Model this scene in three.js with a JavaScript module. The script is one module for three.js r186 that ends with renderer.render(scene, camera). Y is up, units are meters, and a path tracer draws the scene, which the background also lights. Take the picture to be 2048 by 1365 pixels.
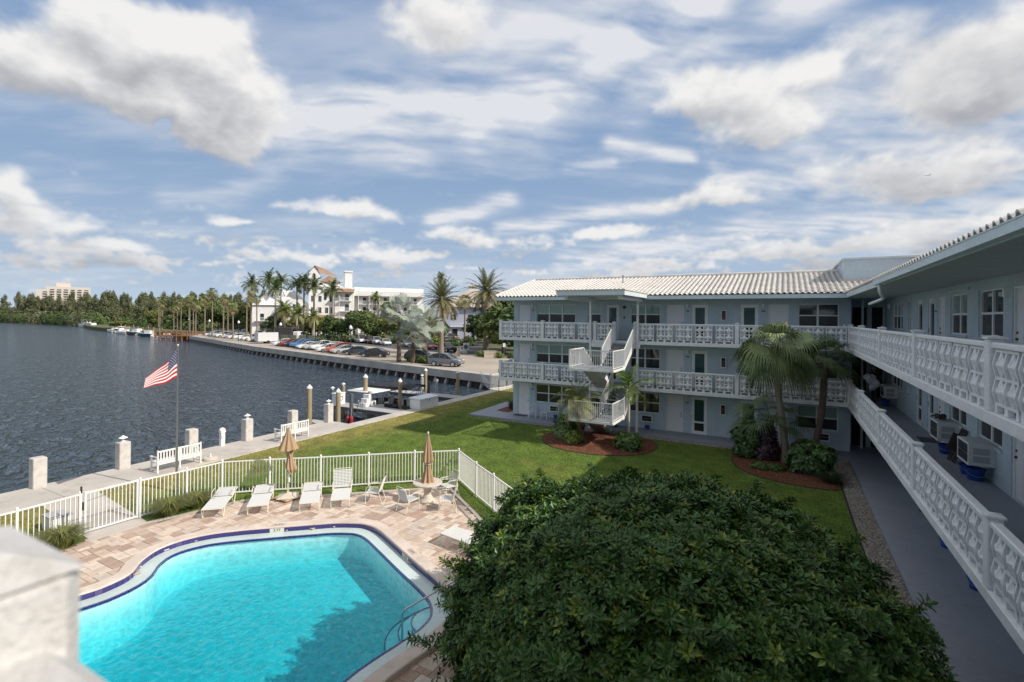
import * as THREE from 'three';
import { ImprovedNoise } from 'three/addons/math/ImprovedNoise.js';
import { MarchingCubes } from 'three/addons/objects/MarchingCubes.js';

// ---------------------------------------------------------------- camera, sky, sun, exposure
const scene = new THREE.Scene();
const camera = new THREE.PerspectiveCamera(68.47, 2048 / 1365, 0.05, 6000);
camera.position.set(0, 6.758, 0);
camera.rotation.order = 'YXZ';
camera.rotation.set(0.0021, THREE.MathUtils.degToRad(28.579), THREE.MathUtils.degToRad(0.565));
camera.setViewOffset(2048, 1365, 0, 50.7, 2048, 1365);
camera.focus = 24; camera.userData.fStop = 2.2;
const renderer = new THREE.WebGLRenderer({ antialias: true });
renderer.setSize(1024, 682);
renderer.toneMapping = THREE.LinearToneMapping;
renderer.toneMappingExposure = 1.42;
renderer.shadowMap.enabled = true;

const SUN = new THREE.Vector3(0.994 * Math.cos(0.672), Math.sin(0.672), -0.105 * Math.cos(0.672)).normalize();
const sun = new THREE.DirectionalLight(new THREE.Color(1, 0.93, 0.83), 3.35);
sun.position.copy(SUN).multiplyScalar(120); sun.target.position.set(-8, 0, -20);
sun.position.add(sun.target.position);
sun.castShadow = true; sun.shadow.radius = 1; sun.shadow.mapSize.set(4096, 4096);
Object.assign(sun.shadow.camera, { left: -60, right: 60, top: 50, bottom: -50, near: 1, far: 400 });
scene.add(sun, sun.target);

function rng(seed) { let s = seed >>> 0; return () => { s = (s + 0x6d2b79f5) | 0; let t = Math.imul(s ^ (s >>> 15), 1 | s); t = (t + Math.imul(t ^ (t >>> 7), 61 | t)) ^ t; return ((t ^ (t >>> 14)) >>> 0) / 4294967296; }; }
const PN = new ImprovedNoise();
const clamp = (x, a = 0, b = 1) => Math.min(b, Math.max(a, x)), mix = (a, b, t) => a + (b - a) * t;
const sstep = (a, b, x) => { const t = clamp((x - a) / (b - a)); return t * t * (3 - 2 * t); };
const D2R = Math.PI / 180;
function fbm3(x, y, z, o) { let s = 0, a = 0.5; for (let i = 0; i < o; i++) { s += a * PN.noise(x, y, z); x = x * 2.03 + 7.1; y = y * 2.03 + 3.7; z = z * 2.03 + 1.3; a *= 0.5; } return s; }

// The sky: air, high streaks and cumulus, placed by compass bearing and height (degrees), going on all round in like weather, with extra clouds added overhead for fill light.
function makeSky() {
  const W = 3072, H = 1536, data = new Float32Array(W * H * 4), half = H / 2;
  // [bearing, height, half width, half height, weight, greyness]
  const puffs = [
    [-69.0, 23.1, 3.3, 2.2, 1.1, 0.1], [-65.5, 23.7, 3.8, 2.7, 1.1, 0.02], [-61.7, 23.7, 3.6, 2.8, 1.1, 0], [-58.4, 21.8, 3.8, 3.4, 1.1, 0], [-55.7, 19.2, 3.5, 3.1, 1, 0.1], [-57.9, 16.1, 2.6, 1.8, 0.85, 0.5], [-61.3, 17.8, 4.6, 2.5, 0.9, 0.3], [-65.1, 19.1, 4.8, 2.4, 0.95, 0.35], [-69.3, 20.0, 4.5, 2.2, 0.95, 0.35], [-72.7, 19.0, 2.9, 2.0, 0.9, 0.4], [-73.6, 20.9, 1.4, 1.4, 0.7, 0.2], [-63.6, 17.2, 0.7, 0.8, -1.6, 0], [-73.6, 9.9, 1.8, 1.3, 1, 0.15], [-71.8, 8.7, 1.9, 0.9, 0.95, 0.3], [-73.0, 7.2, 3.0, 0.9, 0.9, 0.6], [-68.5, 7.8, 1.4, 0.9, 1, 0.1], [-69.6, 6.1, 3.9, 0.6, 0.8, 0.5], [-66.9, 5.9, 2.9, 0.7, 0.85, 0.4], [-72.4, 4.6, 3.0, 0.5, 0.7, 0.4], [-64.4, 4.7, 2.5, 0.6, 0.7, 0.5], [-58.6, 9.5, 1.8, 0.6, 0.85, 0.4], [-56.2, 9.4, 0.9, 0.3, 0.6, 0.5], [-48.5, 11.2, 2.9, 0.9, 0.8, 0.35], [-45.4, 11.2, 3.0, 0.9, 0.8, 0.5], [-52.9, 11.1, 1.4, 0.5, 0.45, 0.7], [-52.0, 5.8, 3.4, 0.9, 0.85, 0.45], [-44.4, 6.7, 3.5, 1.0, 0.9, 0.35], [-39.5, 6.5, 2.1, 0.8, 0.85, 0.3], [-35.6, 9.1, 4.1, 1.1, 0.95, 0.5], [-31.7, 8.3, 2.6, 0.8, 0.8, 0.3], [-49.0, 8.6, 1.5, 0.4, 0.5, 0.7], [-26.5, 8.9, 2.6, 0.9, 0.85, 0.45], [-17.5, 9.3, 2.5, 0.9, 0.95, 0.3], [-20.6, 9.1, 1.6, 0.6, 0.8, 0.4], [-20.0, 6.6, 1.1, 0.6, 0.9, 0.2], [-25.4, 5.3, 2.1, 0.5, 0.7, 0.7], [-5.6, 22.1, 4.0, 3.1, 1, 0.02], [-9.0, 21.6, 3.2, 2.8, 0.8, 0.05], [-1.4, 19.2, 4.0, 2.6, 0.85, 0.2], [-3.2, 17.3, 4.1, 1.8, 0.75, 0.25], [0.9, 23.5, 2.5, 1.3, 0.75, 0.1], [3.0, 22.7, 1.7, 1.2, 0.7, 0.1], [-8.5, 12.8, 3.9, 1.4, 0.95, 0.75], [-4.6, 11.7, 2.4, 0.9, 0.85, 0.75], [-12.7, 12.5, 2.5, 1.2, 0.5, 0.5], [8.8, 13.0, 4.5, 1.8, 1, 0.9], [10.9, 11.4, 4.8, 1.0, 0.9, 0.9], [14.4, 18.6, 4.0, 2.9, 0.95, 1], [12.6, 18.0, 3.4, 1.9, 0.8, 0.9], [9.1, 20.8, 4.7, 3.1, 0.6, 0.4], [15.6, 22.2, 4.2, 2.4, 0.7, 0.4], [7.3, 24.8, 4.6, 2.3, 0.45, 0.2], [15.6, 13.3, 4.4, 2.2, 0.75, 0.4], [3.4, 14.3, 3.5, 1.7, 0.4, 0.3], [3.0, 6.9, 6.7, 1.0, 0.75, 0.8], [9.1, 7.3, 6.2, 1.0, 0.8, 0.8], [-3.2, 6.3, 4.2, 0.8, 0.75, 0.85], [-11.1, 5.5, 4.5, 0.8, 0.75, 0.8], [14.1, 8.4, 4.6, 1.1, 0.65, 0.5], [-39.5, 30.1, 2.7, 2.2, 0.75, 0.1], [-36.7, 29.0, 3.2, 2.7, 0.65, 0.15], [-32.8, 29.6, 3.6, 3.2, 0.55, 0.15],
  ];
  const R = rng(77);
  for (let i = 0; i < 120; i++) {
    const az = 24 + R() * 254, el = R() < 0.55 ? 3 + R() * 9 : 12 + R() * 55, s = 0.5 + R();
    puffs.push([az > 180 ? az - 360 : az, el, (2 + el * 0.11) * s, (0.7 + el * 0.07) * s, 0.7 + 0.4 * R(), R() * 0.8]);
  }
  for (let i = 0; i < 70; i++) puffs.push([-180 + R() * 360, 42 + R() * 40, 9 + 6 * R(), 5 + 4 * R(), 0.8 + 0.3 * R(), R() * 0.4]);  // extra clouds overhead, out of view, added to brighten the fill light
  for (let i = 0; i < 26; i++) puffs.push([-80 + R() * 100, 33 + R() * 40, 5 + 5 * R(), 3 + 3 * R(), 0.7 + 0.3 * R(), R() * 0.6]);
  // high streaks: polylines [bearing, height] with a half width
  const streaks = [
    [[-52.5, 19.2], [-46.5, 21.8], [-38.4, 23.0], [-32.8, 22.5], [-28.2, 23.8], 2.3, 0.95], [[-51.5, 17.4], [-45.4, 18.1], [-39.5, 17.0], 1.1, 0.60], [[-32.8, 21.8], [-25.4, 24.2], [-19.7, 26.8], [-13.7, 29.3], [-8.0, 30.9], 2.5, 0.95], [[-35.6, 26.9], [-29.9, 27.9], [-21.4, 30.3], [-15.9, 31.6], 3.0, 0.60], [[-14.3, 24.0], [-7.0, 26.7], [-0.5, 28.3], [3.4, 29.2], 2.3, 0.60], [[-3.2, 24.3], [3.4, 24.6], [9.1, 24.3], 1.8, 0.50], [[-29.9, 10.0], [-24.2, 10.8], [-19.7, 11.5], [-11.6, 12.2], 0.7, 0.90], [[-23.1, 6.3], [-15.9, 7.3], [-8.0, 8.1], [-2.3, 9.0], [5.4, 9.0], [12.6, 9.0], 1.0, 0.90], [[-7.0, 15.1], [-1.8, 13.1], [3.0, 13.7], 1.1, 0.80], [[-17.8, 19.0], [-13.7, 18.2], [-9.5, 16.9], 0.6, 0.75], [[-22.5, 16.4], [-17.0, 16.9], 0.5, 0.60], [[-37.9, 10.7], [-32.8, 11.9], [-28.8, 13.3], 0.8, 0.80], [[-62.5, 10.9], [-58.4, 11.6], [-54.3, 14.2], 1.1, 0.30], [[3.4, 20.1], [9.1, 16.8], [17.0, 14.5], 3.4, 0.55], [[1.3, 16.0], [9.1, 9.5], [17.0, 9.2], 2.6, 0.40], [[-64.4, 7.5], [-56.2, 7.6], [-46.5, 8.7], 1.5, 0.25],
    [[20, 16], [50, 20], [80, 24], [110, 20], 8, 0.6], [[30, 40], [80, 50], [130, 46], 9, 0.5], [[150, 18], [190, 24], [240, 20], 7, 0.55], [[-120, 14], [-100, 20], [-84, 22], 6, 0.5], [[-90, 44], [-50, 52], [-10, 50], 9, 0.45],
  ];
  const n = W * half, cum = new Float32Array(n), gry = new Float32Array(n), cir = new Float32Array(n), wa = new Float32Array(n), we = new Float32Array(n);
  const azOf = (c) => { let a = ((c + 0.5) / W - 0.5) * 360 + 90; if (a > 180) a -= 360; return a; };  // bearing from -z towards +x
  for (let r = 0; r < half; r++) {
    const el = ((r + 0.5) / half) * 90, ce = Math.cos(el * D2R), y = Math.sin(el * D2R);
    for (let c = 0; c < W; c++) {
      const rd = ((c + 0.5) / W - 0.5) * 2 * Math.PI, x = Math.cos(rd) * ce, z = Math.sin(rd) * ce, i = r * W + c, sy = y * 1.25;
      wa[i] = 5.5 * fbm3(x * 7 + 3, sy * 7, z * 7, 5); we[i] = 3.2 * fbm3(x * 7 + 31, sy * 7 + 9, z * 7, 5);
    }
  }
  const near = (a, b) => { let d = a - b; if (d > 180) d -= 360; if (d < -180) d += 360; return d; };
  const spanC = (az, dw, f) => { const c0 = Math.floor(((az - dw - 90) / 360 + 0.5) * W), c1 = Math.ceil(((az + dw - 90) / 360 + 0.5) * W); for (let c = c0; c <= c1; c++) f(((c % W) + W) % W); };
  for (const [az, el, rx, ry, w, g] of puffs) {
    const ce = Math.cos(el * D2R), r0 = Math.max(0, Math.floor(((el - 2.6 * ry - 2) / 90) * half)), r1 = Math.min(half - 1, Math.ceil(((el + 2.6 * ry + 2) / 90) * half));
    for (let r = r0; r <= r1; r++) {
      const e = ((r + 0.5) / half) * 90, soft = Math.min(1, 0.35 + ry * 0.28);
      spanC(az, (2.6 * rx + 4) / ce, (c) => {
        const i = r * W + c, dx = (near(azOf(c), az) * ce + wa[i] * soft) / rx; let dy = (e + we[i] * soft - el) / ry; if (dy < 0) dy *= 1.45;
        const q = dx * dx + dy * dy; if (q > 6) return;
        const m = w * Math.exp(-q * 0.9); cum[i] += m; gry[i] += m * clamp(g + (dy < 0 ? -dy * 0.45 : -dy * 0.15));
      });
    }
  }
  for (const s of streaks) {
    const wgt = s[s.length - 1], hw = s[s.length - 2], pts = s.slice(0, -2);
    for (let k = 0; k + 1 < pts.length; k++) {
      const [a0, e0] = pts[k], [a1, e1] = pts[k + 1], em = (e0 + e1) / 2, ce = Math.cos(em * D2R);
      const r0 = Math.max(0, Math.floor(((Math.min(e0, e1) - 3 * hw) / 90) * half)), r1 = Math.min(half - 1, Math.ceil(((Math.max(e0, e1) + 3 * hw) / 90) * half));
      for (let r = r0; r <= r1; r++) {
        const e = ((r + 0.5) / half) * 90;
        spanC((a0 + a1) / 2, Math.abs(a1 - a0) / 2 + (3 * hw) / ce, (c) => {
          const i = r * W + c, px = near(azOf(c), a0) * ce + wa[i] * 0.5 * Math.min(1, hw), py = e - e0 + we[i] * 0.6 * Math.min(1, hw / 2), vx = (a1 - a0) * ce, vy = e1 - e0, t = clamp((px * vx + py * vy) / (vx * vx + vy * vy));
          const d = Math.hypot(px - vx * t, py - vy * t) / hw; if (d < 2.6) cir[i] = Math.max(cir[i], wgt * Math.exp(-d * d * 0.8));
        });
      }
    }
  }
  const CIR = [0.55, 0.56, 0.585];
  for (let r = 0; r < half; r++) {
    const el = ((r + 0.5) / half) * 90, y = Math.sin(el * D2R), ce = Math.cos(el * D2R), t1 = Math.exp(-el / 9), t2 = Math.exp(-el / 30);
    const air = [0.088 + 0.115 * t2 + 0.17 * t1, 0.165 + 0.145 * t2 + 0.14 * t1, 0.33 + 0.13 * t2 + 0.07 * t1];
    for (let c = 0; c < W; c++) {
      const i = r * W + c, rd = ((c + 0.5) / W - 0.5) * 2 * Math.PI, x = Math.cos(rd) * ce, z = Math.sin(rd) * ce;
      // streak texture drawn out along the wind, on the plane of the high cloud
      const k = 1 / (y + 0.12), pxx = x * k, pzz = z * k, al = pxx * 0.83 - pzz * 0.55, ac = pxx * 0.55 + pzz * 0.83;
      const wob = 0.14 * fbm3(pxx * 1.3, pzz * 1.3, 4.4, 3), st = 0.8 * fbm3(al * 1.1 + 3 + wob, (ac + wob) * 3.6, 5.5, 6) + 0.55 * fbm3(al * 5 + wob * 4, (ac + wob) * 11, 9.1, 5);
      const veil = sstep(-0.12, 0.5, fbm3(al * 0.4 + 11, ac * 0.9, 2.2, 4) + st * 0.6 + 0.0) * 0.36;
      const ci = clamp(cir[i] * (0.85 + 2.1 * st) + veil * (1 - 0.5 * cir[i]), 0, 0.94);
      const lo = fbm3(x * 24, y * 32, z * 24, 5), fine = fbm3(x * 10 + 5, y * 13, z * 10, 6), hi = fbm3(x * 52, y * 88, z * 52, 4) * Math.exp(-el / 14);
      let bil = 0; { let q = 0.5, s = 8; for (let o = 0; o < 5; o++) { bil += q * Math.abs(PN.noise(x * s + o * 3, y * s * 1.25, z * s)); q *= 0.52; s *= 2.1; } }
      const m = cum[i], low = 0.72 * sstep(-0.1, 0.3, fbm3(x * 9 + 2, y * 42, z * 9, 5) + 0.5 * hi) * Math.exp(-Math.pow((el - 5.2) / 4.2, 2)), dn = m + low + 0.5 * fine + 0.22 * lo + 0.75 * hi - 0.75 * (bil - 0.2) - 0.05;
      const a = sstep(0.10, 0.92, dn) * 0.96;
      const g = (m > 1e-4 ? gry[i] : 0) / Math.max(m, 0.05) * sstep(0, 0.1, m) * (m / (m + low + 1e-3)) + 0.62 * (low / (m + low + 1e-3)), thick = sstep(0.5, 1.5, dn);
      const up = m - cum[Math.min(half - 1, r + 14) * W + c];  // thins out upward: a lit top
      const lit = clamp(0.84 + 0.45 * up - 0.60 * g * (0.45 + 0.55 * thick) - 0.10 * thick + 0.45 * fine + 0.15 * lo + 0.9 * hi - 1.0 * (bil - 0.2), 0.06, 1);
      for (let q = 0; q < 3; q++) {
        let v = air[q]; v = mix(v, CIR[q], ci);
        const cl = mix([0.26, 0.27, 0.295][q], [0.64, 0.632, 0.622][q], lit);
        const far = Math.exp(-el / 3.2) * 0.55; v = mix(v, mix(cl, air[q], far), a);
        data[((half + r) * W + c) * 4 + q] = v;
      }
      data[((half + r) * W + c) * 4 + 3] = 1;
    }
  }
  for (let i = 0; i < W * half; i++) { data[i * 4] = 0.30; data[i * 4 + 1] = 0.34; data[i * 4 + 2] = 0.38; data[i * 4 + 3] = 1; }
  const t = new THREE.DataTexture(data, W, H, THREE.RGBAFormat, THREE.FloatType);
  t.mapping = THREE.EquirectangularReflectionMapping; t.magFilter = THREE.LinearFilter; t.needsUpdate = true;
  return t;
}
const skyTex = makeSky();
scene.background = skyTex; scene.environment = skyTex;

// ---------------------------------------------------------------- helpers
const V = (x, y, z) => new THREE.Vector3(x, y, z);
class G {   // collects faces into one geometry; uv in metres
  constructor() { this.p = []; this.n = []; this.u = []; this.c = null; this.col = null; }
  tint(r, g, b) { if (!this.c) { this.c = []; for (let i = 0; i < this.p.length / 3; i++) this.c.push(1, 1, 1); } this.col = [r, g, b]; return this; }
  vert(v, n, s, t) { this.p.push(v.x, v.y, v.z); this.n.push(n.x, n.y, n.z); this.u.push(s, t); if (this.c) this.c.push(...this.col); }
  tri(a, b, c, na, nb, nc) {
    const n = V(0, 0, 0).crossVectors(V(b.x - a.x, b.y - a.y, b.z - a.z), V(c.x - a.x, c.y - a.y, c.z - a.z)); if (n.lengthSq() < 1e-16) return this; n.normalize();
    const ax = Math.abs(n.x), ay = Math.abs(n.y), az = Math.abs(n.z), k = ay >= ax && ay >= az ? 1 : ax >= az ? 0 : 2;
    for (const [q, m] of [[a, na], [b, nb], [c, nc]]) this.vert(q, m || n, k === 0 ? q.z : q.x, k === 1 ? q.z : q.y);
    return this;
  }
  quad(a, b, c, d) { this.tri(a, b, c); this.tri(a, c, d); return this; }
  box(x0, y0, z0, x1, y1, z1) { return this.ob((x, y, z) => V(x, y, z), x0, y0, z0, x1, y1, z1); }
  ob(f, x0, y0, z0, x1, y1, z1) {
    const P = [[x0, y0, z0], [x1, y0, z0], [x1, y1, z0], [x0, y1, z0], [x0, y0, z1], [x1, y0, z1], [x1, y1, z1], [x0, y1, z1]].map((q) => f(...q));
    for (const [a, b, c, d] of [[0, 3, 2, 1], [4, 5, 6, 7], [0, 1, 5, 4], [3, 7, 6, 2], [0, 4, 7, 3], [1, 2, 6, 5]]) this.quad(P[a], P[b], P[c], P[d]);
    return this;
  }
  cbox(x0, y0, z0, x1, y1, z1, b = 0.012) {   // box with chamfered edges
    const lo = [x0, y0, z0], hi = [x1, y1, z1], Q = (s, ax) => { const q = [0, 1, 2].map((k) => (s[k] ? hi[k] : lo[k]) + (k === ax ? 0 : s[k] ? -b : b)); return V(...q); };
    for (let ax = 0; ax < 3; ax++) for (const side of [0, 1]) {
      const j = (ax + 1) % 3, k = (ax + 2) % 3, c = [[0, 0], [1, 0], [1, 1], [0, 1]].map(([a, d]) => { const s = [0, 0, 0]; s[ax] = side; s[j] = a; s[k] = d; return Q(s, ax); });
      side ? this.quad(...c) : this.quad(c[3], c[2], c[1], c[0]);
    }
    for (let ax = 0; ax < 3; ax++) { const j = (ax + 1) % 3, k = (ax + 2) % 3; for (const a of [0, 1]) for (const d of [0, 1]) {
      const s0 = [0, 0, 0], s1 = [0, 0, 0]; s0[j] = s1[j] = a; s0[k] = s1[k] = d; s1[ax] = 1;
      const A = Q(s0, j), B = Q(s1, j), C = Q(s1, k), D = Q(s0, k); (a ^ d) ? this.quad(D, C, B, A) : this.quad(A, B, C, D);
    } }
    for (const a of [0, 1]) for (const d of [0, 1]) for (const e of [0, 1]) { const s = [a, d, e], A = Q(s, 0), B = Q(s, 1), C = Q(s, 2); (a ^ d ^ e) ? this.tri(A, B, C) : this.tri(C, B, A); }
    return this;
  }
  bar(a, b, w, h = w, up = V(0, 1, 0)) {
    const d = b.clone().sub(a), L = d.length(); d.normalize(); let s = V(0, 0, 0).crossVectors(up, d); if (s.lengthSq() < 1e-6) s = V(1, 0, 0).cross(d); s.normalize(); const t = V(0, 0, 0).crossVectors(d, s);
    return this.ob((x, y, z) => a.clone().addScaledVector(s, x).addScaledVector(t, y).addScaledVector(d, z), -w / 2, -h / 2, 0, w / 2, h / 2, L);
  }
  tube(pts, r, seg = 6, cap = true) {
    const rr = (i) => (Array.isArray(r) ? r[i] : r), rings = []; let s = null;
    pts.forEach((p, i) => {
      const d = (pts[i + 1] || p).clone().sub(pts[i - 1] || p).normalize();
      if (!s) { s = Math.abs(d.y) > 0.9 ? V(1, 0, 0) : V(0, 1, 0); } s = s.clone().addScaledVector(d, -s.dot(d)).normalize(); const t = V(0, 0, 0).crossVectors(d, s);
      rings.push([...Array(seg)].map((_, k) => { const a = (k / seg) * 2 * Math.PI, nn = s.clone().multiplyScalar(Math.cos(a)).addScaledVector(t, Math.sin(a)); return [p.clone().addScaledVector(nn, rr(i)), nn]; }));
    });
    for (let i = 0; i + 1 < rings.length; i++) for (let k = 0; k < seg; k++) {
      const [a, na] = rings[i][k], [b, nb] = rings[i][(k + 1) % seg], [c, nc] = rings[i + 1][(k + 1) % seg], [d, nd] = rings[i + 1][k];
      this.tri(a, b, c, na, nb, nc); this.tri(a, c, d, na, nc, nd);
    }
    if (cap) for (const [ring, f] of [[rings[0], -1], [rings[rings.length - 1], 1]]) for (let k = 1; k + 1 < seg; k++) f > 0 ? this.tri(ring[0][0], ring[k][0], ring[k + 1][0]) : this.tri(ring[0][0], ring[k + 1][0], ring[k][0]);
    return this;
  }
  cyl(x, y0, z, y1, r0, r1 = r0, seg = 12) { return this.tube([V(x, y0, z), V(x, y1, z)], [r0, r1], seg); }
  lathe(x, z, prof, seg = 16) {   // prof: [radius, y] upward
    for (let i = 0; i + 1 < prof.length; i++) for (let k = 0; k < seg; k++) {
      const P = (j, q) => { const a = (q / seg) * 2 * Math.PI; return V(x + prof[j][0] * Math.cos(a), prof[j][1], z + prof[j][0] * Math.sin(a)); };
      this.quad(P(i, k + 1), P(i, k), P(i + 1, k), P(i + 1, k + 1));
    }
    return this;
  }
  poly(pts, y, holes = []) {   // flat polygon [x, z] looking up
    const c = pts.map((q) => new THREE.Vector2(q[0], q[1])), h = holes.map((w) => w.map((q) => new THREE.Vector2(q[0], q[1]))), all = [pts, ...holes].flat();
    for (const [i, j, k] of THREE.ShapeUtils.triangulateShape(c, h)) { const T = [i, j, k].map((m) => V(all[m][0], y, all[m][1])); const n = V(0, 0, 0).crossVectors(T[1].clone().sub(T[0]), T[2].clone().sub(T[0])); n.y > 0 ? this.tri(...T) : this.tri(T[0], T[2], T[1]); }
    return this;
  }
  wallRing(pts, y0, y1, out = true, close = true) {   // upright faces along a line of [x, z]
    for (let i = 0; i < pts.length - (close ? 0 : 1); i++) { const a = pts[i], b = pts[(i + 1) % pts.length], q = [V(a[0], y0, a[1]), V(b[0], y0, b[1]), V(b[0], y1, b[1]), V(a[0], y1, a[1])]; out ? this.quad(...q) : this.quad(q[3], q[2], q[1], q[0]); }
    return this;
  }
  prism(pts, y0, y1, holes = []) {
    let A = 0; pts.forEach((p, i) => { const q = pts[(i + 1) % pts.length]; A += p[0] * q[1] - q[0] * p[1]; });
    this.poly(pts, y1, holes); this.wallRing(pts, y0, y1, A < 0); for (const h of holes) { let B = 0; h.forEach((p, i) => { const q = h[(i + 1) % h.length]; B += p[0] * q[1] - q[0] * p[1]; }); this.wallRing(h, y0, y1, B > 0); } return this;
  }
  add(geo, m) {   // append another geometry
    const p = geo.attributes.position, nn = geo.attributes.normal, ix = geo.index, v = V(0, 0, 0), w = V(0, 0, 0), nm = new THREE.Matrix3().getNormalMatrix(m);
    for (let i = 0; i < (ix ? ix.count : p.count); i++) { const k = ix ? ix.getX(i) : i; v.fromBufferAttribute(p, k).applyMatrix4(m); w.fromBufferAttribute(nn, k).applyMatrix3(nm).normalize(); this.vert(v, w, v.x, v.y + v.z); }
    return this;
  }
  build() {
    const g = new THREE.BufferGeometry();
    g.setAttribute('position', new THREE.Float32BufferAttribute(this.p, 3)); g.setAttribute('normal', new THREE.Float32BufferAttribute(this.n, 3)); g.setAttribute('uv', new THREE.Float32BufferAttribute(this.u, 2));
    if (this.c) g.setAttribute('color', new THREE.Float32BufferAttribute(this.c, 3));
    return g;
  }
}
const taken = new Map(), numbered = (n) => { const k = taken.get(n) || 0; taken.set(n, k + 1); return k ? n + '_' + String(k).padStart(3, '0') : n; };
const ORG = new Map();   // where each top-level group stands
function shade(o) { o.castShadow = true; o.receiveShadow = true; return o; }
function thing(name, label, category, at = [0, 0, 0], turn = 0, group) {
  const o = new THREE.Group(); o.name = numbered(name); o.position.set(...at); o.rotation.y = turn; scene.add(o); ORG.set(o, at);
  o.userData = { label, category }; if (group) o.userData.group = group; return o;
}
function part(name, g, m, parent) {   // geometry in the parent's own axes
  const o = shade(new THREE.Mesh(g.isBufferGeometry ? g : g.build(), m)); o.name = name; parent.add(o); return o;
}
const orgOf = (o) => { while (o && !ORG.has(o)) o = o.parent; return o ? ORG.get(o) : [0, 0, 0]; };
function wp(name, g, m, parent) {   // geometry given in world axes
  const [x, y, z] = orgOf(parent), b = g.build(); b.translate(-x, -y, -z); return part(name, b, m, parent);
}
function sub(name, parent) { const o = new THREE.Group(); o.name = name; parent.add(o); return o; }
function solo(name, g, m, label, category, group) { const o = shade(new THREE.Mesh(g.isBufferGeometry ? g : g.build(), m)); o.name = numbered(name); o.userData = { label, category }; if (group) o.userData.group = group; scene.add(o); return o; }
function struct(name, g, m, label) { const o = shade(new THREE.Mesh(g.isBufferGeometry ? g : g.build(), m)); o.name = numbered(name); o.userData = { kind: 'structure' }; if (label) o.userData.label = label; scene.add(o); return o; }
function structGroup(name, label) { const o = new THREE.Group(); o.name = numbered(name); o.userData = { kind: 'structure', label }; scene.add(o); ORG.set(o, [0, 0, 0]); return o; }
function copyOf(src, at, turn, label, scale = 1, group) { const c = src.clone(); c.name = numbered(src.name.replace(/_\d{3}$/, '')); c.position.set(...at); c.rotation.y = turn; c.scale.set(scale, scale, scale); c.userData = { ...src.userData, label }; if (group) c.userData.group = group; scene.add(c); return c; }

// ---------------------------------------------------------------- materials
// periodic noise on a unit tile
function pnoise(x, y, per, seed) {
  const h = (i, j) => { let n = Math.imul(((i % per) + per) % per, 374761393) ^ Math.imul(((j % per) + per) % per, 668265263) ^ Math.imul(seed, 2246822519); n = Math.imul(n ^ (n >>> 13), 1274126177); return ((n ^ (n >>> 16)) >>> 0) / 4294967296; };
  const i = Math.floor(x), j = Math.floor(y), f = x - i, g = y - j, s = f * f * (3 - 2 * f), t = g * g * (3 - 2 * g);
  return mix(mix(h(i, j), h(i + 1, j), s), mix(h(i, j + 1), h(i + 1, j + 1), s), t);
}
const pf = (u, v, base, oct, seed, gain = 0.5) => { let s = 0, a = 1, w = 0, p = base; for (let o = 0; o < oct; o++) { s += a * pnoise(u * p, v * p, p, seed + o); w += a; a *= gain; p *= 2; } return s / w; };
function tex(size, fn) {
  const d = new Uint8Array(size * size * 4);
  for (let j = 0; j < size; j++) for (let i = 0; i < size; i++) { const c = fn((i + 0.5) / size, (j + 0.5) / size), k = (j * size + i) * 4; for (let q = 0; q < 3; q++) d[k + q] = clamp(c.length ? c[q] : c) * 255; d[k + 3] = 255; }
  const t = new THREE.DataTexture(d, size, size); t.wrapS = t.wrapT = THREE.RepeatWrapping; t.magFilter = THREE.LinearFilter; t.minFilter = THREE.LinearMipmapLinearFilter; t.needsUpdate = true; return t;
}
const every = (t, mx, my = mx) => { const c = t.clone(); c.repeat.set(1 / mx, 1 / my); c.needsUpdate = true; return c; };
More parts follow.
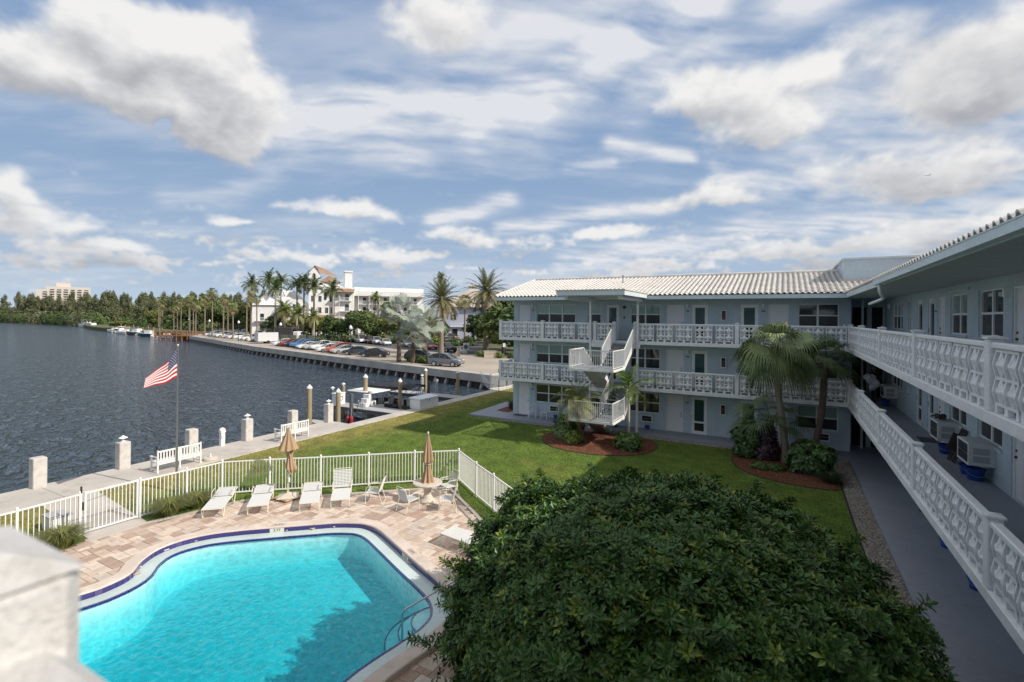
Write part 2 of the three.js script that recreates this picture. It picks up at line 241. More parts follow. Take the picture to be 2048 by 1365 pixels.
const T = {
  mottle: tex(512, (u, v) => 0.66 + 0.24 * pf(u, v, 4, 6, 3, 0.6) + 0.18 * pf(u, v, 64, 3, 9)),
  stain: tex(512, (u, v) => { const a = pf(u, v, 3, 6, 21, 0.6), b = pf(u, v, 96, 2, 5); const d = sstep(0.55, 0.75, pf(u, v, 6, 5, 40, 0.6)); return [0, 1, 2].map((q) => 0.62 + 0.34 * a + 0.12 * (b - 0.5) - d * [0.10, 0.12, 0.15][q]); }),
  grain: tex(512, (u, v) => pf(u, v, 64, 3, 12, 0.7)),
  wood: tex(512, (u, v) => { const g = pf(u, v * 0.25, 4, 2, 8), s = pnoise(u * 90, v * 6, 90, 4), w = 0.55 + 0.3 * s + 0.25 * pf(u, v, 8, 5, 31); return [w, w * (0.96 + 0.05 * g), w * (0.9 + 0.1 * g)]; }),
  wave: tex(1024, (u, v) => { const w = pf(u, v, 5, 2, 61) * 1.2, a = pf(u + 0.02 * Math.sin(v * 6.283 * 2), v, 6, 1, 63); const r = 1 - Math.abs(2 * pf(u * 1 + 0.06 * w, v * 1, 11, 4, 71, 0.52) - 1); return 0.15 + 0.55 * Math.pow(r, 2.2) + 0.2 * a; }),
  ripple: tex(512, (u, v) => { const r = 1 - Math.abs(2 * pf(u, v, 9, 3, 91, 0.5) - 1), q = 1 - Math.abs(2 * pf(u + 0.31, v + 0.17, 13, 2, 97) - 1); return 0.5 * r + 0.5 * q; }),
  plasterCaustics: tex(1024, (u, v) => { const r = 1 - Math.abs(2 * pf(u + 0.015 * pf(u, v, 9, 2, 5), v, 22, 3, 131, 0.55) - 1), q = 1 - Math.abs(2 * pf(u + 0.4, v, 31, 2, 141) - 1), k = 0.72 + 0.20 * r * r + 0.12 * q * q + 0.08 * (pf(u, v, 5, 3, 7) - 0.5); return [k * 0.94, k, k]; }),  // pool plaster with the bright net of rippled light painted into its colour
  rock: tex(512, (u, v) => { const a = pf(u, v, 40, 3, 17, 0.7), b = pf(u, v, 90, 2, 23); return [0.45 + 0.5 * a, 0.43 + 0.5 * a, 0.4 + 0.48 * a].map((x) => x * (0.7 + 0.5 * b)); }),
  mulch: tex(512, (u, v) => { const a = pf(u, v * 0.5, 48, 3, 27, 0.7), b = pf(u, v, 12, 3, 33); const k = 0.25 + 0.95 * a * a + 0.25 * b; return [k, k * 0.92, k * 0.86]; }),
  fabric: tex(256, (u, v) => 0.78 + 0.14 * Math.sin(u * 6.283 * 60) * Math.sin(v * 6.283 * 60) + 0.12 * pf(u, v, 8, 4, 2)),
  rust: tex(512, (u, v) => { const s = pnoise(u * 40, v * 5, 40, 14), a = pf(u, v, 5, 5, 15), k = 0.6 + 0.35 * a + 0.2 * (s - 0.5); return [k, k * (0.95 + 0.05 * a), k * (0.88 + 0.1 * a)]; }),
};
const rgb = (r, g, b) => new THREE.Color().setRGB(r, g, b);
function mat(color, rough = 0.8, o = {}) {
  const { map, bump, metres = 2, bm, bs = 0.004, gain = 1.2, ...rest } = o, phys = Object.keys(rest).some((k) => /clearcoat|transmission|sheen|ior|specular|thickness/.test(k));
  const m = new (phys ? THREE.MeshPhysicalMaterial : THREE.MeshStandardMaterial)({ roughness: rough, metalness: 0, ...rest });
  m.color = rgb(...color.map((c) => c * (map ? gain : 1)));
  if (map) m.map = every(map, ...[metres].flat()); if (bump) { m.bumpMap = every(bump, ...[bm || metres].flat()); m.bumpScale = bs; }
  m.side = THREE.DoubleSide; return m;
}
const M = {
  wall: mat([0.52, 0.615, 0.665], 0.85, { map: T.mottle, metres: 3, gain: 1.13, bump: T.grain, bm: 1.2, bs: 0.004 }),
  white: mat([0.82, 0.825, 0.83], 0.6, { map: T.mottle, metres: 1.7, gain: 1.1, bump: T.grain, bm: 1.5, bs: 0.002 }),
  trim: mat([0.83, 0.84, 0.83], 0.5), fascia: mat([0.62, 0.70, 0.73], 0.55, { map: T.mottle, metres: 4, gain: 1.15 }),
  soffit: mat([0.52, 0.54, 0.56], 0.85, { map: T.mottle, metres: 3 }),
  tile: mat([0.60, 0.575, 0.545], 0.7, { map: T.stain, metres: 1.9, gain: 1.25 }), tileEnd: mat([0.30, 0.2, 0.16], 0.9),
  floor: mat([0.25, 0.265, 0.31], 0.55, { map: T.mottle, metres: 2.6, gain: 1.2 }),
  concrete: mat([0.50, 0.46, 0.42], 0.9, { map: T.stain, metres: 3.5, gain: 1.25, bump: T.grain, bm: 1.3, bs: 0.006 }),
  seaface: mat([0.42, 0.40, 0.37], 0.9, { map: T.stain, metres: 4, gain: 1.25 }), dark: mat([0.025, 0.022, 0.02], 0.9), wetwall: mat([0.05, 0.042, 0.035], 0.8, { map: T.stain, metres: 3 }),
  pillar: mat([0.62, 0.585, 0.55], 0.85, { map: T.stain, metres: 1.6, gain: 1.2, bump: T.grain, bm: 1, bs: 0.004 }),
  paint: mat([0.82, 0.81, 0.79], 0.4), door: mat([0.80, 0.795, 0.80], 0.45), metal: mat([0.45, 0.46, 0.48], 0.35, { metalness: 0.9 }), steel: mat([0.55, 0.56, 0.58], 0.22, { metalness: 1 }), black: mat([0.02, 0.02, 0.022], 0.5), navy: mat([0.02, 0.03, 0.07], 0.4),
  blind: mat([0.23, 0.36, 0.30], 0.08, { clearcoat: 0.6, clearcoatRoughness: 0.03 }), glass: mat([0.018, 0.026, 0.026], 0.05, { clearcoat: 0.6, clearcoatRoughness: 0.03 }), screen: mat([0.022, 0.024, 0.026], 0.25), teal: mat([0.012, 0.06, 0.06], 0.05, { clearcoat: 0.6, clearcoatRoughness: 0.02 }),
  pile: mat([0.30, 0.245, 0.155], 0.9, { map: T.wood, metres: [0.8, 1.6], gain: 1.3 }), wrap: mat([0.10, 0.10, 0.105], 0.7, { map: T.mottle, metres: 1 }), dock: mat([0.36, 0.36, 0.36], 0.8, { map: T.mottle, metres: 1.1 }),
  canvas: mat([0.42, 0.285, 0.175], 0.95, { map: T.fabric, metres: 0.7, gain: 1.2 }), bimini: mat([0.02, 0.021, 0.026], 0.8, { map: T.fabric, metres: 0.7 }),
  vinyl: mat([0.66, 0.665, 0.665], 0.5), frame: mat([0.74, 0.69, 0.57], 0.4), terrazzo: mat([0.66, 0.60, 0.54], 0.7, { map: T.rock, metres: 0.9, gain: 1.35 }),
  bluetile: mat([0.036, 0.024, 0.17], 0.12, { clearcoat: 0.5, clearcoatRoughness: 0.05 }), grout: mat([0.42, 0.40, 0.42], 0.8), coping: mat([0.68, 0.575, 0.50], 0.85, { map: T.stain, metres: 2.2, gain: 1.2, bump: T.grain, bm: 0.9, bs: 0.004 }), gutter: mat([0.52, 0.62, 0.60], 0.35, { map: T.mottle, metres: 2 }),
  plasterCaustics: mat([0.66, 0.78, 0.79], 0.85, { map: T.plasterCaustics, metres: 4.2, gain: 1.15 }),
  bark: mat([0.13, 0.095, 0.07], 0.95, { map: T.rust, metres: 0.8, gain: 1.4, bump: T.grain, bm: 0.5, bs: 0.02 }), palmtrunk: mat([0.24, 0.2, 0.155], 0.95, { map: T.rust, metres: [0.5, 0.3], gain: 1.35, bump: T.rust, bm: [0.5, 0.25], bs: 0.03 }),
  leaf: mat([1, 1, 1], 0.5, { vertexColors: true }), frond: mat([1, 1, 1], 0.55, { vertexColors: true }), crown: mat([1, 1, 1], 0.75, { vertexColors: true }),
  oldpaint: mat([0.62, 0.61, 0.595], 0.55, { map: T.stain, metres: 0.7, gain: 1.2, bump: T.grain, bm: 0.4, bs: 0.003 }), towerwall: mat([0.56, 0.51, 0.47], 0.85), rustred: mat([0.16, 0.045, 0.04], 0.5),
  asphalt: mat([0.075, 0.075, 0.08], 0.9, { map: T.mottle, metres: 9, gain: 1.3 }), lot: mat([0.40, 0.345, 0.29], 0.9, { map: T.stain, metres: 14, gain: 1.25 }),
  hotel: mat([0.80, 0.785, 0.76], 0.8, { map: T.mottle, metres: 9, gain: 1.1 }), hotelroof: mat([0.30, 0.185, 0.125], 0.85, { map: T.stain, metres: 5, gain: 1.3 }), whiteroof: mat([0.72, 0.71, 0.68], 0.7, { map: T.mottle, metres: 6 }), tanroof: mat([0.46, 0.38, 0.31], 0.85, { map: T.stain, metres: 6, gain: 1.25 }), lavender: mat([0.52, 0.54, 0.66], 0.8),  // pale house wall: the lavender of shade and haze is put into its colour
  rubber: mat([0.018, 0.018, 0.018], 0.8), rim: mat([0.55, 0.55, 0.56], 0.3, { metalness: 0.8 }), lamp: mat([0.85, 0.85, 0.82], 0.25), headlight: mat([0.75, 0.77, 0.8], 0.1), taillight: mat([0.35, 0.02, 0.02], 0.15), carglass: mat([0.012, 0.014, 0.016], 0.04, { clearcoat: 0.5 }),
  bucket: mat([0.012, 0.06, 0.30], 0.4), red: mat([0.35, 0.03, 0.04], 0.5), plastic: mat([0.72, 0.76, 0.80], 0.4), acbody: mat([0.62, 0.64, 0.62], 0.55), brownwood: mat([0.06, 0.045, 0.04], 0.7),
  mulch: mat([0.16, 0.062, 0.035], 0.95, { map: T.mulch, metres: 1.5, gain: 1.5, bump: T.mulch, bm: 1.5, bs: 0.03 }), soil: mat([0.06, 0.045, 0.03], 1), edging: mat([0.03, 0.028, 0.025], 0.9), gravelbed: mat([0.32, 0.285, 0.245], 0.95, { map: T.rock, metres: 0.8, gain: 1.4, bump: T.rock, bm: 0.8, bs: 0.02 }), pebble: mat([1, 1, 1], 0.8),
  land: mat([0.10, 0.11, 0.05], 1, { map: T.mottle, metres: 17 }), kerb: mat([0.62, 0.60, 0.56], 0.85),
};

// ---------------------------------------------------------------- the setting: water, land, seawalls
const WATER = -1.4;
{
  const w = mat([0.042, 0.064, 0.090], 0.10, { ior: 1.33, bump: T.wave, bm: [13, 6.5], bs: 0.6 });
  w.normalScale.set(0.0, 0.0); w.bumpMap.rotation = 0.42;
  struct('river_water', new G().poly([[-3200, -3000], [-23.3, -3000], [-23.3, 900], [-3200, 900]], WATER), w, 'dark slate blue river with short wind ripples');
}
// far shore and the land north of the dock basin; its front edge follows the far seawall and then the wooded bank
const FARWALL = [[-23.2, -47.1], [-52.3, -54], [-95, -65], [-154, -84.6]];
struct('ground', new G().prism([...FARWALL, [-178, -92], [-200, -96], [-240, -103], [-284, -112], [-330, -126], [-420, -165], [-640, -186], [-760, -60], [-900, 300], [-2900, 300], [-2900, -2900], [2600, -2900], [2600, 700], [9.2, 700], [9.2, -47.1]], -3, 0.14), M.land, 'flat land beyond the dock basin, reaching the horizon');
// yard of the apartment building
const PI2 = Math.PI * 2;
function ring(ctrl, n = 8, closed = true) { const c = new THREE.CatmullRomCurve3(ctrl.map(([x, z]) => V(x, 0, z)), closed, 'centripetal'); return c.getPoints(ctrl.length * n).slice(0, closed ? -1 : undefined).map((p) => [p.x, p.z]); }
function offset(pts, d) { // outward for d > 0
  let A = 0; pts.forEach((p, i) => { const q = pts[(i + 1) % pts.length]; A += p[0] * q[1] - q[0] * p[1]; }); const s = A > 0 ? 1 : -1;
  return pts.map((p, i) => { const a = pts[(i + pts.length - 1) % pts.length], b = pts[(i + 1) % pts.length], tx = b[0] - a[0], tz = b[1] - a[1], L = Math.hypot(tx, tz) || 1; return [p[0] + (s * d * tz) / L, p[1] - (s * d * tx) / L]; });
}
const inside = (pts, x, z) => { let c = false; for (let i = 0, j = pts.length - 1; i < pts.length; j = i++) { const [xi, zi] = pts[i], [xj, zj] = pts[j]; if ((zi > z) !== (zj > z) && x < ((xj - xi) * (z - zi)) / (zj - zi) + xi) c = !c; } return c; };
const POOL = ring([[-14.75, -5.2], [-14.62, -6.0], [-14.75, -6.65], [-15.3, -7.2], [-15.62, -7.75], [-15.66, -8.3], [-15.4, -9.0], [-14.9, -9.6], [-14.4, -10.07], [-13.07, -11.24], [-12.7, -11.55], [-12.3, -11.78], [-11.95, -11.92], [-11.5, -11.93], [-11.05, -11.8], [-10.59, -11.6], [-8.8, -10.78], [-7.75, -10.32], [-7.25, -10.05], [-6.87, -9.7], [-6.63, -9.3], [-6.55, -8.8], [-6.6, -8.2], [-6.76, -7.1], [-6.8, -5.0], [-7.2, -4.1], [-8.2, -3.7], [-13.2, -3.7], [-14.2, -4.1]], 4);
const COPE = offset(POOL, 0.36), LIP = offset(POOL, -0.40), LIP2 = offset(POOL, -0.46);
const LY = -0.10;   // lawn level
const lawnEdge = [[-23.05, 8], [-23.05, -46.5], [9, -46.5], [9, 8]];
// beds
const BED1 = ring([[-12.1, -26.4], [-11.6, -25.1], [-10.6, -24.25], [-9.2, -23.95], [-7.6, -24.2], [-6.3, -25.2], [-5.9, -26.6], [-6.3, -28.0], [-7.2, -28.62], [-10.8, -28.62], [-11.8, -27.8]], 4);
const BED2 = ring([[-2.2, -27.6], [-2.05, -25.9], [-1.4, -24.7], [-0.4, -24.05], [0.8, -23.8], [2.0, -24.1], [2.06, -26], [1.6, -28.2], [0, -28.6], [-1.6, -28.6]], 4);
const PN2 = (x, z, f, s) => PN.noise(x * f + s, z * f, s * 1.7);
function lawnTone(x, z) {   // greener or drier turf
  const dry = clamp(sstep(-19.2, -22.6, x + 1.1 * PN2(x, z, 0.35, 4)) * 0.85 + 0.28 * sstep(0.0, 0.6, PN2(x, z, 0.22, 9) + 0.5 * PN2(x, z, 0.9, 2)) + 0.35 * PN2(x, z, 2.6, 5) * 0.6);
  const k = 0.88 + 0.3 * PN2(x, z, 1.3, 7) + 0.18 * PN2(x, z, 5, 3);
  return [mix(0.145, 0.35, dry) * k, mix(0.225, 0.31, dry) * k, mix(0.028, 0.09, dry) * k];
}
{
  const N = 1024, d = new Uint8Array(N * N * 4), R = rng(5);
  for (let j = 0; j < N; j++) for (let i = 0; i < N; i++) { const x = -24 + (i / N) * 34, z = -47 + (j / N) * 56, c = lawnTone(x, z), g = 0.55 + 0.75 * R(), k = (j * N + i) * 4; for (let q = 0; q < 3; q++) d[k + q] = clamp(c[q] * g * 2.2) * 255; d[k + 3] = 255; }
  const t = new THREE.DataTexture(d, N, N); t.magFilter = THREE.LinearFilter; t.needsUpdate = true; t.wrapS = t.wrapT = THREE.ClampToEdgeWrapping; t.repeat.set(1 / 34, 1 / 56); t.offset.set(24 / 34, 47 / 56);
  const m = mat([0.4545, 0.4545, 0.4545], 1, { bump: T.grain, bm: 0.7, bs: 0.03 }); m.map = t;
  struct('lawn', new G().prism(lawnEdge, -3, LY, [offset(POOL, 0.30)]), m, 'mown lawn, drier and yellower along the seawall');
}
// ---- seawall of the yard: wide promenade of concrete slabs, then a narrow cap to the basin corner
{
  const g = structGroup('seawall', 'concrete seawall promenade along the river'), R = rng(3);
  const zs = [8, 4.6, 1.2, -2.2, -5.6, -8.4, -11.4, -14.6, -17.9, -20.6, -22.8];
  for (let i = 0; i + 1 < zs.length; i++) wp('concrete_slab', new G().cbox(-25.75, -0.42, zs[i + 1] + 0.006, -23.05, LY + 0.035 + 0.006 * R(), zs[i] - 0.006, 0.012), M.concrete, g);
  const zc = [-22.8, -26.5, -30.5, -34.5, -38.5, -42.5, -46.6];
  for (let i = 0; i + 1 < zc.length; i++) wp('cap_slab', new G().cbox(-24.05, -0.42, zc[i + 1] + 0.006, -23.05, LY + 0.03 + 0.005 * R(), zc[i] - 0.006, 0.012), M.concrete, g);
  wp('wall_face', new G().box(-25.6, -3, -22.7, -23.1, -0.421, 8).box(-23.95, -3, -46.5, -23.1, -0.421, -22.71), M.wetwall, g);
  // path from the promenade to the pool gate
  wp('path_slab', new G().prism([[-23.04, -7.65], [-23.04, -9.3], [-18.3, -8.75], [-18.3, -7.2]], -0.3, LY + 0.02), M.concrete, g);
  wp('gate_pad', new G().prism([[-18.29, -7.15], [-18.29, -8.8], [-17.7, -8.72], [-17.7, -7.1]], -0.3, LY + 0.028), M.concrete, g);
}
// ---- far seawall: cap, dark recess and leaning concrete fins
{
  const g = structGroup('far_seawall', 'far seawall with a concrete cap over a dark wall and leaning fins');
  for (let i = 0; i + 1 < FARWALL.length; i++) {
    const a = V(FARWALL[i][0], 0, FARWALL[i][1]), b = V(FARWALL[i + 1][0], 0, FARWALL[i + 1][1]), d = b.clone().sub(a), L = d.length(); d.normalize(); const nrm = V(-d.z, 0, d.x); if (nrm.z < 0) nrm.negate();
    const F = (x, y, z) => a.clone().addScaledVector(d, x).addScaledVector(nrm, z).add(V(0, y, 0));
    const nc = Math.max(1, Math.round(L / 11));
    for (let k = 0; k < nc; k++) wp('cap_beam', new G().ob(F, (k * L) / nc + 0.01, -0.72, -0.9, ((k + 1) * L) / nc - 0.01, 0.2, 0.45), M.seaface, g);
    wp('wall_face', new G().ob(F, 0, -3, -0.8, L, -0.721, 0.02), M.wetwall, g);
    const step = i === 0 ? 2.05 : 2.3, geo = new G().quad(V(-0.13, 0, 0), V(0.13, 0, 0), V(0.13, -1.35, 0.62), V(-0.13, -1.35, 0.62)); geo.ob((x, y, z) => V(x, y, z + (-y) * 0.42), -0.14, -1.35, -0.3, 0.14, 0, 0.1); const bg = geo.build();
    for (let k = 0.5; k * step < L; k++) { const o = part('fin', bg, M.seaface, g), p = F(k * step, -0.722, 0.15); o.position.copy(p); o.rotation.y = Math.atan2(nrm.x, nrm.z); }
  }
}
// ---- parking area beyond the far seawall
struct('parking_lot', new G().poly([[-24.2, -47.9], [-52.4, -54.6], [-95.2, -65.8], [-154.4, -85.4], [-172, -98], [-150, -112], [-104, -90], [-90, -92], [-70, -92], [-48, -75], [-30, -66], [-10, -60], [-10, -48]], 0.148), M.lot, 'pale sunlit parking lot beside the far seawall');
struct('asphalt', new G().poly([[-150, -111], [-104, -89], [-92, -84], [-80, -80.5], [-66, -76], [-52, -72.5], [-46, -74], [-60, -96], [-74, -130], [-96, -140], [-120, -116]], 0.152), M.asphalt, 'dark asphalt of the rear parking bays');
for (const [pts, h, l] of [[[[-103.5, -87.9], [-103, -88.6], [-92.5, -85.9], [-92.5, -85.2]], 0.3, 'white kerb in front of the seagrape hedge'], [[[-56, -80], [-55.5, -80.6], [-49.6, -74.6], [-50, -74]], 0.5, 'white kerb wall beside the parked black van']]) struct('kerb', new G().prism(pts, 0, h), M.kerb, l);

// ---- walkways, gravel and beds of the courtyard
struct('walkway', new G().prism([[-19.2, -29.1], [-16.7, -29.1], [2.78, -29.1], [2.78, 2], [9, 2], [9, -46], [-16.9, -46], [-17.2, -36], [-19.4, -34.8]], -1, 0), M.floor, 'painted grey concrete walkway round the courtyard');
struct('gravel_strip', new G().poly([[-16.5, -29.1], [-16.5, -28.66], [0.4, -28.66], [1.4, -28.5], [2.1, -25.5], [2.14, 1], [2.77, 1], [2.77, -29.1]], LY + 0.012), M.gravelbed);
{
  const R = rng(9), g = new THREE.DodecahedronGeometry(0.016, 0), spots = [], c = new THREE.Color();
  for (let i = 0; i < 15000; i++) { const a = R(); if (a < 0.3) spots.push([-16.5 + R() * 17, -29.09 + R() * 0.42]); else if (a < 0.45) spots.push([1.6 + R() * 1.15, -29 + R() * 4]); else spots.push([2.16 + R() * 0.6, -26 + R() * 22]); }
  const o = shade(new THREE.InstancedMesh(g, M.pebble, spots.length)), q = new THREE.Quaternion(), e = new THREE.Euler(), m = new THREE.Matrix4();
  spots.forEach(([x, z], i) => { const s = 0.7 + R(); e.set(R() * 6, R() * 6, R() * 6); m.compose(V(x, LY + 0.015 + R() * 0.012, z), q.setFromEuler(e), V(s, s * 0.7, s * 1.2)); o.setMatrixAt(i, m); const k = 0.13 + R() * 0.34; o.setColorAt(i, c.setRGB(k, k * (0.86 + R() * 0.1), k * (0.72 + 0.15 * R()))); });
  o.name = 'gravel'; o.userData = { kind: 'stuff', label: 'pale brown pebbles between lawn and walkway', category: 'gravel' }; scene.add(o);
}
struct('lawn_edging', new G().prism([[2.06, -25.2], [2.06, 1], [2.12, 1], [2.12, -25.2]], -0.3, LY + 0.035), M.edging);
for (const [b, l] of [[BED1, 'rust brown mulch bed below the staircase'], [BED2, 'shaded mulch bed round the fan palms']]) {
  const g = new G(); const c = b.reduce((s, p) => [s[0] + p[0] / b.length, s[1] + p[1] / b.length], [0, 0]);
  for (let k = 0; k < 6; k++) for (let i = 0; i < b.length; i++) { const P = (t, j) => { const q = b[j % b.length], f = 1 - t / 6, x = mix(c[0], q[0], f), z = mix(c[1], q[1], f); return V(x, LY + 0.02 + 0.09 * (1 - f * f) + (t ? 0.03 * PN2(x, z, 3, 1) : 0), z); }; g.quad(P(k, i), P(k + 1, i), P(k + 1, i + 1), P(k, i + 1)); }
  struct('mulch_bed', g, M.mulch, l);
  struct('bed_edging', new G().prism(offset(b, 0.05), -0.3, LY + 0.03, [b]), M.edging);
}
struct('mulch_bed', new G().poly([[-18.2, -31.2], [-17.1, -31.0], [-17.05, -34], [-18.3, -33.6]], 0.01), M.mulch, 'small mulch patch at the end of the blue building');
// ---- bark chips on the sunlit bed
{
  const R = rng(13), g = new THREE.BoxGeometry(0.05, 0.008, 0.016), pos = [], m = new THREE.Matrix4(), q = new THREE.Quaternion(), e = new THREE.Euler(), c = new THREE.Color();
  for (const [b, n, x0, x1, z0, z1] of [[BED1, 5200, -12.2, -5.8, -28.7, -23.9], [BED2, 2600, -2.3, 2.1, -28.7, -23.7]]) for (let i = 0; i < n * 1.5; i++) { const x = mix(x0, x1, R()), z = mix(z0, z1, R()); if (inside(b, x, z)) { const cx = (x0 + x1) / 2, cz = (z0 + z1) / 2, f = Math.min(1, Math.hypot((x - cx) / (x1 - x0), (z - cz) / (z1 - z0)) * 2); pos.push([x, LY + 0.035 + 0.09 * (1 - f * f), z]); } }
  const o = shade(new THREE.InstancedMesh(g, M.pebble, pos.length));
  pos.forEach((p, i) => { e.set((R() - 0.5) * 0.9, R() * 6.3, (R() - 0.5) * 0.9); const s = 0.6 + R(); m.compose(V(...p), q.setFromEuler(e), V(s, 1, s)); o.setMatrixAt(i, m); const k = 0.6 + R() * 0.9; o.setColorAt(i, c.setRGB(0.20 * k, 0.082 * k * (0.8 + 0.5 * R()), 0.045 * k)); });
  o.name = 'bark_chips'; o.userData = { kind: 'stuff', label: 'loose rust brown bark chips on the beds', category: 'bark chips' }; scene.add(o);
}
// ---- swimming pool: raised coping, blue tile band, gutter, lip tiles, basin, water, steps
const DECK = [[-18.2, -6.2], [-18.35, -7.1], [-18.2, -8.7], [-17.75, -10.22], [-17.44, -11.4], [-15.9, -12.74], [-14.53, -13.97], [-13.19, -15.19], [-11.75, -16.4], [-10.78, -15.71], [-9.55, -14.81], [-6.2, -12.2], [-4.4, -10.4], [-4.2, -8], [-4.4, -3.2], [-18.2, -3.2]];
{
  const pool = structGroup('swimming_pool', 'turquoise swimming pool with a raised coping and dark blue tile bands'), CT = 0.055;
  const cg = new G(), nC = COPE.length, b = 0.02, Ci = offset(POOL, b), Co = offset(COPE, -b), loop = (A, ya, B, yb) => { for (let i = 0; i < nC; i++) { const j = (i + 1) % nC; cg.quad(V(A[i][0], ya, A[i][1]), V(A[j][0], ya, A[j][1]), V(B[j][0], yb, B[j][1]), V(B[i][0], yb, B[i][1])); } };
  loop(POOL, CT - b, Ci, CT); loop(Ci, CT, Co, CT); loop(Co, CT, COPE, CT - b); loop(COPE, CT - b, COPE, -0.25); loop(POOL, CT - b, POOL, CT - 0.045);
  wp('coping', cg, M.coping, pool);
  wp('grout_band', new G().wallRing(offset(POOL, 0.012), LY - 0.02, CT - 0.035, false), M.grout, pool);
  wp('gutter', (() => { const g = new G(); const A = offset(POOL, 0.02); for (let i = 0; i < nC; i++) { const j = (i + 1) % nC; g.quad(V(A[i][0], LY - 0.02, A[i][1]), V(LIP[i][0], LY - 0.012, LIP[i][1]), V(LIP[j][0], LY - 0.012, LIP[j][1]), V(A[j][0], LY - 0.02, A[j][1])); } return g; })(), M.gutter, pool);
  // tiles of the band and of the lip, one by one
  const walk = (pts, step, f) => { let acc = 0, s = [...pts, pts[0]]; for (let i = 0; i + 1 < s.length; i++) { const [x0, z0] = s[i], [x1, z1] = s[i + 1], L = Math.hypot(x1 - x0, z1 - z0); while (acc < L) { const t = acc / L; f(mix(x0, x1, t), mix(z0, z1, t), (x1 - x0) / L, (z1 - z0) / L); acc += step; } acc -= L; } };
  const tg = new G().box(-0.072, 0, -0.006, 0.072, 0.128, 0.006).build(), lg = new G().box(-0.072, -0.05, 0, 0.072, 0.004, 0.055).build();
  let nt = 0; const seen = (x, z) => x > -15.8 && (z < -6.6 || (x > -7.2 && z < -6.2) || (x < -14 && z < -5));
  walk(POOL, 0.152, (x, z, tx, tz) => { if (!seen(x, z) || nt++ > 290) return; const o = part('band_tile', tg, M.bluetile, pool); o.position.set(x, LY - 0.018, z); o.rotation.y = -Math.atan2(tz, tx); });
  nt = 0; walk(LIP, 0.152, (x, z, tx, tz) => { if (!seen(x, z) || nt++ > 290) return; const o = part('lip_tile', lg, M.bluetile, pool); o.position.set(x, LY - 0.01, z); o.rotation.y = -Math.atan2(tz, tx); });
  const bg = new G(), NB = LIP.length, deep = (x, z) => -0.95 - 0.55 * sstep(-10.5, -4.5, z);
  bg.wallRing(offset(LIP, -0.01), -2.2, LY - 0.02, false);
  const tri = THREE.ShapeUtils.triangulateShape(LIP.map((q) => new THREE.Vector2(...q)), []);
  for (const t of tri) bg.tri(...t.map((k) => V(LIP[k][0], deep(...LIP[k]), LIP[k][1])));
  wp('basin', bg, M.plasterCaustics, pool);
  // rounded entry steps in the shallow corner, each edged with blue tile
  const cx = -7.05, cz = -9.4;
  [[1.15, -0.72], [0.85, -0.5], [0.56, -0.3]].forEach(([r, y]) => {
    const arc = []; for (let k = 0; k <= 24; k++) { const a = Math.PI * (0.62 + (k / 24) * 0.86); arc.push([cx + r * Math.cos(a), cz - r * Math.sin(a)]); }
    wp('entry_step', new G().prism([...arc, [cx + 0.1, cz + 0.2], [cx + 0.1, cz - 0.3]], -1.3, y), M.plasterCaustics, pool);
    const e = new G(); for (let k = 0; k < 24; k++) e.bar(V(arc[k][0], y + 0.008, arc[k][1]), V(arc[k + 1][0], y + 0.008, arc[k + 1][1]), 0.026, 0.02); wp('step_edge', e, M.bluetile, pool);
  });
  const wm = mat([0.97, 0.99, 0.99], 0.03, { transmission: 1, thickness: 0, ior: 1.33, bump: T.ripple, bm: 2.3, bs: 0.022 });
  // the body of the water takes its colour from its depth
  const body = mat([1, 1, 1], 0.02, { transmission: 1, thickness: 1, ior: 1.001, transparent: true, opacity: 0.02, attenuationColor: rgb(0.30, 0.815, 0.86), attenuationDistance: 1 });
  const wb = new G(), L3 = offset(POOL, -0.43); wb.poly(L3, LY - 0.045); for (let i = 0; i < L3.length; i++) { const j = (i + 1) % L3.length, a = L3[i], c = L3[j]; wb.quad(V(a[0], LY - 0.045, a[1]), V(a[0], deep(...a) + 0.01, a[1]), V(c[0], deep(...c) + 0.01, c[1]), V(c[0], LY - 0.045, c[1])); } for (const t of THREE.ShapeUtils.triangulateShape(L3.map((q) => new THREE.Vector2(...q)), [])) wb.tri(...t.map((k) => V(L3[k][0], deep(...L3[k]) + 0.01, L3[k][1])));
  wp('water_body', wb, body, pool);
  wp('pool_water', new G().poly(LIP2, LY - 0.03), wm, pool);
}
// depth markers: white tiles with black figures
function print(text, w, h, fg, bg, px = 256, font = `bold ${Math.round(((256 * h) / w) * 0.86)}px sans-serif`) {
  const c = document.createElement('canvas'); c.width = px; c.height = Math.round((px * h) / w); const x = c.getContext('2d'); x.fillStyle = bg; x.fillRect(0, 0, c.width, c.height); x.fillStyle = fg; x.font = font; x.textAlign = 'center'; x.textBaseline = 'middle';
  text.split('\n').forEach((t, i, a) => x.fillText(t, c.width / 2, (c.height * (i + 0.5)) / a.length, c.width * 0.94));
  const t = new THREE.CanvasTexture(c); t.colorSpace = THREE.SRGBColorSpace; const m = mat([1, 1, 1], 0.4); m.map = t; return m;
}
function sign(name, m, w, h, parent, at, ry, rx = 0) { const g = new THREE.PlaneGeometry(w, h), o = part(name, g, m, parent); o.position.set(...at); o.rotation.order = 'YXZ'; o.rotation.set(rx, ry, 0); return o; }
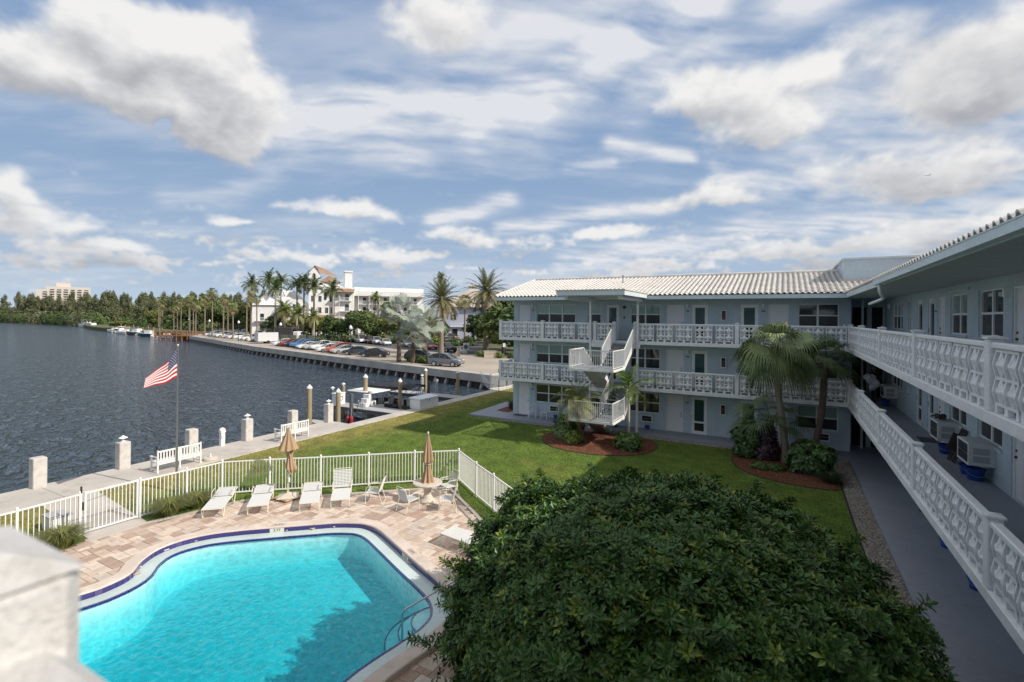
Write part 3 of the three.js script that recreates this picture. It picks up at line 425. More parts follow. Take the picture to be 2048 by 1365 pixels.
{
  const pool = scene.getObjectByName('swimming_pool'), m3 = print('3 FT', 0.42, 0.13, '#1a1a1a', '#d9d6cf'), mc = print('3 FT', 0.42, 0.16, '#2a2622', '#c2b3a6');
  sign('depth_marker', m3, 0.42, 0.128, pool, [-14.022, LY + 0.047, -10.381], 0.72);
  sign('depth_marker', m3, 0.42, 0.128, pool, [-9.357, LY + 0.047, -11.019], -0.43);
  sign('coping_print', mc, 0.42, 0.15, pool, [-14.13, 0.0585, -10.52], 0.72, -Math.PI / 2);
  sign('coping_print', mc, 0.42, 0.15, pool, [-9.27, 0.0585, -11.19], -0.46, -Math.PI / 2);
}
// ---- pavers of the pool deck: three sizes laid in a mixed bond; the largest in view as single pieces, the rest joined
{
  const deck = structGroup('pool_deck', 'pool deck of sand and brown pavers in three sizes'), R = rng(41), U = 0.155, x0 = -18.6, z0 = -16.6, nx = 94, nz = 88, used = new Uint8Array(nx * nz);
  wp('sand_bed', new G().poly(DECK, LY + 0.006, [offset(POOL, 0.2)]), mat([0.24, 0.19, 0.15], 1), deck);
  const tones = [[0.68, 0.555, 0.46], [0.60, 0.475, 0.385], [0.48, 0.345, 0.275], [0.72, 0.61, 0.515], [0.56, 0.44, 0.365], [0.45, 0.33, 0.27], [0.65, 0.525, 0.43], [0.60, 0.515, 0.45]].map((c) => mat(c, 0.9, { map: T.stain, metres: 0.9, gain: 1.2, bump: T.grain, bm: 0.4, bs: 0.004 }));
  const kinds = [[2, 2], [3, 2], [2, 3], [2, 1], [1, 2], [1, 1]], geos = new Map(), all = [];
  const pg = (w, h) => { const k = w + 'x' + h; if (!geos.has(k)) { const g = new G(), a = (w * U) / 2 - 0.004, b = (h * U) / 2 - 0.004, c = 0.006; const top = [V(-a + c, 0, -b + c), V(-a + c, 0, b - c), V(a - c, 0, b - c), V(a - c, 0, -b + c)], low = [V(-a, -c, -b), V(-a, -c, b), V(a, -c, b), V(a, -c, -b)], bot = low.map((p) => V(p.x, -0.03, p.z)); g.quad(...top); for (let i = 0; i < 4; i++) { const j = (i + 1) % 4; g.quad(low[i], low[j], top[j], top[i]); g.quad(bot[i], bot[j], low[j], low[i]); } geos.set(k, g.build()); } return geos.get(k); };
  for (let j = 0; j < nz; j++) for (let i = 0; i < nx; i++) {
    if (used[j * nx + i]) continue;
    const order = kinds.slice(0, 5).sort(() => R() - 0.5); order.push([1, 1]);
    for (const [w, h] of order) {
      let ok = i + w <= nx && j + h <= nz; for (let b = 0; ok && b < h; b++) for (let a = 0; a < w; a++) if (used[(j + b) * nx + i + a]) ok = false; if (!ok) continue;
      for (let b = 0; b < h; b++) for (let a = 0; a < w; a++) used[(j + b) * nx + i + a] = 1;
      const cx = x0 + (i + w / 2) * U, cz = z0 + (j + h / 2) * U, corners = [[-1, -1], [1, -1], [1, 1], [-1, 1]].map(([p, q]) => [cx + (p * w * U) / 2, cz + (q * h * U) / 2]);
      if (corners.every(([x, z]) => inside(DECK, x, z)) && !corners.every(([x, z]) => inside(COPE, x, z)) && !inside(POOL, cx, cz)) { const dd = Math.hypot(cx, cz, 6.8); all.push({ w, h, cx, cz, s: (w * h) / (dd * dd * dd), t: Math.floor(R() * tones.length * 0.999), y: LY + 0.03 + 0.004 * R(), tx: (R() - 0.5) * 0.006, tz: (R() - 0.5) * 0.006, hid: cz > -6.2 && cx < -6.9 || cx > -5.4 && cz > -10 || cz > -4.8 });
      }
      break;
    }
  }
  const rank = all.filter((p) => !p.hid).sort((a, b) => b.s - a.s), rest = tones.map(() => new G()), mm = new THREE.Matrix4(), qq = new THREE.Quaternion();
  rank.forEach((p, k) => { if (k < 300) { const o = part('paver', pg(p.w, p.h), tones[p.t], deck); o.position.set(p.cx, p.y, p.cz); o.rotation.set(p.tx, 0, p.tz); } else p.join = true; });
  for (const p of all) if (p.join || p.hid) rest[p.t].add(pg(p.w, p.h), mm.compose(V(p.cx, p.y, p.cz), qq.setFromEuler(new THREE.Euler(p.tx, 0, p.tz)), V(1, 1, 1)));
  const geo = new G(), groups = []; rest.forEach((g, k) => { groups.push([geo.p.length / 3, g.p.length / 3, k]); for (const q of ['p', 'n', 'u']) { const A = geo[q], B = g[q]; for (let i = 0; i < B.length; i++) A.push(B[i]); } });
  const bg = geo.build(); for (const [s, n, k] of groups) if (n) bg.addGroup(s, n, k);
  const o = shade(new THREE.Mesh(bg, tones)); o.name = 'paver_field'; o.userData = { kind: 'stuff' }; deck.add(o);
  const edge = new G(), E = DECK.slice(0, 12); for (let i = 1; i + 1 < E.length; i++) edge.bar(V(E[i][0], LY, E[i][1]), V(E[i + 1][0], LY, E[i + 1][1]), 0.12, 0.08); wp('concrete_edging', edge, M.concrete, deck);
}
// ---- grass blades over the lawn (instanced tufts)
{
  const R = rng(17), g = new G(); for (let k = 0; k < 6; k++) { const a = R() * 6.28, r = R() * 0.03, x = Math.cos(a * 3) * r, z = Math.sin(a * 3) * r, h = 0.03 + 0.022 * R(), lean = 0.02 + 0.02 * R(), w = 0.0045; const ca = Math.cos(a), sa = Math.sin(a); g.tri(V(x - sa * w, 0, z + ca * w), V(x + sa * w, 0, z - ca * w), V(x + ca * lean, h, z + sa * lean)); }
  const geo = g.build(), pos = [], hole = offset(POOL, 0.36);
  const skip = (x, z) => (x > -19 && z > -17 && inside(DECK, x, z)) || inside(hole, x, z) || inside(BED1, x, z) || inside(BED2, x, z) || (z > -9.5 && x < -18.2 && z < -7 && z > -9.35 - 0.0) || z < -28.62 && x > -19.3 || x > 2.06 || (x > -5 && x < 1.6 && z > -12 && z < -5);
  for (let i = 0; i < 330000; i++) { const x = -23.04 + R() * 25.1, z = -46 + R() * 43; if (z < -29 && x > -17.3) continue; const d = Math.hypot(x, z); if (R() > 0.5 + 5.5 / d) continue; if (!skip(x, z)) pos.push([x, z]); }
  const o = shade(new THREE.InstancedMesh(geo, mat([1, 1, 1], 0.75), pos.length)), m = new THREE.Matrix4(), q = new THREE.Quaternion(), up = V(0, 1, 0), c = new THREE.Color();
  pos.forEach(([x, z], i) => { const s = 0.75 + 0.6 * R(); m.compose(V(x, LY - 0.004, z), q.setFromAxisAngle(up, R() * 6.3), V(s, s, s)); o.setMatrixAt(i, m); const t = lawnTone(x, z), k = 0.95 + 0.5 * R(); o.setColorAt(i, c.setRGB(t[0] * k, t[1] * k, t[2] * k)); });
  o.name = 'grass'; o.userData = { kind: 'stuff', label: 'short mown grass of the courtyard lawn', category: 'grass' }; scene.add(o);
}

// ---------------------------------------------------------------- the apartment building
const S = 2.7;
// a wall with openings: A(a, y, d) turns (along, up, depth behind the face) into world space
function wallWith(A, a0, a1, y0, y1, thick, holes) {
  const g = new G(), cuts = [...new Set([a0, a1, ...holes.flatMap((h) => [h[0], h[1]])])].filter((x) => x >= a0 && x <= a1).sort((x, y) => x - y);
  for (let i = 0; i + 1 < cuts.length; i++) {
    const l = cuts[i], r = cuts[i + 1], mid = (l + r) / 2, hs = holes.filter((h) => h[0] < mid && h[1] > mid).sort((p, q) => p[2] - q[2]); let y = y0;
    for (const h of hs) { if (h[2] > y + 1e-6) g.ob(A, l, y, 0, r, h[2], thick); y = h[3]; }
    if (y < y1) g.ob(A, l, y, 0, r, y1, thick);
  }
  return g;
}
function panelDoor(p, A, a0, a1, y0, y1, knob = 1) {
  const d = sub('door', p), w = a1 - a0;
  wp('frame', new G().ob(A, a0, y0, 0.03, a0 + 0.05, y1, 0.12).ob(A, a1 - 0.05, y0, 0.03, a1, y1, 0.12).ob(A, a0 + 0.05, y1 - 0.05, 0.03, a1 - 0.05, y1, 0.12), M.trim, d);
  const g = new G().ob(A, a0 + 0.052, y0 + 0.01, 0.075, a1 - 0.052, y1 - 0.052, 0.115), cw = (w - 0.104) / 2;
  for (const c of [0, 1]) for (const [b, t] of [[0.09, 0.34], [0.38, 0.80], [0.83, 0.955]]) { const l = a0 + 0.052 + c * cw + 0.09 - c * 0.03, r = l + cw - 0.12, H = y1 - y0 - 0.06; g.ob(A, l, y0 + H * b, 0.066, r, y0 + H * t, 0.0745); }
  wp('leaf', g, M.door, d);
  const kx = knob > 0 ? a1 - 0.12 : a0 + 0.12; wp('handle', new G().ob(A, kx - 0.025, y0 + 0.93, 0.03, kx + 0.025, y0 + 0.98, 0.075), M.black, d); wp('deadbolt', new G().ob(A, kx - 0.025, y0 + 1.08, 0.045, kx + 0.025, y0 + 1.13, 0.075), M.black, d);
  return d;
}
function glassDoor(p, A, a0, a1, y0, y1) {
  const d = sub('glass_door', p);
  wp('frame', new G().ob(A, a0, y0, 0.03, a0 + 0.17, y1, 0.1).ob(A, a1 - 0.17, y0, 0.03, a1, y1, 0.1).ob(A, a0 + 0.17, y1 - 0.17, 0.03, a1 - 0.17, y1, 0.1).ob(A, a0 + 0.17, y0, 0.03, a1 - 0.17, y0 + 0.18, 0.1).ob(A, a0 + 0.17, y0 + 0.64, 0.03, a1 - 0.17, y0 + 0.74, 0.1), M.trim, d);
  wp('pane', new G().ob(A, a0 + 0.17, y0 + 0.74, 0.065, a1 - 0.17, y1 - 0.17, 0.08), M.teal, d); wp('pane', new G().ob(A, a0 + 0.17, y0 + 0.18, 0.065, a1 - 0.17, y0 + 0.64, 0.08), M.screen, d);
  wp('handle', new G().ob(A, a0 + 0.06, y0 + 0.95, 0.0, a0 + 0.09, y0 + 1.1, 0.03), M.metal, d);
}
function windowUnit(p, A, edges, y0, y1, up = M.blind, low = M.screen) {   // edges: sides of the lights
  const w = sub('window', p), a0 = edges[0], a1 = edges[edges.length - 1], ym = (y0 + y1) / 2, f = new G(), t = 0.045, d0 = 0.05, d1 = 0.13;
  f.ob(A, a0, y0, d0, a1, y0 + t, d1).ob(A, a0, y1 - t, d0, a1, y1, d1).ob(A, a0, y0 + t, d0, a0 + t, y1 - t, d1).ob(A, a1 - t, y0 + t, d0, a1, y1 - t, d1);
  edges.slice(1, -1).forEach((e) => f.ob(A, e - 0.045, y0 + t, d0 + 0.003, e + 0.045, y1 - t, d1));
  wp('frame', f, M.trim, w);
  for (let i = 0; i + 1 < edges.length; i++) {
    const l = edges[i] + (i ? 0.045 : t), r = edges[i + 1] - (i + 2 < edges.length ? 0.045 : t);
    wp('meeting_rail', new G().ob(A, l, ym - 0.03, d0 + 0.006, r, ym + 0.03, d1), M.trim, w);
    wp('pane', new G().ob(A, l, ym + 0.03, 0.1, r, y1 - t, 0.115), up, w); wp('pane', new G().ob(A, l, y0 + t, 0.085, r, ym - 0.03, 0.1), low, w);
  }
  wp('sill', new G().ob(A, a0 - 0.06, y0 - 0.07, -0.05, a1 + 0.06, y0 - 0.002, 0.1), M.wall, w);
}
const wallLamp = (p, A, a, y) => wp('wall_lamp', new G().ob(A, a - 0.05, y - 0.11, -0.1, a + 0.05, y + 0.11, 0), M.lamp, p);
const plate = (p, A, a, y) => wp('number_plate', new G().ob(A, a - 0.09, y - 0.03, -0.012, a + 0.09, y + 0.03, 0), M.navy, p);
function extinguisher(p, A, a0, a1, y0) {
  const s = sub('extinguisher_cabinet', p), y1 = y0 + 0.62; wp('case', new G().ob(A, a0 - 0.05, y0, -0.1, a0, y1, 0).ob(A, a1, y0, -0.1, a1 + 0.05, y1, 0).ob(A, a0, y1 - 0.05, -0.1, a1, y1, 0).ob(A, a0, y0, -0.1, a1, y0 + 0.05, 0), M.white, s);
  wp('back', new G().ob(A, a0, y0 + 0.05, -0.02, a1, y1 - 0.05, -0.001), M.screen, s); wp('cylinder', new G().ob(A, (a0 + a1) / 2 - 0.05, y0 + 0.08, -0.08, (a0 + a1) / 2 + 0.05, y0 + 0.42, -0.025), M.rustred, s);
}
// one moulded breeze-block panel: two columns and two rows of concave stars with bulging faces, on feet
const PW = 0.86, PH = 0.935;
const breeze = (() => {
  const g = new G(), cw = PW / 2, y0 = 0.115, ch = (PH - 0.03 - y0) / 2, dep = (y) => { const t = ((y - y0) / ch) % 1; return 0.034 + 0.04 * (1 - Math.abs(2 * (t < 0 ? t + 1 : t) - 1)); };
  const post = (x, w) => { for (let r = 0; r < 2; r++) for (let k = 0; k < 2; k++) { const a = y0 + (r + k / 2) * ch, b = a + ch / 2, da = k ? 0.074 : 0.034, db = k ? 0.034 : 0.074; g.quad(V(x - w, a, da), V(x + w, a, da), V(x + w, b, db), V(x - w, b, db)); g.quad(V(x + w, a, -da), V(x - w, a, -da), V(x - w, b, -db), V(x + w, b, -db)); for (const s of [-1, 1]) g.quad(V(x + s * w, a, -s * da), V(x + s * w, b, -s * db), V(x + s * w, b, s * db), V(x + s * w, a, s * da)); } };
  post(-cw + 0.02, 0.02); post(0, 0.028); post(cw - 0.02, 0.02);
  for (const y of [y0 + 0.012, y0 + ch, y0 + 2 * ch + 0.012]) g.box(-cw, y - 0.02, -0.036, cw, y + 0.02, 0.036);
  for (const x of [-cw + 0.045, -0.0, cw - 0.045]) g.box(x - (x ? 0.045 : 0.06), 0, -0.036, x + (x ? 0.045 : 0.06), y0, 0.036);
  for (let c = 0; c < 2; c++) for (let r = 0; r < 2; r++) {
    const X = -cw / 2 + c * cw, Y = y0 + (r + 0.5) * ch, hw = cw / 2 - 0.012, hh = ch / 2 - 0.01, out = [];
    for (let q = 0; q < 4; q++) { const sx = [1, -1, -1, 1][q], sy = [1, 1, -1, -1][q]; for (let k = 0; k < 5; k++) { let a = (k / 4) * Math.PI / 2; if (q % 2) a = Math.PI / 2 - a; const rx = hw * 0.8, ry = hh * 0.8; out.push([X + sx * (hw - rx * Math.cos(Math.PI / 2 - a)), Y + sy * (hh - ry * Math.sin(Math.PI / 2 - a))]); } }
    for (let k = 0; k < out.length; k++) { const a = out[k], b = out[(k + 1) % out.length]; g.tri(V(a[0], a[1], 0.026), V(b[0], b[1], 0.026), V(X, Y, 0.085)); g.tri(V(b[0], b[1], -0.026), V(a[0], a[1], -0.026), V(X, Y, -0.085)); g.quad(V(a[0], a[1], -0.026), V(b[0], b[1], -0.026), V(b[0], b[1], 0.026), V(a[0], a[1], 0.026)); }
  }
  return g.build();
})();
const RH = 1.045;
function postGeo(g, x, y, z, w = 0.1, h = RH + 0.045) { g.cbox(x - w, y, z - w, x + w, y + h, z + w, 0.015); const a = w + 0.02, t = y + h, q = [V(x - a, t + 0.001, z - a), V(x + a, t + 0.001, z - a), V(x + a, t + 0.001, z + a), V(x - a, t + 0.001, z + a)], c = V(x, t + 0.065, z), u = q.map((p) => p.clone().add(V(0, 0.03, 0))); for (let i = 0; i < 4; i++) { const j = (i + 1) % 4; g.quad(q[i], u[i], u[j], q[j]); g.tri(u[j], u[i], c); } g.quad(...q); return g; }
// balcony railing along x or z
function railing(p, axis, fix, posts, y, skip = -1) {
  const r = sub('balcony_railing', p), W = (a, f = 0) => (axis === 'x' ? [a, fix + f] : [fix + f, a]), [ox, oy, oz] = orgOf(p);
  posts.forEach((a, i) => { if (i === skip) return; const [x, z] = W(a); wp('post', postGeo(new G(), x, y, z), M.white, r); });
  for (let i = 0; i + 1 < posts.length; i++) {
    const a = Math.min(posts[i], posts[i + 1]) + 0.1, b = Math.max(posts[i], posts[i + 1]) - 0.1, n = Math.max(1, Math.round((b - a) / 0.975)), pitch = (b - a) / n, [x0, z0] = W(a, -0.075), [x1, z1] = W(b, 0.075);
    wp('top_rail', new G().cbox(x0, y + RH - 0.095, z0, x1, y + RH, z1, 0.02), M.white, r);
    for (let k = 0; k < n; k++) { const [x, z] = W(a + (k + 0.5) * pitch), o = part('breeze_block', breeze, M.white, r); o.position.set(x - ox, y - oy + 0.006, z - oz); o.scale.x = Math.min(1.02, (pitch - 0.05) / PW); o.rotation.y = axis === 'x' ? 0 : Math.PI / 2; }
  }
  return r;
}
// barrel-tiled roof slope: O corner at the eave, along vector, up-slope vector
function tiled(p, O, along, upv, L, U, name = 'roof_tiles') {
  const g = new G(), P = 0.27, C = 0.40, n = Math.round(L / P), m = Math.round(U / C), N = V(0, 0, 0).crossVectors(along, upv).normalize(); if (N.y < 0) N.negate();
  const pr = [[0, 0], [0.07, 0.005], [0.095, 0.052], [0.135, 0.078], [0.18, 0.078], [0.22, 0.052], [0.245, 0.005], [0.27, 0]], R = rng(n + m);
  for (let j = 0; j < m; j++) for (let i = 0; i < n; i++) {
    const dx = (R() - 0.5) * 0.008, l0 = 0.028 + (R() - 0.5) * 0.008, u0 = j * C, u1 = (j + 1) * C + 0.02, at = (k, u, h) => O.clone().addScaledVector(along, i * P + pr[k][0] + dx).addScaledVector(upv, u).addScaledVector(N, pr[k][1] + h);
    for (let k = 0; k + 1 < pr.length; k++) { g.quad(at(k, u0, l0), at(k + 1, u0, l0), at(k + 1, u1, 0), at(k, u1, 0)); if (k > 0 && k < pr.length - 2) { const a = at(k, u0, l0), b = at(k + 1, u0, l0); g.quad(b, a, a.clone().addScaledVector(N, -0.03), b.clone().addScaledVector(N, -0.03)); } }
  }
  const o = wp(name, g, M.tile, p); o.userData = { kind: 'stuff' }; return o;
}
const EY = 8.05, SL = 0.245;
// ================= long wing across the courtyard (faces +z)
{
  const Zw = -30.97, Zm = -29.4, w = thing('apartment_wing', 'pale blue three storey apartment wing with white tiled roof across the lawn', 'building', [-7, 0, -34.5]);
  const A = (a, y, d) => V(a, y, Zw - d), D1 = [-16.36, -15.44], W1 = [-14.96, -14.01, -13.06, -12.11], W2 = [-11.27, -10.37], GD1 = [-10.01, -9.19], W3 = [-8.45, -7.54, -6.63], D2 = [-6.26, -5.26], GD2 = [-4.8, -3.93], GD3 = [-2.2, -1.3], D3 = [-0.81, 0.16], W4 = [0.63, 1.52, 2.46];
  for (let k = 0; k < 3; k++) {
    const F = k * S, dt = F + 2.17, wy = [F + 0.96, F + 2.2], hole = (e) => [e[0], e[e.length - 1], ...wy], door = (e) => [...e, F + 0.001, dt];
    const holes = [door(D1), hole(W1), door(D2), door(GD2), door(GD3), door(D3), hole(W4), hole(W3), hole(W2), door(GD1)];
    wp('wall', wallWith(A, -16.71, 2.99, F, k === 2 ? 7.9 : F + S, 0.2, holes), M.wall, w);
    panelDoor(w, A, ...D1, F, dt); panelDoor(w, A, ...D2, F, dt); panelDoor(w, A, ...D3, F, dt); for (const e of [GD1, GD2, GD3]) glassDoor(w, A, ...e, F, dt);
    windowUnit(w, A, W1, ...wy, k === 0 ? M.glass : M.blind); windowUnit(w, A, W2, ...wy); windowUnit(w, A, W3, ...wy, k === 2 ? M.blind : M.glass, k === 2 ? M.screen : M.glass); windowUnit(w, A, W4, ...wy, k === 2 ? M.glass : M.blind);
    for (const [a, b] of [[-15.27, -15.2], [-5.06, -5.03], [-1.07, -1.05]]) { wallLamp(w, A, a, F + 2.1); plate(w, A, b, F + 1.8); }
    extinguisher(w, A, -3.17, -2.96, F + 1.25);
  }
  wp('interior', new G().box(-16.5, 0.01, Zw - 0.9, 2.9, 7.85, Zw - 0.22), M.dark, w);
  wp('end_wall', new G().box(-16.711, 0, -39, -16.51, 7.9, Zw - 0.201).box(2.79, 0, -32.5, 2.991, 7.9, Zw - 0.201).box(-16.5, 0, -39.2, 9, 9.2, -39), M.wall, w);
  wp('gable', (() => { const g = new G(); g.quad(V(-16.72, 7.88, -31), V(-16.72, 8.3, -31), V(-16.72, 9.4, -35.1), V(-16.72, 7.88, -35.1)); return g; })(), M.wall, w);
  // fire bell and pull station by the top door
  wp('fire_bell', new G().tube([A(-8.84, 7.42, 0), A(-8.84, 7.42, -0.07)], 0.1, 12), M.black, w); wp('conduit', new G().tube([A(-8.84, 7.3, -0.015), A(-8.84, 6.84, -0.015)], 0.012), M.metal, w); wp('pull_station', new G().ob(A, -8.9, 6.72, -0.05, -8.78, 6.84, 0), M.red, w);
  for (const F of [S, 2 * S]) {
    wp('balcony_slab', new G().cbox(-16.95, F - 0.2, Zm - 0.1 - 0, 2.91, F, Zm + 0.1, 0.012).box(-16.9, F - 0.18, Zw + 0.001, 4.61, F - 0.002, Zm - 0.101), M.white, w);
    wp('balcony_floor', new G().box(-16.85, F - 0.0015, Zw + 0.002, 4.6, F + 0.004, Zm - 0.11), M.floor, w);
  }
  railing(w, 'x', Zm, [-16.85, -13.74, -10.21, -8.99], 2 * S); railing(w, 'x', Zm, [-7.72, -2.25, 2.81], 2 * S);
  railing(w, 'x', Zm, [-16.85, -13.72, -10.21], S); railing(w, 'x', Zm, [-7.72, -2.23, 2.81], S);
  // short returns at the far end
  for (const F of [S, 2 * S]) railing(w, 'z', -16.85, [-30.84, -29.4], F, 1);
  // roof
  const roof = sub('roof', w), U = 6.3, up = V(0, SL, -1).normalize(), up2 = V(0, SL, 1).normalize();
  wp('deck', new G().quad(V(-17.15, EY - 0.02, -29.12), V(9, EY - 0.02, -29.12), V(9, EY - 0.02 + SL * 6.1, -35.22), V(-17.15, EY - 0.02 + SL * 6.1, -35.22)).quad(V(-17.15, EY - 0.02, -41.3), V(9, EY - 0.02, -41.3), V(9, EY - 0.02 + SL * 6.1, -35.22), V(-17.15, EY - 0.02 + SL * 6.1, -35.22)), M.tileEnd, roof);
  tiled(roof, V(-17.2, EY + 0.005, -29.06), V(1, 0, 0), up, 24, U);
  const rd = new G(); for (let k = 0; k < 57; k++) { const x = -17.2 + k * 0.36; rd.tube([V(x, EY + SL * 6.15 + 0.06, -35.2), V(x + 0.38, EY + SL * 6.15 + 0.085, -35.2)], [0.13, 0.115], 8); } wp('ridge_tiles', rd, M.tile, roof).userData = { kind: 'stuff' };
  const rk = new G(); for (let k = 0; k < 15; k++) { const t = k * 0.41; rk.tube([V(-17.15, EY + 0.07 + t * SL, -29.1 - t), V(-17.15, EY + 0.1 + (t + 0.44) * SL, -29.1 - t - 0.44)], [0.1, 0.085], 8); } wp('rake_tiles', rk, M.tile, roof).userData = { kind: 'stuff' };
  wp('fascia', new G().box(-17.2, 7.84, -29.13, 2.62, EY, -29.09).box(-17.2, 7.84, -29.14, -17.15, EY - 0.002, -41), M.fascia, roof);
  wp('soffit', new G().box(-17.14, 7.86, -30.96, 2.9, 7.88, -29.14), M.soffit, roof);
  wp('vent_pipe', new G().cyl(-9.6, 9.0, -33.2, 9.55, 0.04).cyl(-9.6, 9.5, -33.2, 9.62, 0.07), M.metal, roof); wp('vent_pipe', new G().cyl(0.4, 8.5, -31.6, 8.95, 0.035), M.metal, roof);
  // plant room on the roof at the corner
  const pr = sub('roof_plant_room', w); wp('wall', new G().box(2.74, 8.2, -40.8, 9, 9.98, -32.04), M.wall, pr); wp('coping', new G().box(2.66, 9.981, -40.9, 9.1, 10.07, -31.96), M.fascia, pr); wp('base_flashing', new G().box(2.70, 8.78, -32.03, 9, 8.93, -31.97), M.coping, pr);
  // canopy over the stair head
  const c = sub('stair_canopy', w), zf = -24.45;
  wp('deck', new G().box(-10.62, 7.98, -29.4, -7.02, 8.16, zf - 0.03), M.soffit, c);
  wp('fascia', new G().box(-10.66, 7.90, zf - 0.03, -6.98, 8.14, zf).box(-7.02, 7.90, -29.3, -6.98, 8.138, zf - 0.031).box(-10.66, 7.90, -29.3, -10.62, 8.138, zf - 0.031), M.fascia, c);
  wp('roof_edge', new G().box(-10.70, 8.141, -29.3, -6.94, 8.2, zf + 0.03), M.coping, c);
  wp('beam', new G().box(-7.45, 7.70, -29.3, -7.25, 7.9, zf - 0.45), M.white, c); wp('beam', new G().box(-10.4, 7.70, -29.3, -10.2, 7.9, zf - 0.45), M.white, c);
  wp('canopy_post', new G().box(-10.52, 0, -29.32, -10.40, 7.7, -29.20), M.white, c); wp('canopy_post', new G().box(-7.62, 0, -29.32, -7.50, 7.7, -29.20), M.white, c);
}
// ================= wing along the right-hand walkway (faces -x)
{
  const Xw = 4.62, Xr = 2.81, w = thing('apartment_wing', 'shaded pale blue wing with long white block balconies beside the grey walkway', 'building', [7, 0, -14]);
  const A = (a, y, d) => V(Xw + d, y, a), z0 = -32.5, z1 = 2;
  const W = [[-30.46, -29.64, -28.83, -28.01], [-26.9, -26.33], [-20.7, -19.01], [-18.06, -16.28]], mids = [[-20.7, -19.86, -19.01], [-18.06, -17.17, -16.28]], GDs = [[-25.3, -24.4], [-23.5, -22.62]], DRs = [[-22.2, -21.28], [-15.74, -14.8], [-5.2, -4.2]], near = [[-13.9, -13.0, -12.1], [-10.6, -9.7, -8.8]];
  for (let k = 0; k < 3; k++) {
    const F = k * S, wy = [F + 0.95, F + 2.19], dt = F + 2.17, wins = [W[0], W[1], ...mids, ...near];
    wp('wall', wallWith(A, z0, z1, F, k === 2 ? 7.9 : F + S, 0.22, [...wins.map((e) => [e[0], e[e.length - 1], ...wy]), ...[...GDs, ...DRs].map((e) => [...e, F + 0.001, dt])]), M.wall, w);
    wins.forEach((e, i) => windowUnit(w, A, e, ...wy, i % 2 ? M.glass : M.blind, M.screen)); GDs.forEach((e) => glassDoor(w, A, ...e, F, dt)); DRs.forEach((e) => panelDoor(w, A, ...e, F, dt, -1));
    wallLamp(w, A, -15.95, F + 2.05); wallLamp(w, A, -22.42, F + 2.05); wallLamp(w, A, -31.2, F + 2.05); plate(w, A, -22.4, F + 1.7);
    for (const e of [W[0], W[1], mids[0]]) wp('shutter_track', new G().ob(A, e[0] - 0.1, F + 2.27, -0.03, e[e.length - 1] + 0.25, F + 2.31, 0).ob(A, e[e.length - 1] + 0.18, F + 2.25, -0.06, e[e.length - 1] + 0.25, F + 2.33, -0.031), M.fascia, w);
    // recessed corner with two dark doors
    const B = (a, y, d) => V(a, y, -32.5 - d); wp('corner_wall', wallWith(B, 2.99, Xw, F, k === 2 ? 7.9 : F + S, 0.2, [[3.16, 3.86, F + 0.002, F + 2.08], [4.02, 4.56, F + 0.002, F + 2.1]]), M.wall, w);
    for (const [a, b] of [[3.16, 3.86], [4.02, 4.56]]) { const d = sub('door', w); wp('leaf', new G().ob(B, a + 0.03, F + 0.01, 0.06, b - 0.03, F + 2.05, 0.1), M.dark, d); wp('frame', new G().ob(B, a, F + 0.002, 0.03, a + 0.03, F + 2.08, 0.11).ob(B, b - 0.03, F + 0.002, 0.03, b, F + 2.08, 0.11), M.fascia, d); wp('handle', new G().ob(B, b - 0.1, F + 0.95, 0.02, b - 0.07, F + 1.1, 0.06), M.metal, d); }
  }
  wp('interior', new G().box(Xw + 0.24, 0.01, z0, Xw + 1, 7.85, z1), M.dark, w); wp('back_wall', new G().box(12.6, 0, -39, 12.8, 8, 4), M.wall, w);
  for (const F of [S, 2 * S]) {
    wp('balcony_slab', new G().cbox(Xr - 0.1, F - 0.2, -29.5, Xr + 0.1, F, 1.5, 0.012).box(Xr + 0.101, F - 0.18, -32.49, Xw - 0.001, F - 0.002, 1.5), M.white, w);
    wp('balcony_floor', new G().box(Xr + 0.11, F - 0.0015, -32.48, Xw - 0.002, F + 0.004, 1.5), M.floor, w);
    railing(w, 'z', Xr, [-29.4, -25.35, -20.3, -15.27, -10.22, -5.2, -0.2], F, 0);
    wp('ledge_box', new G().cbox(1.62 + 0.9, F + RH + 0.001, -29.46, 2.3 + 0.3, F + RH + 0.08, -29.34), M.white, w);
  }
  wp('column', new G().cyl(3.6, 0, -32.1, 7.88, 0.06), M.white, w);
  const roof = sub('roof', w), up = V(1, SL, 0).normalize();
  wp('deck', new G().quad(V(2.62, EY - 0.02, 3), V(2.62, EY - 0.02, -36), V(8.7, EY - 0.02 + SL * 6.1, -36), V(8.7, EY - 0.02 + SL * 6.1, 3)).quad(V(8.7, EY - 0.02 + SL * 6.1, -36), V(8.7, EY - 0.02 + SL * 6.1, 3), V(14.8, EY - 0.02, 3), V(14.8, EY - 0.02, -36)), M.tileEnd, roof);
  tiled(roof, V(2.56, EY + 0.01, -29.2), V(0, 0, 1), up, 31, 3.2);
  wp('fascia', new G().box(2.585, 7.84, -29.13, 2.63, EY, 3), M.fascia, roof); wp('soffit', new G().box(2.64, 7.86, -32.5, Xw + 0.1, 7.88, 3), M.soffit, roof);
  wp('gutter', new G().box(2.44, 7.86, -19.5, 2.584, 8.0, 3).box(2.43, 8.001, -19.52, 2.584, 8.02, 3), M.fascia, roof);
  const c = new THREE.CatmullRomCurve3([V(2.52, 7.86, -18.8), V(2.54, 7.66, -18.8), V(2.62, 7.52, -19.0), V(2.72, 7.46, -19.5), V(2.75, 7.42, -20.6), V(2.75, 7.36, -22.6)]); wp('downspout', new G().tube(c.getPoints(16), 0.05, 8), M.white, roof);
}
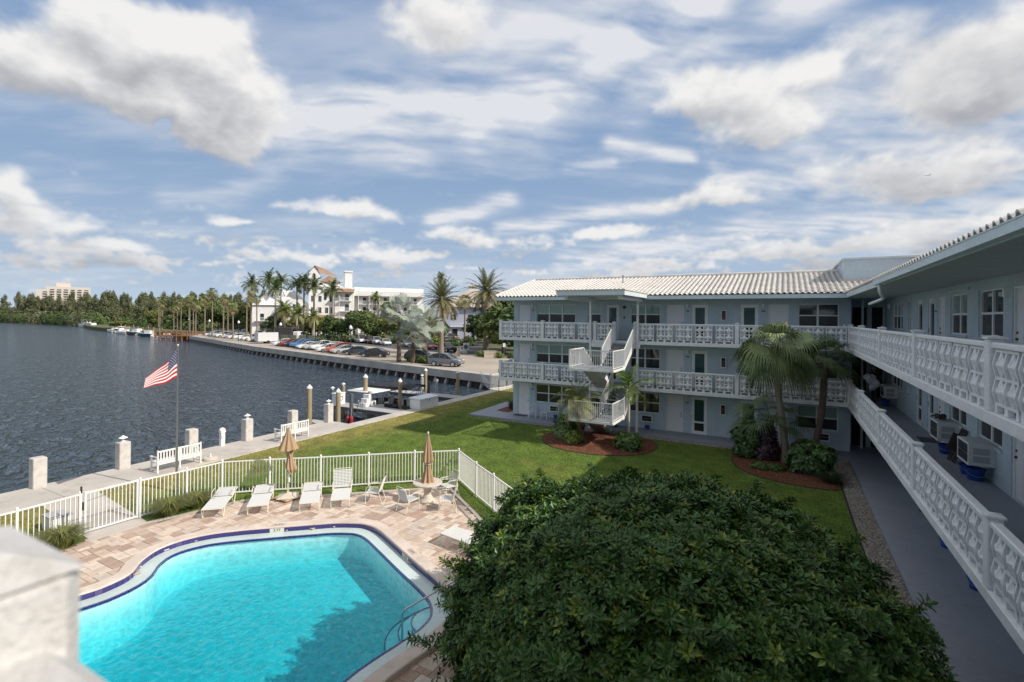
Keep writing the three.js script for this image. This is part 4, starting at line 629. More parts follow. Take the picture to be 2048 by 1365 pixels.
// ================= the wing the photograph was taken from: its top gallery, rail and eave
{
  const w = thing('apartment_wing', 'blurred white railing post and rail of the near top floor gallery', 'building', [-6, 5.2, 0.8]);
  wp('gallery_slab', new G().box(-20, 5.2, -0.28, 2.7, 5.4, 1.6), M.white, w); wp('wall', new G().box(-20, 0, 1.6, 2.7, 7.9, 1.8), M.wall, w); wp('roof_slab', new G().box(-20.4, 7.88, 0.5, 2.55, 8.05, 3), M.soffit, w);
  wp('rail', new G().cbox(-3.2, 6.29, -0.258, 2.6, 6.405, -0.11, 0.03), M.oldpaint, w);
  const g = new G(); g.cbox(-0.89, 5.4, -0.264, -0.675, 6.485, -0.06, 0.018); const a = [[-0.89, -0.264], [-0.675, -0.264], [-0.675, -0.06], [-0.89, -0.06]].map(([x, z]) => V(x, 6.478, z)), c = V(-0.78, 6.525, -0.16); for (let i = 0; i < 4; i++) g.tri(a[i], c, a[(i + 1) % 4]); wp('post', g, M.oldpaint, w);
  for (let k = 0; k < 5; k++) { const o = part('breeze_block', breeze, M.white, w); o.position.set(5.9 + k * 0.9 - (k > 2 ? 4.9 : 0), 0.206, -0.98); o.scale.y = 0.95; }
}
// ================= outside staircase with two landings
{
  const s = thing('outside_staircase', 'white steel staircase with barred railings on the blue wing', 'staircase', [-8.9, 0, -27]);
  const X0 = -10.1, XM = -9.02, X1 = -7.72, zt = -29.28, zl = -27.1, zf = -25.0;
  for (const [top, k] of [[2 * S, 1], [S, 0]]) {
    const ly = top - S / 2, n = 8, rise = S / 2 / n, run = (zl - zt) / (n - 1);
    wp('landing', new G().cbox(X0 - 0.06, ly - 0.12, zl, X1 + 0.06, ly, zf, 0.01), M.paint, s); wp('landing_floor', new G().box(X0, ly + 0.001, zl + 0.01, X1, ly + 0.006, zf - 0.04), M.floor, s);
    for (let i = 0; i < n - 1; i++) { wp('tread', new G().box(XM + 0.03, top - (i + 1) * rise - 0.04, zt + i * run, X1 - 0.03, top - (i + 1) * rise, zt + (i + 1) * run + 0.02), M.floor, s); wp('tread', new G().box(X0 + 0.03, top - S + (i + 1) * rise - 0.04, zt + i * run, XM - 0.05, top - S + (i + 1) * rise, zt + (i + 1) * run + 0.02), M.floor, s); }
    const str = (x, ya, yb) => new G().bar(V(x, ya, zt - 0.02), V(x, yb, zl + 0.1), 0.05, 0.28);
    for (const x of [XM + 0.02, X1 - 0.02]) wp('stringer', str(x, top - 0.16, ly - 0.1), M.paint, s); for (const x of [X0 + 0.02, XM - 0.06]) wp('stringer', str(x, top - S - 0.06, ly - 0.16), M.paint, s);
    wp('soffit_panel', new G().bar(V((X0 + XM) / 2 - 0.02, top - S - 0.18, zt + 0.05), V((X0 + XM) / 2 - 0.02, ly - 0.24, zl + 0.12), 1.0, 0.04), M.pillar, s);
    // barred railings
    const bars = sub('railing', s), hr = 0.98;
    const run2 = (p, q, name = 'picket') => { const L = p.distanceTo(q), m = Math.round(L / 0.115); for (let i = 0; i <= m; i++) { const a = p.clone().lerp(q, i / m); wp(name, new G().box(a.x - 0.011, a.y + 0.07, a.z - 0.011, a.x + 0.011, a.y + hr - 0.02, a.z + 0.011), M.paint, bars); } const up = (h) => [p.clone().add(V(0, h, 0)), q.clone().add(V(0, h, 0))]; wp('rail', new G().bar(...up(hr), 0.045, 0.045), M.paint, bars); wp('rail', new G().bar(...up(0.08), 0.03, 0.03), M.paint, bars); };
    run2(V(X0, ly, zf), V(X1, ly, zf)); run2(V(X1, ly, zf), V(X1, ly, zl)); run2(V(X0, ly, zl), V(X0, ly, zf));
    for (const x of [XM + 0.02, X1]) run2(V(x, top, zt), V(x, ly, zl)); run2(V(X0, ly, zl), V(X0, top - S, zt));
    for (const [x, z] of [[X0, zf], [X1, zf], [X1, zl], [XM + 0.02, zl]]) wp('newel', new G().box(x - 0.03, ly - 0.05, z - 0.03, x + 0.03, ly + hr + 0.03, z + 0.03), M.paint, bars);
    wp('bracket', new G().box(X0 - 0.3, top - 0.42, zt - 0.1, XM, top - 0.2, zt + 0.06), M.paint, s); wp('bracket', new G().box(X1, top - 0.42, zt - 0.1, X1 + 0.3, top - 0.2, zt + 0.06), M.paint, s);
  }
  wp('foot_plate', new G().quad(V(XM - 0.1, 0, -28.6), V(XM - 0.1, 1.1, -27.0), V(XM - 0.1, 1.1, -27.5), V(XM - 0.1, 0, -29.2)), M.paint, s);
}
// ---- things on the galleries
function wallUnit(label, at, face, big = 1) {   // through-wall air conditioner; face: turn of its front
  const t = thing('air_conditioner', label, 'air conditioner', at, face, 'wall air conditioners');
  const w = 0.34 * big, h = 0.42 * big, d = big > 1 ? 0.52 : 0.18;
  part('case', new G().cbox(-w, 0, 0, w, h, d, 0.015), M.acbody, t); part('grille', new G().box(-w + 0.05, 0.06, d + 0.001, w - 0.05, h - 0.05, d + 0.006), M.screen, t); part('bezel', new G().box(-w, h - 0.048, d + 0.001, w, h, d + 0.012).box(-w, 0, d + 0.001, w, 0.055, d + 0.012).box(-w, 0.0551, d + 0.001, -w + 0.048, h - 0.0481, d + 0.012).box(w - 0.048, 0.0551, d + 0.001, w, h - 0.0481, d + 0.012), M.trim, t);
  if (big > 1) for (const s of [-1, 1]) for (let k = 0; k < 2; k++) part('side_louvre', new G().box(s * w - 0.004, 0.09 + k * 0.2, 0.12, s * w + 0.006, 0.25 + k * 0.2, d - 0.08), M.dock, t);
  part('louvre', new G().box(-w + 0.06, h / 2 - 0.008, d + 0.0065, w - 0.06, h / 2 + 0.008, d + 0.012), M.metal, t); return t;
}
for (const [x, y, l] of [[-13.5, 0.42, 'beside the white side table'], [-7.35, 0.42, 'below the window behind the slim palm'], [1.75, 0.42, 'below the window behind the fan palms']]) wallUnit('small wall air conditioner ' + l, [x, y, -30.97], 0);
wallUnit('large boxy air conditioner nearest on the middle gallery', [4.62, S + 0.42, -17.1], -Math.PI / 2, 1.35); wallUnit('boxy air conditioner with dark things piled on top, middle gallery', [4.62, S + 0.42, -20.0], -Math.PI / 2, 1.35); wallUnit('boxy air conditioner at the dark far end of the middle gallery', [4.62, S + 0.42, -29.4], -Math.PI / 2, 1.35);
function bucket(label, x, y, z, s = 1) { const t = thing('bucket', label, 'bucket', [x, y, z], 0, 'blue buckets under the air conditioners'); part('shell', new G().lathe(0, 0, [[0.001, 0.01], [0.125 * s, 0.01], [0.17 * s, 0.24 * s], [0.185 * s, 0.24 * s], [0.185 * s, 0.26 * s], [0.16 * s, 0.26 * s], [0.118 * s, 0.03], [0.001, 0.03]], 20), M.bucket, t); part('handle', new G().tube([...Array(9)].map((_, k) => { const a = (k / 8) * Math.PI; return V(0.18 * s * Math.cos(a), 0.22 * s - 0.1 * s * Math.sin(a), 0.172 * s * Math.sin(a) * 0.4 + 0.16 * s); }), 0.006, 5), M.metal, t); return t; }
bucket('blue bucket in front below the nearest boxy air conditioner', 4.3, S, -16.95, 1.2); bucket('blue bucket tucked behind another under the nearest boxy air conditioner', 4.28, S, -17.45, 1.1); bucket('blue bucket under the air conditioner with things piled on top', 4.35, S, -19.85, 1.1); bucket('blue bucket at the dark far end of the middle gallery', 4.2, S, -29.3, 1.1);
bucket('blue bucket on the ground walkway, partly behind the lower railing', 4.3, 0, -16.75, 1.1); bucket('blue bucket on the ground walkway further along, half hidden by the slab', 4.3, 0, -19.4, 1.1); bucket('blue bucket by the white side table at the lawn', -13.35, 0, -30.7, 0.9); bucket('blue bucket under the air conditioner behind the slim palm', -7.3, 0, -30.7, 0.9); bucket('dark blue bucket behind the foot of the staircase', -9.2, 0, -30.4, 1.0); bucket('small blue bucket halfway along the ground walkway', 4.35, 0, -22.6, 0.9);
{
  const f = thing('folding_chair', 'dark wooden folding chair leaning folded against the blue wall', 'chair', [4.46, S, -18.85], 0.1);
  for (const s of [-0.22, -0.07, 0.09, 0.24]) part('slat', new G().bar(V(-0.22, 0, s), V(0.1, 0.95, s * 0.8), 0.05, 0.03), M.brownwood, f); part('seat', new G().bar(V(-0.12, 0.3, 0), V(0.04, 0.78, 0), 0.44, 0.03, V(0, 0, 1)), M.brownwood, f); part('cross_bar', new G().bar(V(-0.02, 0.62, -0.26), V(-0.02, 0.62, 0.26), 0.03), M.brownwood, f);
  const b = thing('rag_bundle', 'dark bundle lying on top of the boxy air conditioner', 'bundle', [4.3, S + 1.0, -20.05]); const R = rng(4), g = new G(); for (let k = 0; k < 9; k++) { const y = 0.03 + 0.08 * R(); g.tube([V(-0.2 + 0.3 * R(), y, -0.35 + 0.2 * R()), V(-0.1 + 0.2 * R(), y + 0.05, 0), V(-0.2 + 0.3 * R(), 0.04 + 0.06 * R(), 0.35 - 0.2 * R())], 0.03, 5); } part('cloth', g, M.brownwood, b);
  solo('doormat', new G().cbox(4.05, S + 0.006, -22.15, 4.55, S + 0.022, -21.35, 0.004), M.black, 'black doormat on the middle gallery outside a white door', 'doormat'); solo('doormat', new G().cbox(-16.35, 0.004, -30.75, -15.45, 0.02, -30.3, 0.004), M.black, 'black doormat outside the corner door beside the lawn', 'doormat');
}
function plasticChair(label, at, turn) {
  const t = thing('plastic_chair', label, 'chair', at, turn, 'white plastic patio chairs');
  part('seat', new G().cbox(-0.24, 0.40, -0.22, 0.24, 0.43, 0.24, 0.012), M.plastic, t);
  for (const [x, z] of [[-0.22, 0.2], [0.22, 0.2], [-0.22, -0.22], [0.22, -0.22]]) part('leg', new G().bar(V(x * 1.08, 0, z * 1.15), V(x, 0.41, z), 0.05, 0.04), M.plastic, t);
  const bk = new G(); for (let k = 0; k < 5; k++) bk.bar(V(-0.16 + k * 0.08, 0.42, -0.22), V(-0.2 + k * 0.1, 0.76, -0.31), 0.05, 0.014, V(1, 0, 0)); bk.tube([...Array(9)].map((_, k) => { const a = (k / 8) * Math.PI; return V(0.24 * Math.cos(a), 0.72 + 0.09 * Math.sin(a), -0.3); }), 0.022, 6); part('backrest', bk, M.plastic, t);
  for (const s of [-1, 1]) part('armrest', new G().tube([V(s * 0.25, 0.42, 0.2), V(s * 0.27, 0.62, 0.18), V(s * 0.27, 0.64, -0.1), V(s * 0.24, 0.7, -0.29)], 0.022, 6), M.plastic, t);
}
plasticChair('white plastic armchair by the corner door at the lawn', [-14.9, 0, -30.45], 0.25); plasticChair('white plastic armchair behind the leaning date palm', [-12.1, 0, -30.3], -0.3);
{ const t = thing('side_table', 'small white plastic side table between chair and air conditioner', 'table', [-14.0, 0, -30.4]); part('table_top', new G().cbox(-0.25, 0.40, -0.22, 0.25, 0.43, 0.22, 0.01), M.plastic, t); for (const [x, z] of [[-0.21, 0.18], [0.21, 0.18], [-0.21, -0.18], [0.21, -0.18]]) part('leg', new G().bar(V(x * 1.1, 0, z * 1.1), V(x, 0.4, z), 0.045), M.plastic, t); }

// ---------------------------------------------------------------- pool fence and gate
{
  const f = thing('pool_fence', 'white barred fence round the pool deck', 'fence', [-15, LY, -12]), H = 1.3, pk = new G().box(-0.011, 0.07, -0.011, 0.011, H - 0.05, 0.011).build(), ps = new G().cbox(-0.032, 0, -0.032, 0.032, H + 0.03, 0.032, 0.006).lathe(0, 0, [[0.042, H + 0.03], [0.03, H + 0.055], [0.001, H + 0.07]], 8).build();
  const place = (geo, name, x, z, par = f) => { const o = part(name, geo, M.paint, par); o.position.set(x + 15, 0, z + 12); return o; };
  const run = (pts, gap) => pts.forEach((p, i) => {
    place(ps, 'post', ...p); if (!pts[i + 1]) return; const q = pts[i + 1], L = Math.hypot(q[0] - p[0], q[1] - p[1]), n = Math.round(L / 0.118);
    for (let k = 1; k < n; k++) place(pk, 'picket', mix(p[0], q[0], k / n), mix(p[1], q[1], k / n)).rotation.y = -Math.atan2(q[1] - p[1], q[0] - p[0]);
    for (const y of [H - 0.04, 0.09]) wp('rail', new G().bar(V(p[0], LY + y, p[1]), V(q[0], LY + y, q[1]), 0.04, 0.04), M.paint, f);
  });
  run([[-18.85, -4.3], [-18.92, -5.75], [-19.0, -7.22]]); run([[-18.88, -8.8], [-18.72, -10.2], [-18.62, -11.42], [-17.42, -12.55], [-16.0, -13.75], [-14.66, -14.98], [-13.3, -16.18], [-11.9, -17.33], [-10.25, -16.1], [-8.95, -15.2], [-7.2, -13.95]]);
  const g = thing('pool_gate', 'white barred gate on the path to the promenade', 'gate', [-18.95, LY, -7.3]), a = [0, 0], b = [0.06, -1.42];
  for (let k = 1; k < 13; k++) { const o = part('picket', pk, M.paint, g); o.position.set(mix(0, b[0], k / 13), 0.03, mix(-0.05, b[1], k / 13)); }
  for (const [x, z] of [[0, -0.03], b]) part('stile', new G().cbox(x - 0.028, 0.05, z - 0.028, x + 0.028, H + 0.02, z + 0.028, 0.005), M.paint, g);
  for (const y of [0.09, H - 0.02]) part('rail', new G().bar(V(0, y, -0.05), V(b[0], y, b[1]), 0.045), M.paint, g);
  part('brace', new G().bar(V(0.015, 1.02, -0.06), V(b[0] + 0.015, H - 0.1, b[1]), 0.012), M.metal, g); part('latch', new G().box(-0.05, 0.75, -0.02, -0.02, 1.0, 0.03).box(-0.05, H, 0.04, -0.01, H + 0.2, 0.08), M.black, g);
  const st = thing('dock_box', 'low white box step on the grass beside the pool gate', 'box', [-20.25, LY, -7.1]); part('case', new G().cbox(-0.35, 0, -0.25, 0.35, 0.42, 0.25, 0.015), M.paint, st); part('lid', new G().cbox(-0.37, 0.421, -0.27, 0.37, 0.46, 0.27, 0.01), M.dock, st);
}
// ---------------------------------------------------------------- pool furniture
// local +x: towards the foot; straps across z
function lounger(label, at, turn, back = 0.1) {
  const t = thing('sun_lounger', label, 'sun lounger', at, turn, 'strap loungers by the pool'), w = 0.31, y = 0.33, L = 1.22, bl = 0.72, bx = -bl * Math.cos(back), by = bl * Math.sin(back);
  part('side_frame', new G().tube([V(L, y, w), V(0, y, w)], 0.016).tube([V(L, y, -w), V(0, y, -w)], 0.016).tube([V(L, y, -w), V(L, y, w)], 0.016), M.frame, t);
  part('back_frame', new G().tube([V(0, y, w), V(bx, y + by, w), V(bx - 0.03, y + by, w - 0.06), V(bx - 0.03, y + by, -w + 0.06), V(bx, y + by, -w), V(0, y, -w)], 0.016), M.frame, t);
  for (const s of [-1, 1]) { part('leg', new G().tube([V(L - 0.02, y, s * w), V(L - 0.1, 0.03, s * w), V(L - 0.16, 0.015, s * w), V(L - 0.32, y, s * w)], 0.014), M.frame, t); part('leg', new G().tube([V(0.1, y, s * w), V(-0.18, 0.03, s * w), V(-0.26, 0.015, s * w), V(-0.4, y - 0.02, s * w)], 0.014), M.frame, t); part('arm', new G().tube([V(0.12, y, s * (w + 0.02)), V(0.02, y + 0.2, s * (w + 0.03)), V(-0.3, y + 0.22, s * (w + 0.03)), V(-0.42, y, s * (w + 0.02))], 0.014), M.frame, t); }
  const sg = new G().cbox(-0.019, -0.004, -w - 0.012, 0.019, 0.006, w + 0.012, 0.003).build();
  for (let k = 0; k < 22; k++) { const o = part('strap', sg, M.vinyl, t); o.position.set(L - 0.04 - k * 0.054, y + 0.014, 0); }
  for (let k = 0; k < 12; k++) { const o = part('strap', sg, M.vinyl, t), d = 0.06 + k * 0.054; o.position.set(-d * Math.cos(back) + 0.012 * Math.sin(back), y + d * Math.sin(back) + 0.012, 0); o.rotation.z = -back; }
  return t;
}
// the loungers stand along the fence, feet to the pool
lounger('flat white strap lounger beside the spiky grass clumps', [-17.51, LY + 0.03, -10.77], -0.81, 0.13); lounger('flat white strap lounger second from the grass clumps', [-16.55, LY + 0.03, -11.65], -0.75, 0.13); lounger('flat white strap lounger just beyond the half closed umbrella', [-15.25, LY + 0.03, -12.72], -0.77, 0.13); lounger('white strap lounger with its back raised upright', [-14.53, LY + 0.03, -13.5], -0.81, 1.2); lounger('white strap lounger half hidden by the big green bush', [-7.75, LY + 0.03, -12.3], 3.0, 0.1);
function strapChair(label, at, turn) {   // faces local +x
  const t = thing('strap_chair', label, 'chair', at, turn, 'strap chairs at the round table'), w = 0.26;
  for (const s of [-1, 1]) { part('side_frame', new G().tube([V(0.26, 0.01, s * w), V(0.25, 0.42, s * w), V(0.24, 0.6, s * w), V(0.1, 0.64, s * w), V(-0.2, 0.62, s * w)], 0.014), M.frame, t); part('leg', new G().tube([V(-0.34, 0.01, s * w), V(-0.22, 0.4, s * w)], 0.014), M.frame, t); }
  part('sled', new G().tube([V(-0.34, 0.012, -w), V(-0.34, 0.012, w)], 0.012), M.frame, t);
  part('back_frame', new G().tube([V(-0.2, 0.38, w - 0.02), V(-0.36, 0.86, w - 0.03), V(-0.375, 0.9, w - 0.09), V(-0.375, 0.9, -w + 0.09), V(-0.36, 0.86, -w + 0.03), V(-0.2, 0.38, -w + 0.02)], 0.014), M.frame, t);
  part('seat_frame', new G().tube([V(0.25, 0.42, w), V(-0.2, 0.38, w - 0.02)], 0.012).tube([V(0.25, 0.42, -w), V(-0.2, 0.38, -w + 0.02)], 0.012), M.frame, t);
  const sg = new G().cbox(-0.02, -0.003, -w + 0.005, 0.02, 0.004, w - 0.005, 0.002).build();
  for (let k = 0; k < 9; k++) { const o = part('strap', sg, M.vinyl, t); o.position.set(0.22 - k * 0.05, 0.43 - k * 0.004, 0); }
  for (let k = 0; k < 9; k++) { const o = part('strap', sg, M.vinyl, t), d = k / 9; o.position.set(-0.21 - 0.13 * d, 0.43 + 0.4 * d, 0); o.rotation.z = 1.25 - Math.PI; }
}
const TB = [-11.5, LY + 0.03, -14.75];
strapChair('white strap chair beside the upright lounger, turned to the pool', [-13.15, LY + 0.03, -13.75], -2.64); strapChair('white strap chair seen from behind in front of the round table', [-11.55, LY + 0.03, -13.75], 1.4); strapChair('white strap chair at the table on the side of the green bush', [-10.4, LY + 0.03, -14.42], -2.54); strapChair('white strap chair behind the round table, at the fence', [-11.2, LY + 0.03, -15.6], -1.9);
{
  const t = thing('round_table', 'round pale stone table on a pedestal with the closed umbrella', 'table', TB);
  part('table_top', new G().lathe(0, 0, [[0.001, 0.66], [0.5, 0.66], [0.535, 0.675], [0.54, 0.71], [0.525, 0.73], [0.03, 0.735], [0.001, 0.735]], 36), M.terrazzo, t); part('pedestal', new G().lathe(0, 0, [[0.30, 0], [0.30, 0.05], [0.2, 0.14], [0.13, 0.28], [0.14, 0.45], [0.22, 0.6], [0.28, 0.66]], 24), M.terrazzo, t);
}
function umbrella(label, at, top, kind) {
  const t = thing('patio_umbrella', label, 'umbrella', at), R = rng(kind + 2);
  part('pole', new G().cyl(0, 0, 0, top, 0.021, 0.019, 10), M.paint, t); part('finial', new G().lathe(0, 0, [[0.02, top], [0.032, top + 0.03], [0.02, top + 0.07], [0.001, top + 0.09]], 10), M.paint, t);
  // folded canvas: pleated profile
  const prof = kind ? [[0.03, top], [0.08, top - 0.25], [0.13, top - 0.6], [0.17, top - 0.95], [0.165, top - 1.02], [0.09, top - 1.1], [0.10, top - 1.3], [0.13, top - 1.42], [0.2, top - 1.68], [0.23, top - 1.8]] : [[0.03, top], [0.1, top - 0.2], [0.2, top - 0.5], [0.31, top - 0.78], [0.30, top - 0.8], [0.12, top - 0.8], [0.10, top - 0.95], [0.09, top - 1.1], [0.15, top - 1.35], [0.17, top - 1.5], [0.1, top - 1.65]];
  const g = new G(), n = 48, P = (i, k) => { const a = (k / n) * PI2, [r, y] = prof[i], f = r * (1 + (kind ? 0.22 : 0.16) * Math.cos(8 * a + i * 0.12) * (i > 1 ? 1 : 0.4)) + 0.012 * Math.sin(3 * a + i); const lean = kind ? 0 : i > 4 ? (i - 4) * 0.022 : 0; return V(f * Math.cos(a) + lean, y + (i >= prof.length - 1 ? 0.05 * Math.cos(8 * a) + 0.02 * R() * 0 : 0), f * Math.sin(a) - lean * 0.5); };
  for (let i = 0; i + 1 < prof.length; i++) for (let k = 0; k < n; k++) g.quad(P(i, k + 1), P(i, k), P(i + 1, k), P(i + 1, k + 1)); part('canopy', g, M.canvas, t);
  part('tie', new G().tube([...Array(17)].map((_, k) => { const a = (k / 16) * PI2; return V(0.115 * Math.cos(a), top - (kind ? 1.1 : 0.9), 0.115 * Math.sin(a)); }), 0.012, 5), M.vinyl, t);
  return t;
}
umbrella('closed tan umbrella standing through the round table', [TB[0], TB[1] - 0.02 + 0.73 - 0.72, TB[2]], 2.5, 1);
{
  const u = umbrella('tan umbrella tied half closed, on a weighted base by the loungers', [-16.15, LY + 0.03, -12.4], 2.62, 0);
  part('base', new G().cbox(-0.37, 0.02, -0.37, 0.37, 0.1, 0.37, 0.03), M.canvas, u); part('base_cover', new G().lathe(0, 0, [[0.50, 0.101], [0.35, 0.14], [0.1, 0.2], [0.045, 0.24], [0.04, 0.6], [0.024, 0.62]], 4), M.terrazzo, u); part('crank', new G().box(0.02, 0.62, -0.03, 0.07, 0.78, 0.03), M.paint, u); part('crank', new G().tube([V(0.05, 1.55, 0), V(0.12, 1.58, 0.03), V(0.13, 1.66, 0.03)], 0.014), M.black, u);
  const b = thing('umbrella_base', 'round concrete umbrella base on the promenade', 'umbrella base', [-23.5, LY + 0.036, -13.85]); part('disc', new G().lathe(0, 0, [[0.001, 0], [0.29, 0], [0.31, 0.05], [0.29, 0.12], [0.05, 0.14], [0.001, 0.14]], 28), M.terrazzo, b); part('socket', new G().cyl(0, 0.14, 0, 0.3, 0.035), M.paint, b);
}
{
  const h = thing('pool_handrail', 'steel handrail over the pool entry steps', 'handrail', [-6.6, 0, -9]); wp('rail', new G().tube(new THREE.CatmullRomCurve3([V(-7.4, -0.72, -8.64), V(-7.38, 0.16, -8.62), V(-7.34, 0.25, -8.65), V(-7.2, 0.34, -8.78), V(-6.5, 0.78, -9.4), V(-6.3, 0.84, -9.57), V(-6.22, 0.78, -9.64), V(-6.2, 0, -9.66)], false, 'catmullrom', 0.05).getPoints(40), 0.022, 8), M.steel, h); wp('flange', new G().cyl(-6.2, 0.05, -9.66, 0.075, 0.05), M.steel, h);
}
// ---------------------------------------------------------------- promenade
function pillarAt(z, label, lamp) {
  const t = thing('concrete_pillar', label, 'pillar', [-25.5, LY, z], 0, 'pillars along the river edge'); part('shaft', new G().cbox(-0.215, 0, -0.215, 0.215, 1.2, 0.215, 0.025), M.pillar, t);
  if (lamp) { part('lamp_neck', new G().lathe(0, 0, [[0.09, 1.2], [0.05, 1.24], [0.05, 1.3], [0.085, 1.36]], 14), M.paint, t); part('lamp_hood', new G().lathe(0, 0, [[0.17, 1.36], [0.17, 1.375], [0.05, 1.44], [0.03, 1.47], [0.001, 1.48]], 18), M.paint, t); }
}
pillarAt(-8.35, 'plain concrete pillar nearest, at the picture edge'); pillarAt(-11.2, 'concrete pillar with white lamp, second from the near end', 1); pillarAt(-14.1, 'plain concrete pillar behind the near bench'); pillarAt(-17.0, 'concrete pillar with white lamp beyond the utility post', 1); pillarAt(-19.85, 'plain concrete pillar behind the far bench'); pillarAt(-22.5, 'concrete pillar with white lamp at the promenade corner', 1);
{ const t = thing('utility_post', 'slim white power post with small hoods on the promenade', 'utility post', [-25.5, LY + 0.03, -15.62]); part('shaft', new G().cbox(-0.1, 0, -0.1, 0.1, 0.68, 0.1, 0.01), M.paint, t); part('head', new G().cbox(-0.13, 0.68, -0.13, 0.13, 0.84, 0.13, 0.03), M.paint, t); part('hood', new G().lathe(0, 0, [[0.15, 0.84], [0.12, 0.9], [0.001, 0.96]], 12), M.paint, t); for (const s of [-1, 1]) part('socket_cover', new G().cbox(0.1, 0.42, s * 0.05 - 0.035, 0.14, 0.56, s * 0.05 + 0.035, 0.008), M.plastic, t); }
function bench(label, at, L) {   // looks to the river (-x), runs along z
  const t = thing('park_bench', label, 'bench', at, 0, 'white benches on the promenade'), n = Math.round(L / 0.115);
  for (const z of [0, L / 2, L]) { part('leg', new G().cbox(-0.03, 0, z - 0.03, 0.03, z === L / 2 ? 0.92 : 0.96, z + 0.03, 0.006), M.paint, t); part('leg', new G().cbox(-0.53, 0, z - 0.03, -0.47, z === L / 2 ? 0.42 : 0.64, z + 0.03, 0.006), M.paint, t); }
  for (const z of [0, L]) { part('armrest', new G().cbox(-0.58, 0.641, z - 0.045, 0, 0.675, z + 0.045, 0.008), M.paint, t); part('stretcher', new G().box(-0.47, 0.1, z - 0.015, -0.03, 0.15, z + 0.015), M.paint, t); }
  for (let k = 0; k < 5; k++) part('seat_slat', new G().cbox(-0.52 + k * 0.1, 0.42, -0.02, -0.435 + k * 0.1, 0.445, L + 0.02, 0.005), M.paint, t);
  for (let k = 1; k < n; k++) part('back_slat', new G().box(-0.012, 0.5, (k * L) / n - 0.026, 0.012, 0.86, (k * L) / n + 0.026), M.paint, t);
  part('back_rail', new G().cbox(-0.025, 0.861, 0, 0.025, 0.93, L, 0.008), M.paint, t); part('back_rail', new G().box(-0.02, 0.44, 0.03, 0.02, 0.5, L - 0.03), M.paint, t); part('apron', new G().box(-0.5, 0.34, 0.03, -0.47, 0.419, L - 0.03).box(-0.02, 0.34, 0.03, 0.01, 0.419, L - 0.03), M.paint, t);
}
bench('white slatted bench behind the flagpole', [-23.42, LY + 0.036, -13.35], 1.78); bench('white slatted bench further along beyond the tan umbrella', [-23.5, LY + 0.036, -19.3], 1.7);
{
  const f = thing('flagpole', 'tall slim silver flagpole on the lawn by the promenade', 'flagpole', [-20.48, LY, -10.78]); part('pole', new G().cyl(0, 0, 0, 5.62, 0.045, 0.03, 12), M.metal, f); part('truck', new G().lathe(0, 0, [[0.03, 5.62], [0.04, 5.65], [0.001, 5.68]], 10), M.paint, f); part('collar', new G().cyl(0, 0, 0, 0.12, 0.09, 0.07), M.metal, f);
  const c = document.createElement('canvas'); c.width = 760; c.height = 400; const x = c.getContext('2d'); for (let k = 0; k < 13; k++) { x.fillStyle = k % 2 ? '#e9e4e2' : '#b3202c'; x.fillRect(0, (k * 400) / 13, 760, 400 / 13 + 1); } x.fillStyle = '#23305c'; x.fillRect(0, 0, 304, (400 * 7) / 13);
  x.fillStyle = '#e9e4e2'; for (let r = 0; r < 9; r++) for (let q = 0; q < (r % 2 ? 5 : 6); q++) { const cx = 25.3 * (1 + q * 2 + (r % 2)), cy = 21.5 * (1 + r); x.beginPath(); for (let k = 0; k < 10; k++) { const rad = k % 2 ? 4.8 : 12, a = -Math.PI / 2 + (k * Math.PI) / 5; x.lineTo(cx + rad * Math.cos(a), cy + rad * Math.sin(a)); } x.fill(); }
  const t = new THREE.CanvasTexture(c); t.colorSpace = THREE.SRGBColorSpace; const m = mat([1, 1, 1], 0.9, { sheen: 0.3 }); m.map = t;
  const NU = 40, NV = 24, P = [], UV = [], I = [], A = V(-20.49, 5.46, -10.76), B = V(-20.49, 4.3, -10.76), C = V(-20.2, 4.42, -9.55), Dd = V(-20.05, 4.08, -9.42);
  for (let j = 0; j <= NV; j++) for (let i = 0; i <= NU; i++) { const u = i / NU, v = j / NV, h = A.clone().lerp(B, v), e = C.clone().lerp(Dd, v), p = h.lerp(e, u), fold = Math.sin(u * 7 + v * 3.2) * 0.10 * Math.sin(Math.PI * Math.min(1, u * 1.1)), sag = Math.sin(Math.PI * u); p.x += fold * 0.7 + 0.18 * sag * (0.5 - v); p.z += fold * 0.55 - 0.1 * sag; p.y += -0.05 * sag * v + 0.03 * Math.sin(u * 9 + 1) * sag; P.push(p.x, p.y, p.z); UV.push(u, 1 - v); }
  for (let j = 0; j < NV; j++) for (let i = 0; i < NU; i++) { const a = j * (NU + 1) + i; I.push(a, a + NU + 1, a + 1, a + 1, a + NU + 1, a + NU + 2); }
  const g = new THREE.BufferGeometry(); g.setAttribute('position', new THREE.Float32BufferAttribute(P, 3)); g.setAttribute('uv', new THREE.Float32BufferAttribute(UV, 2)); g.setIndex(I); g.computeVertexNormals(); g.translate(20.48, -4.3, 10.78); const o = solo('flag', g, m, 'flag with red and white stripes and starry blue corner', 'flag'); o.position.set(-20.48, 4.3, -10.78);
}
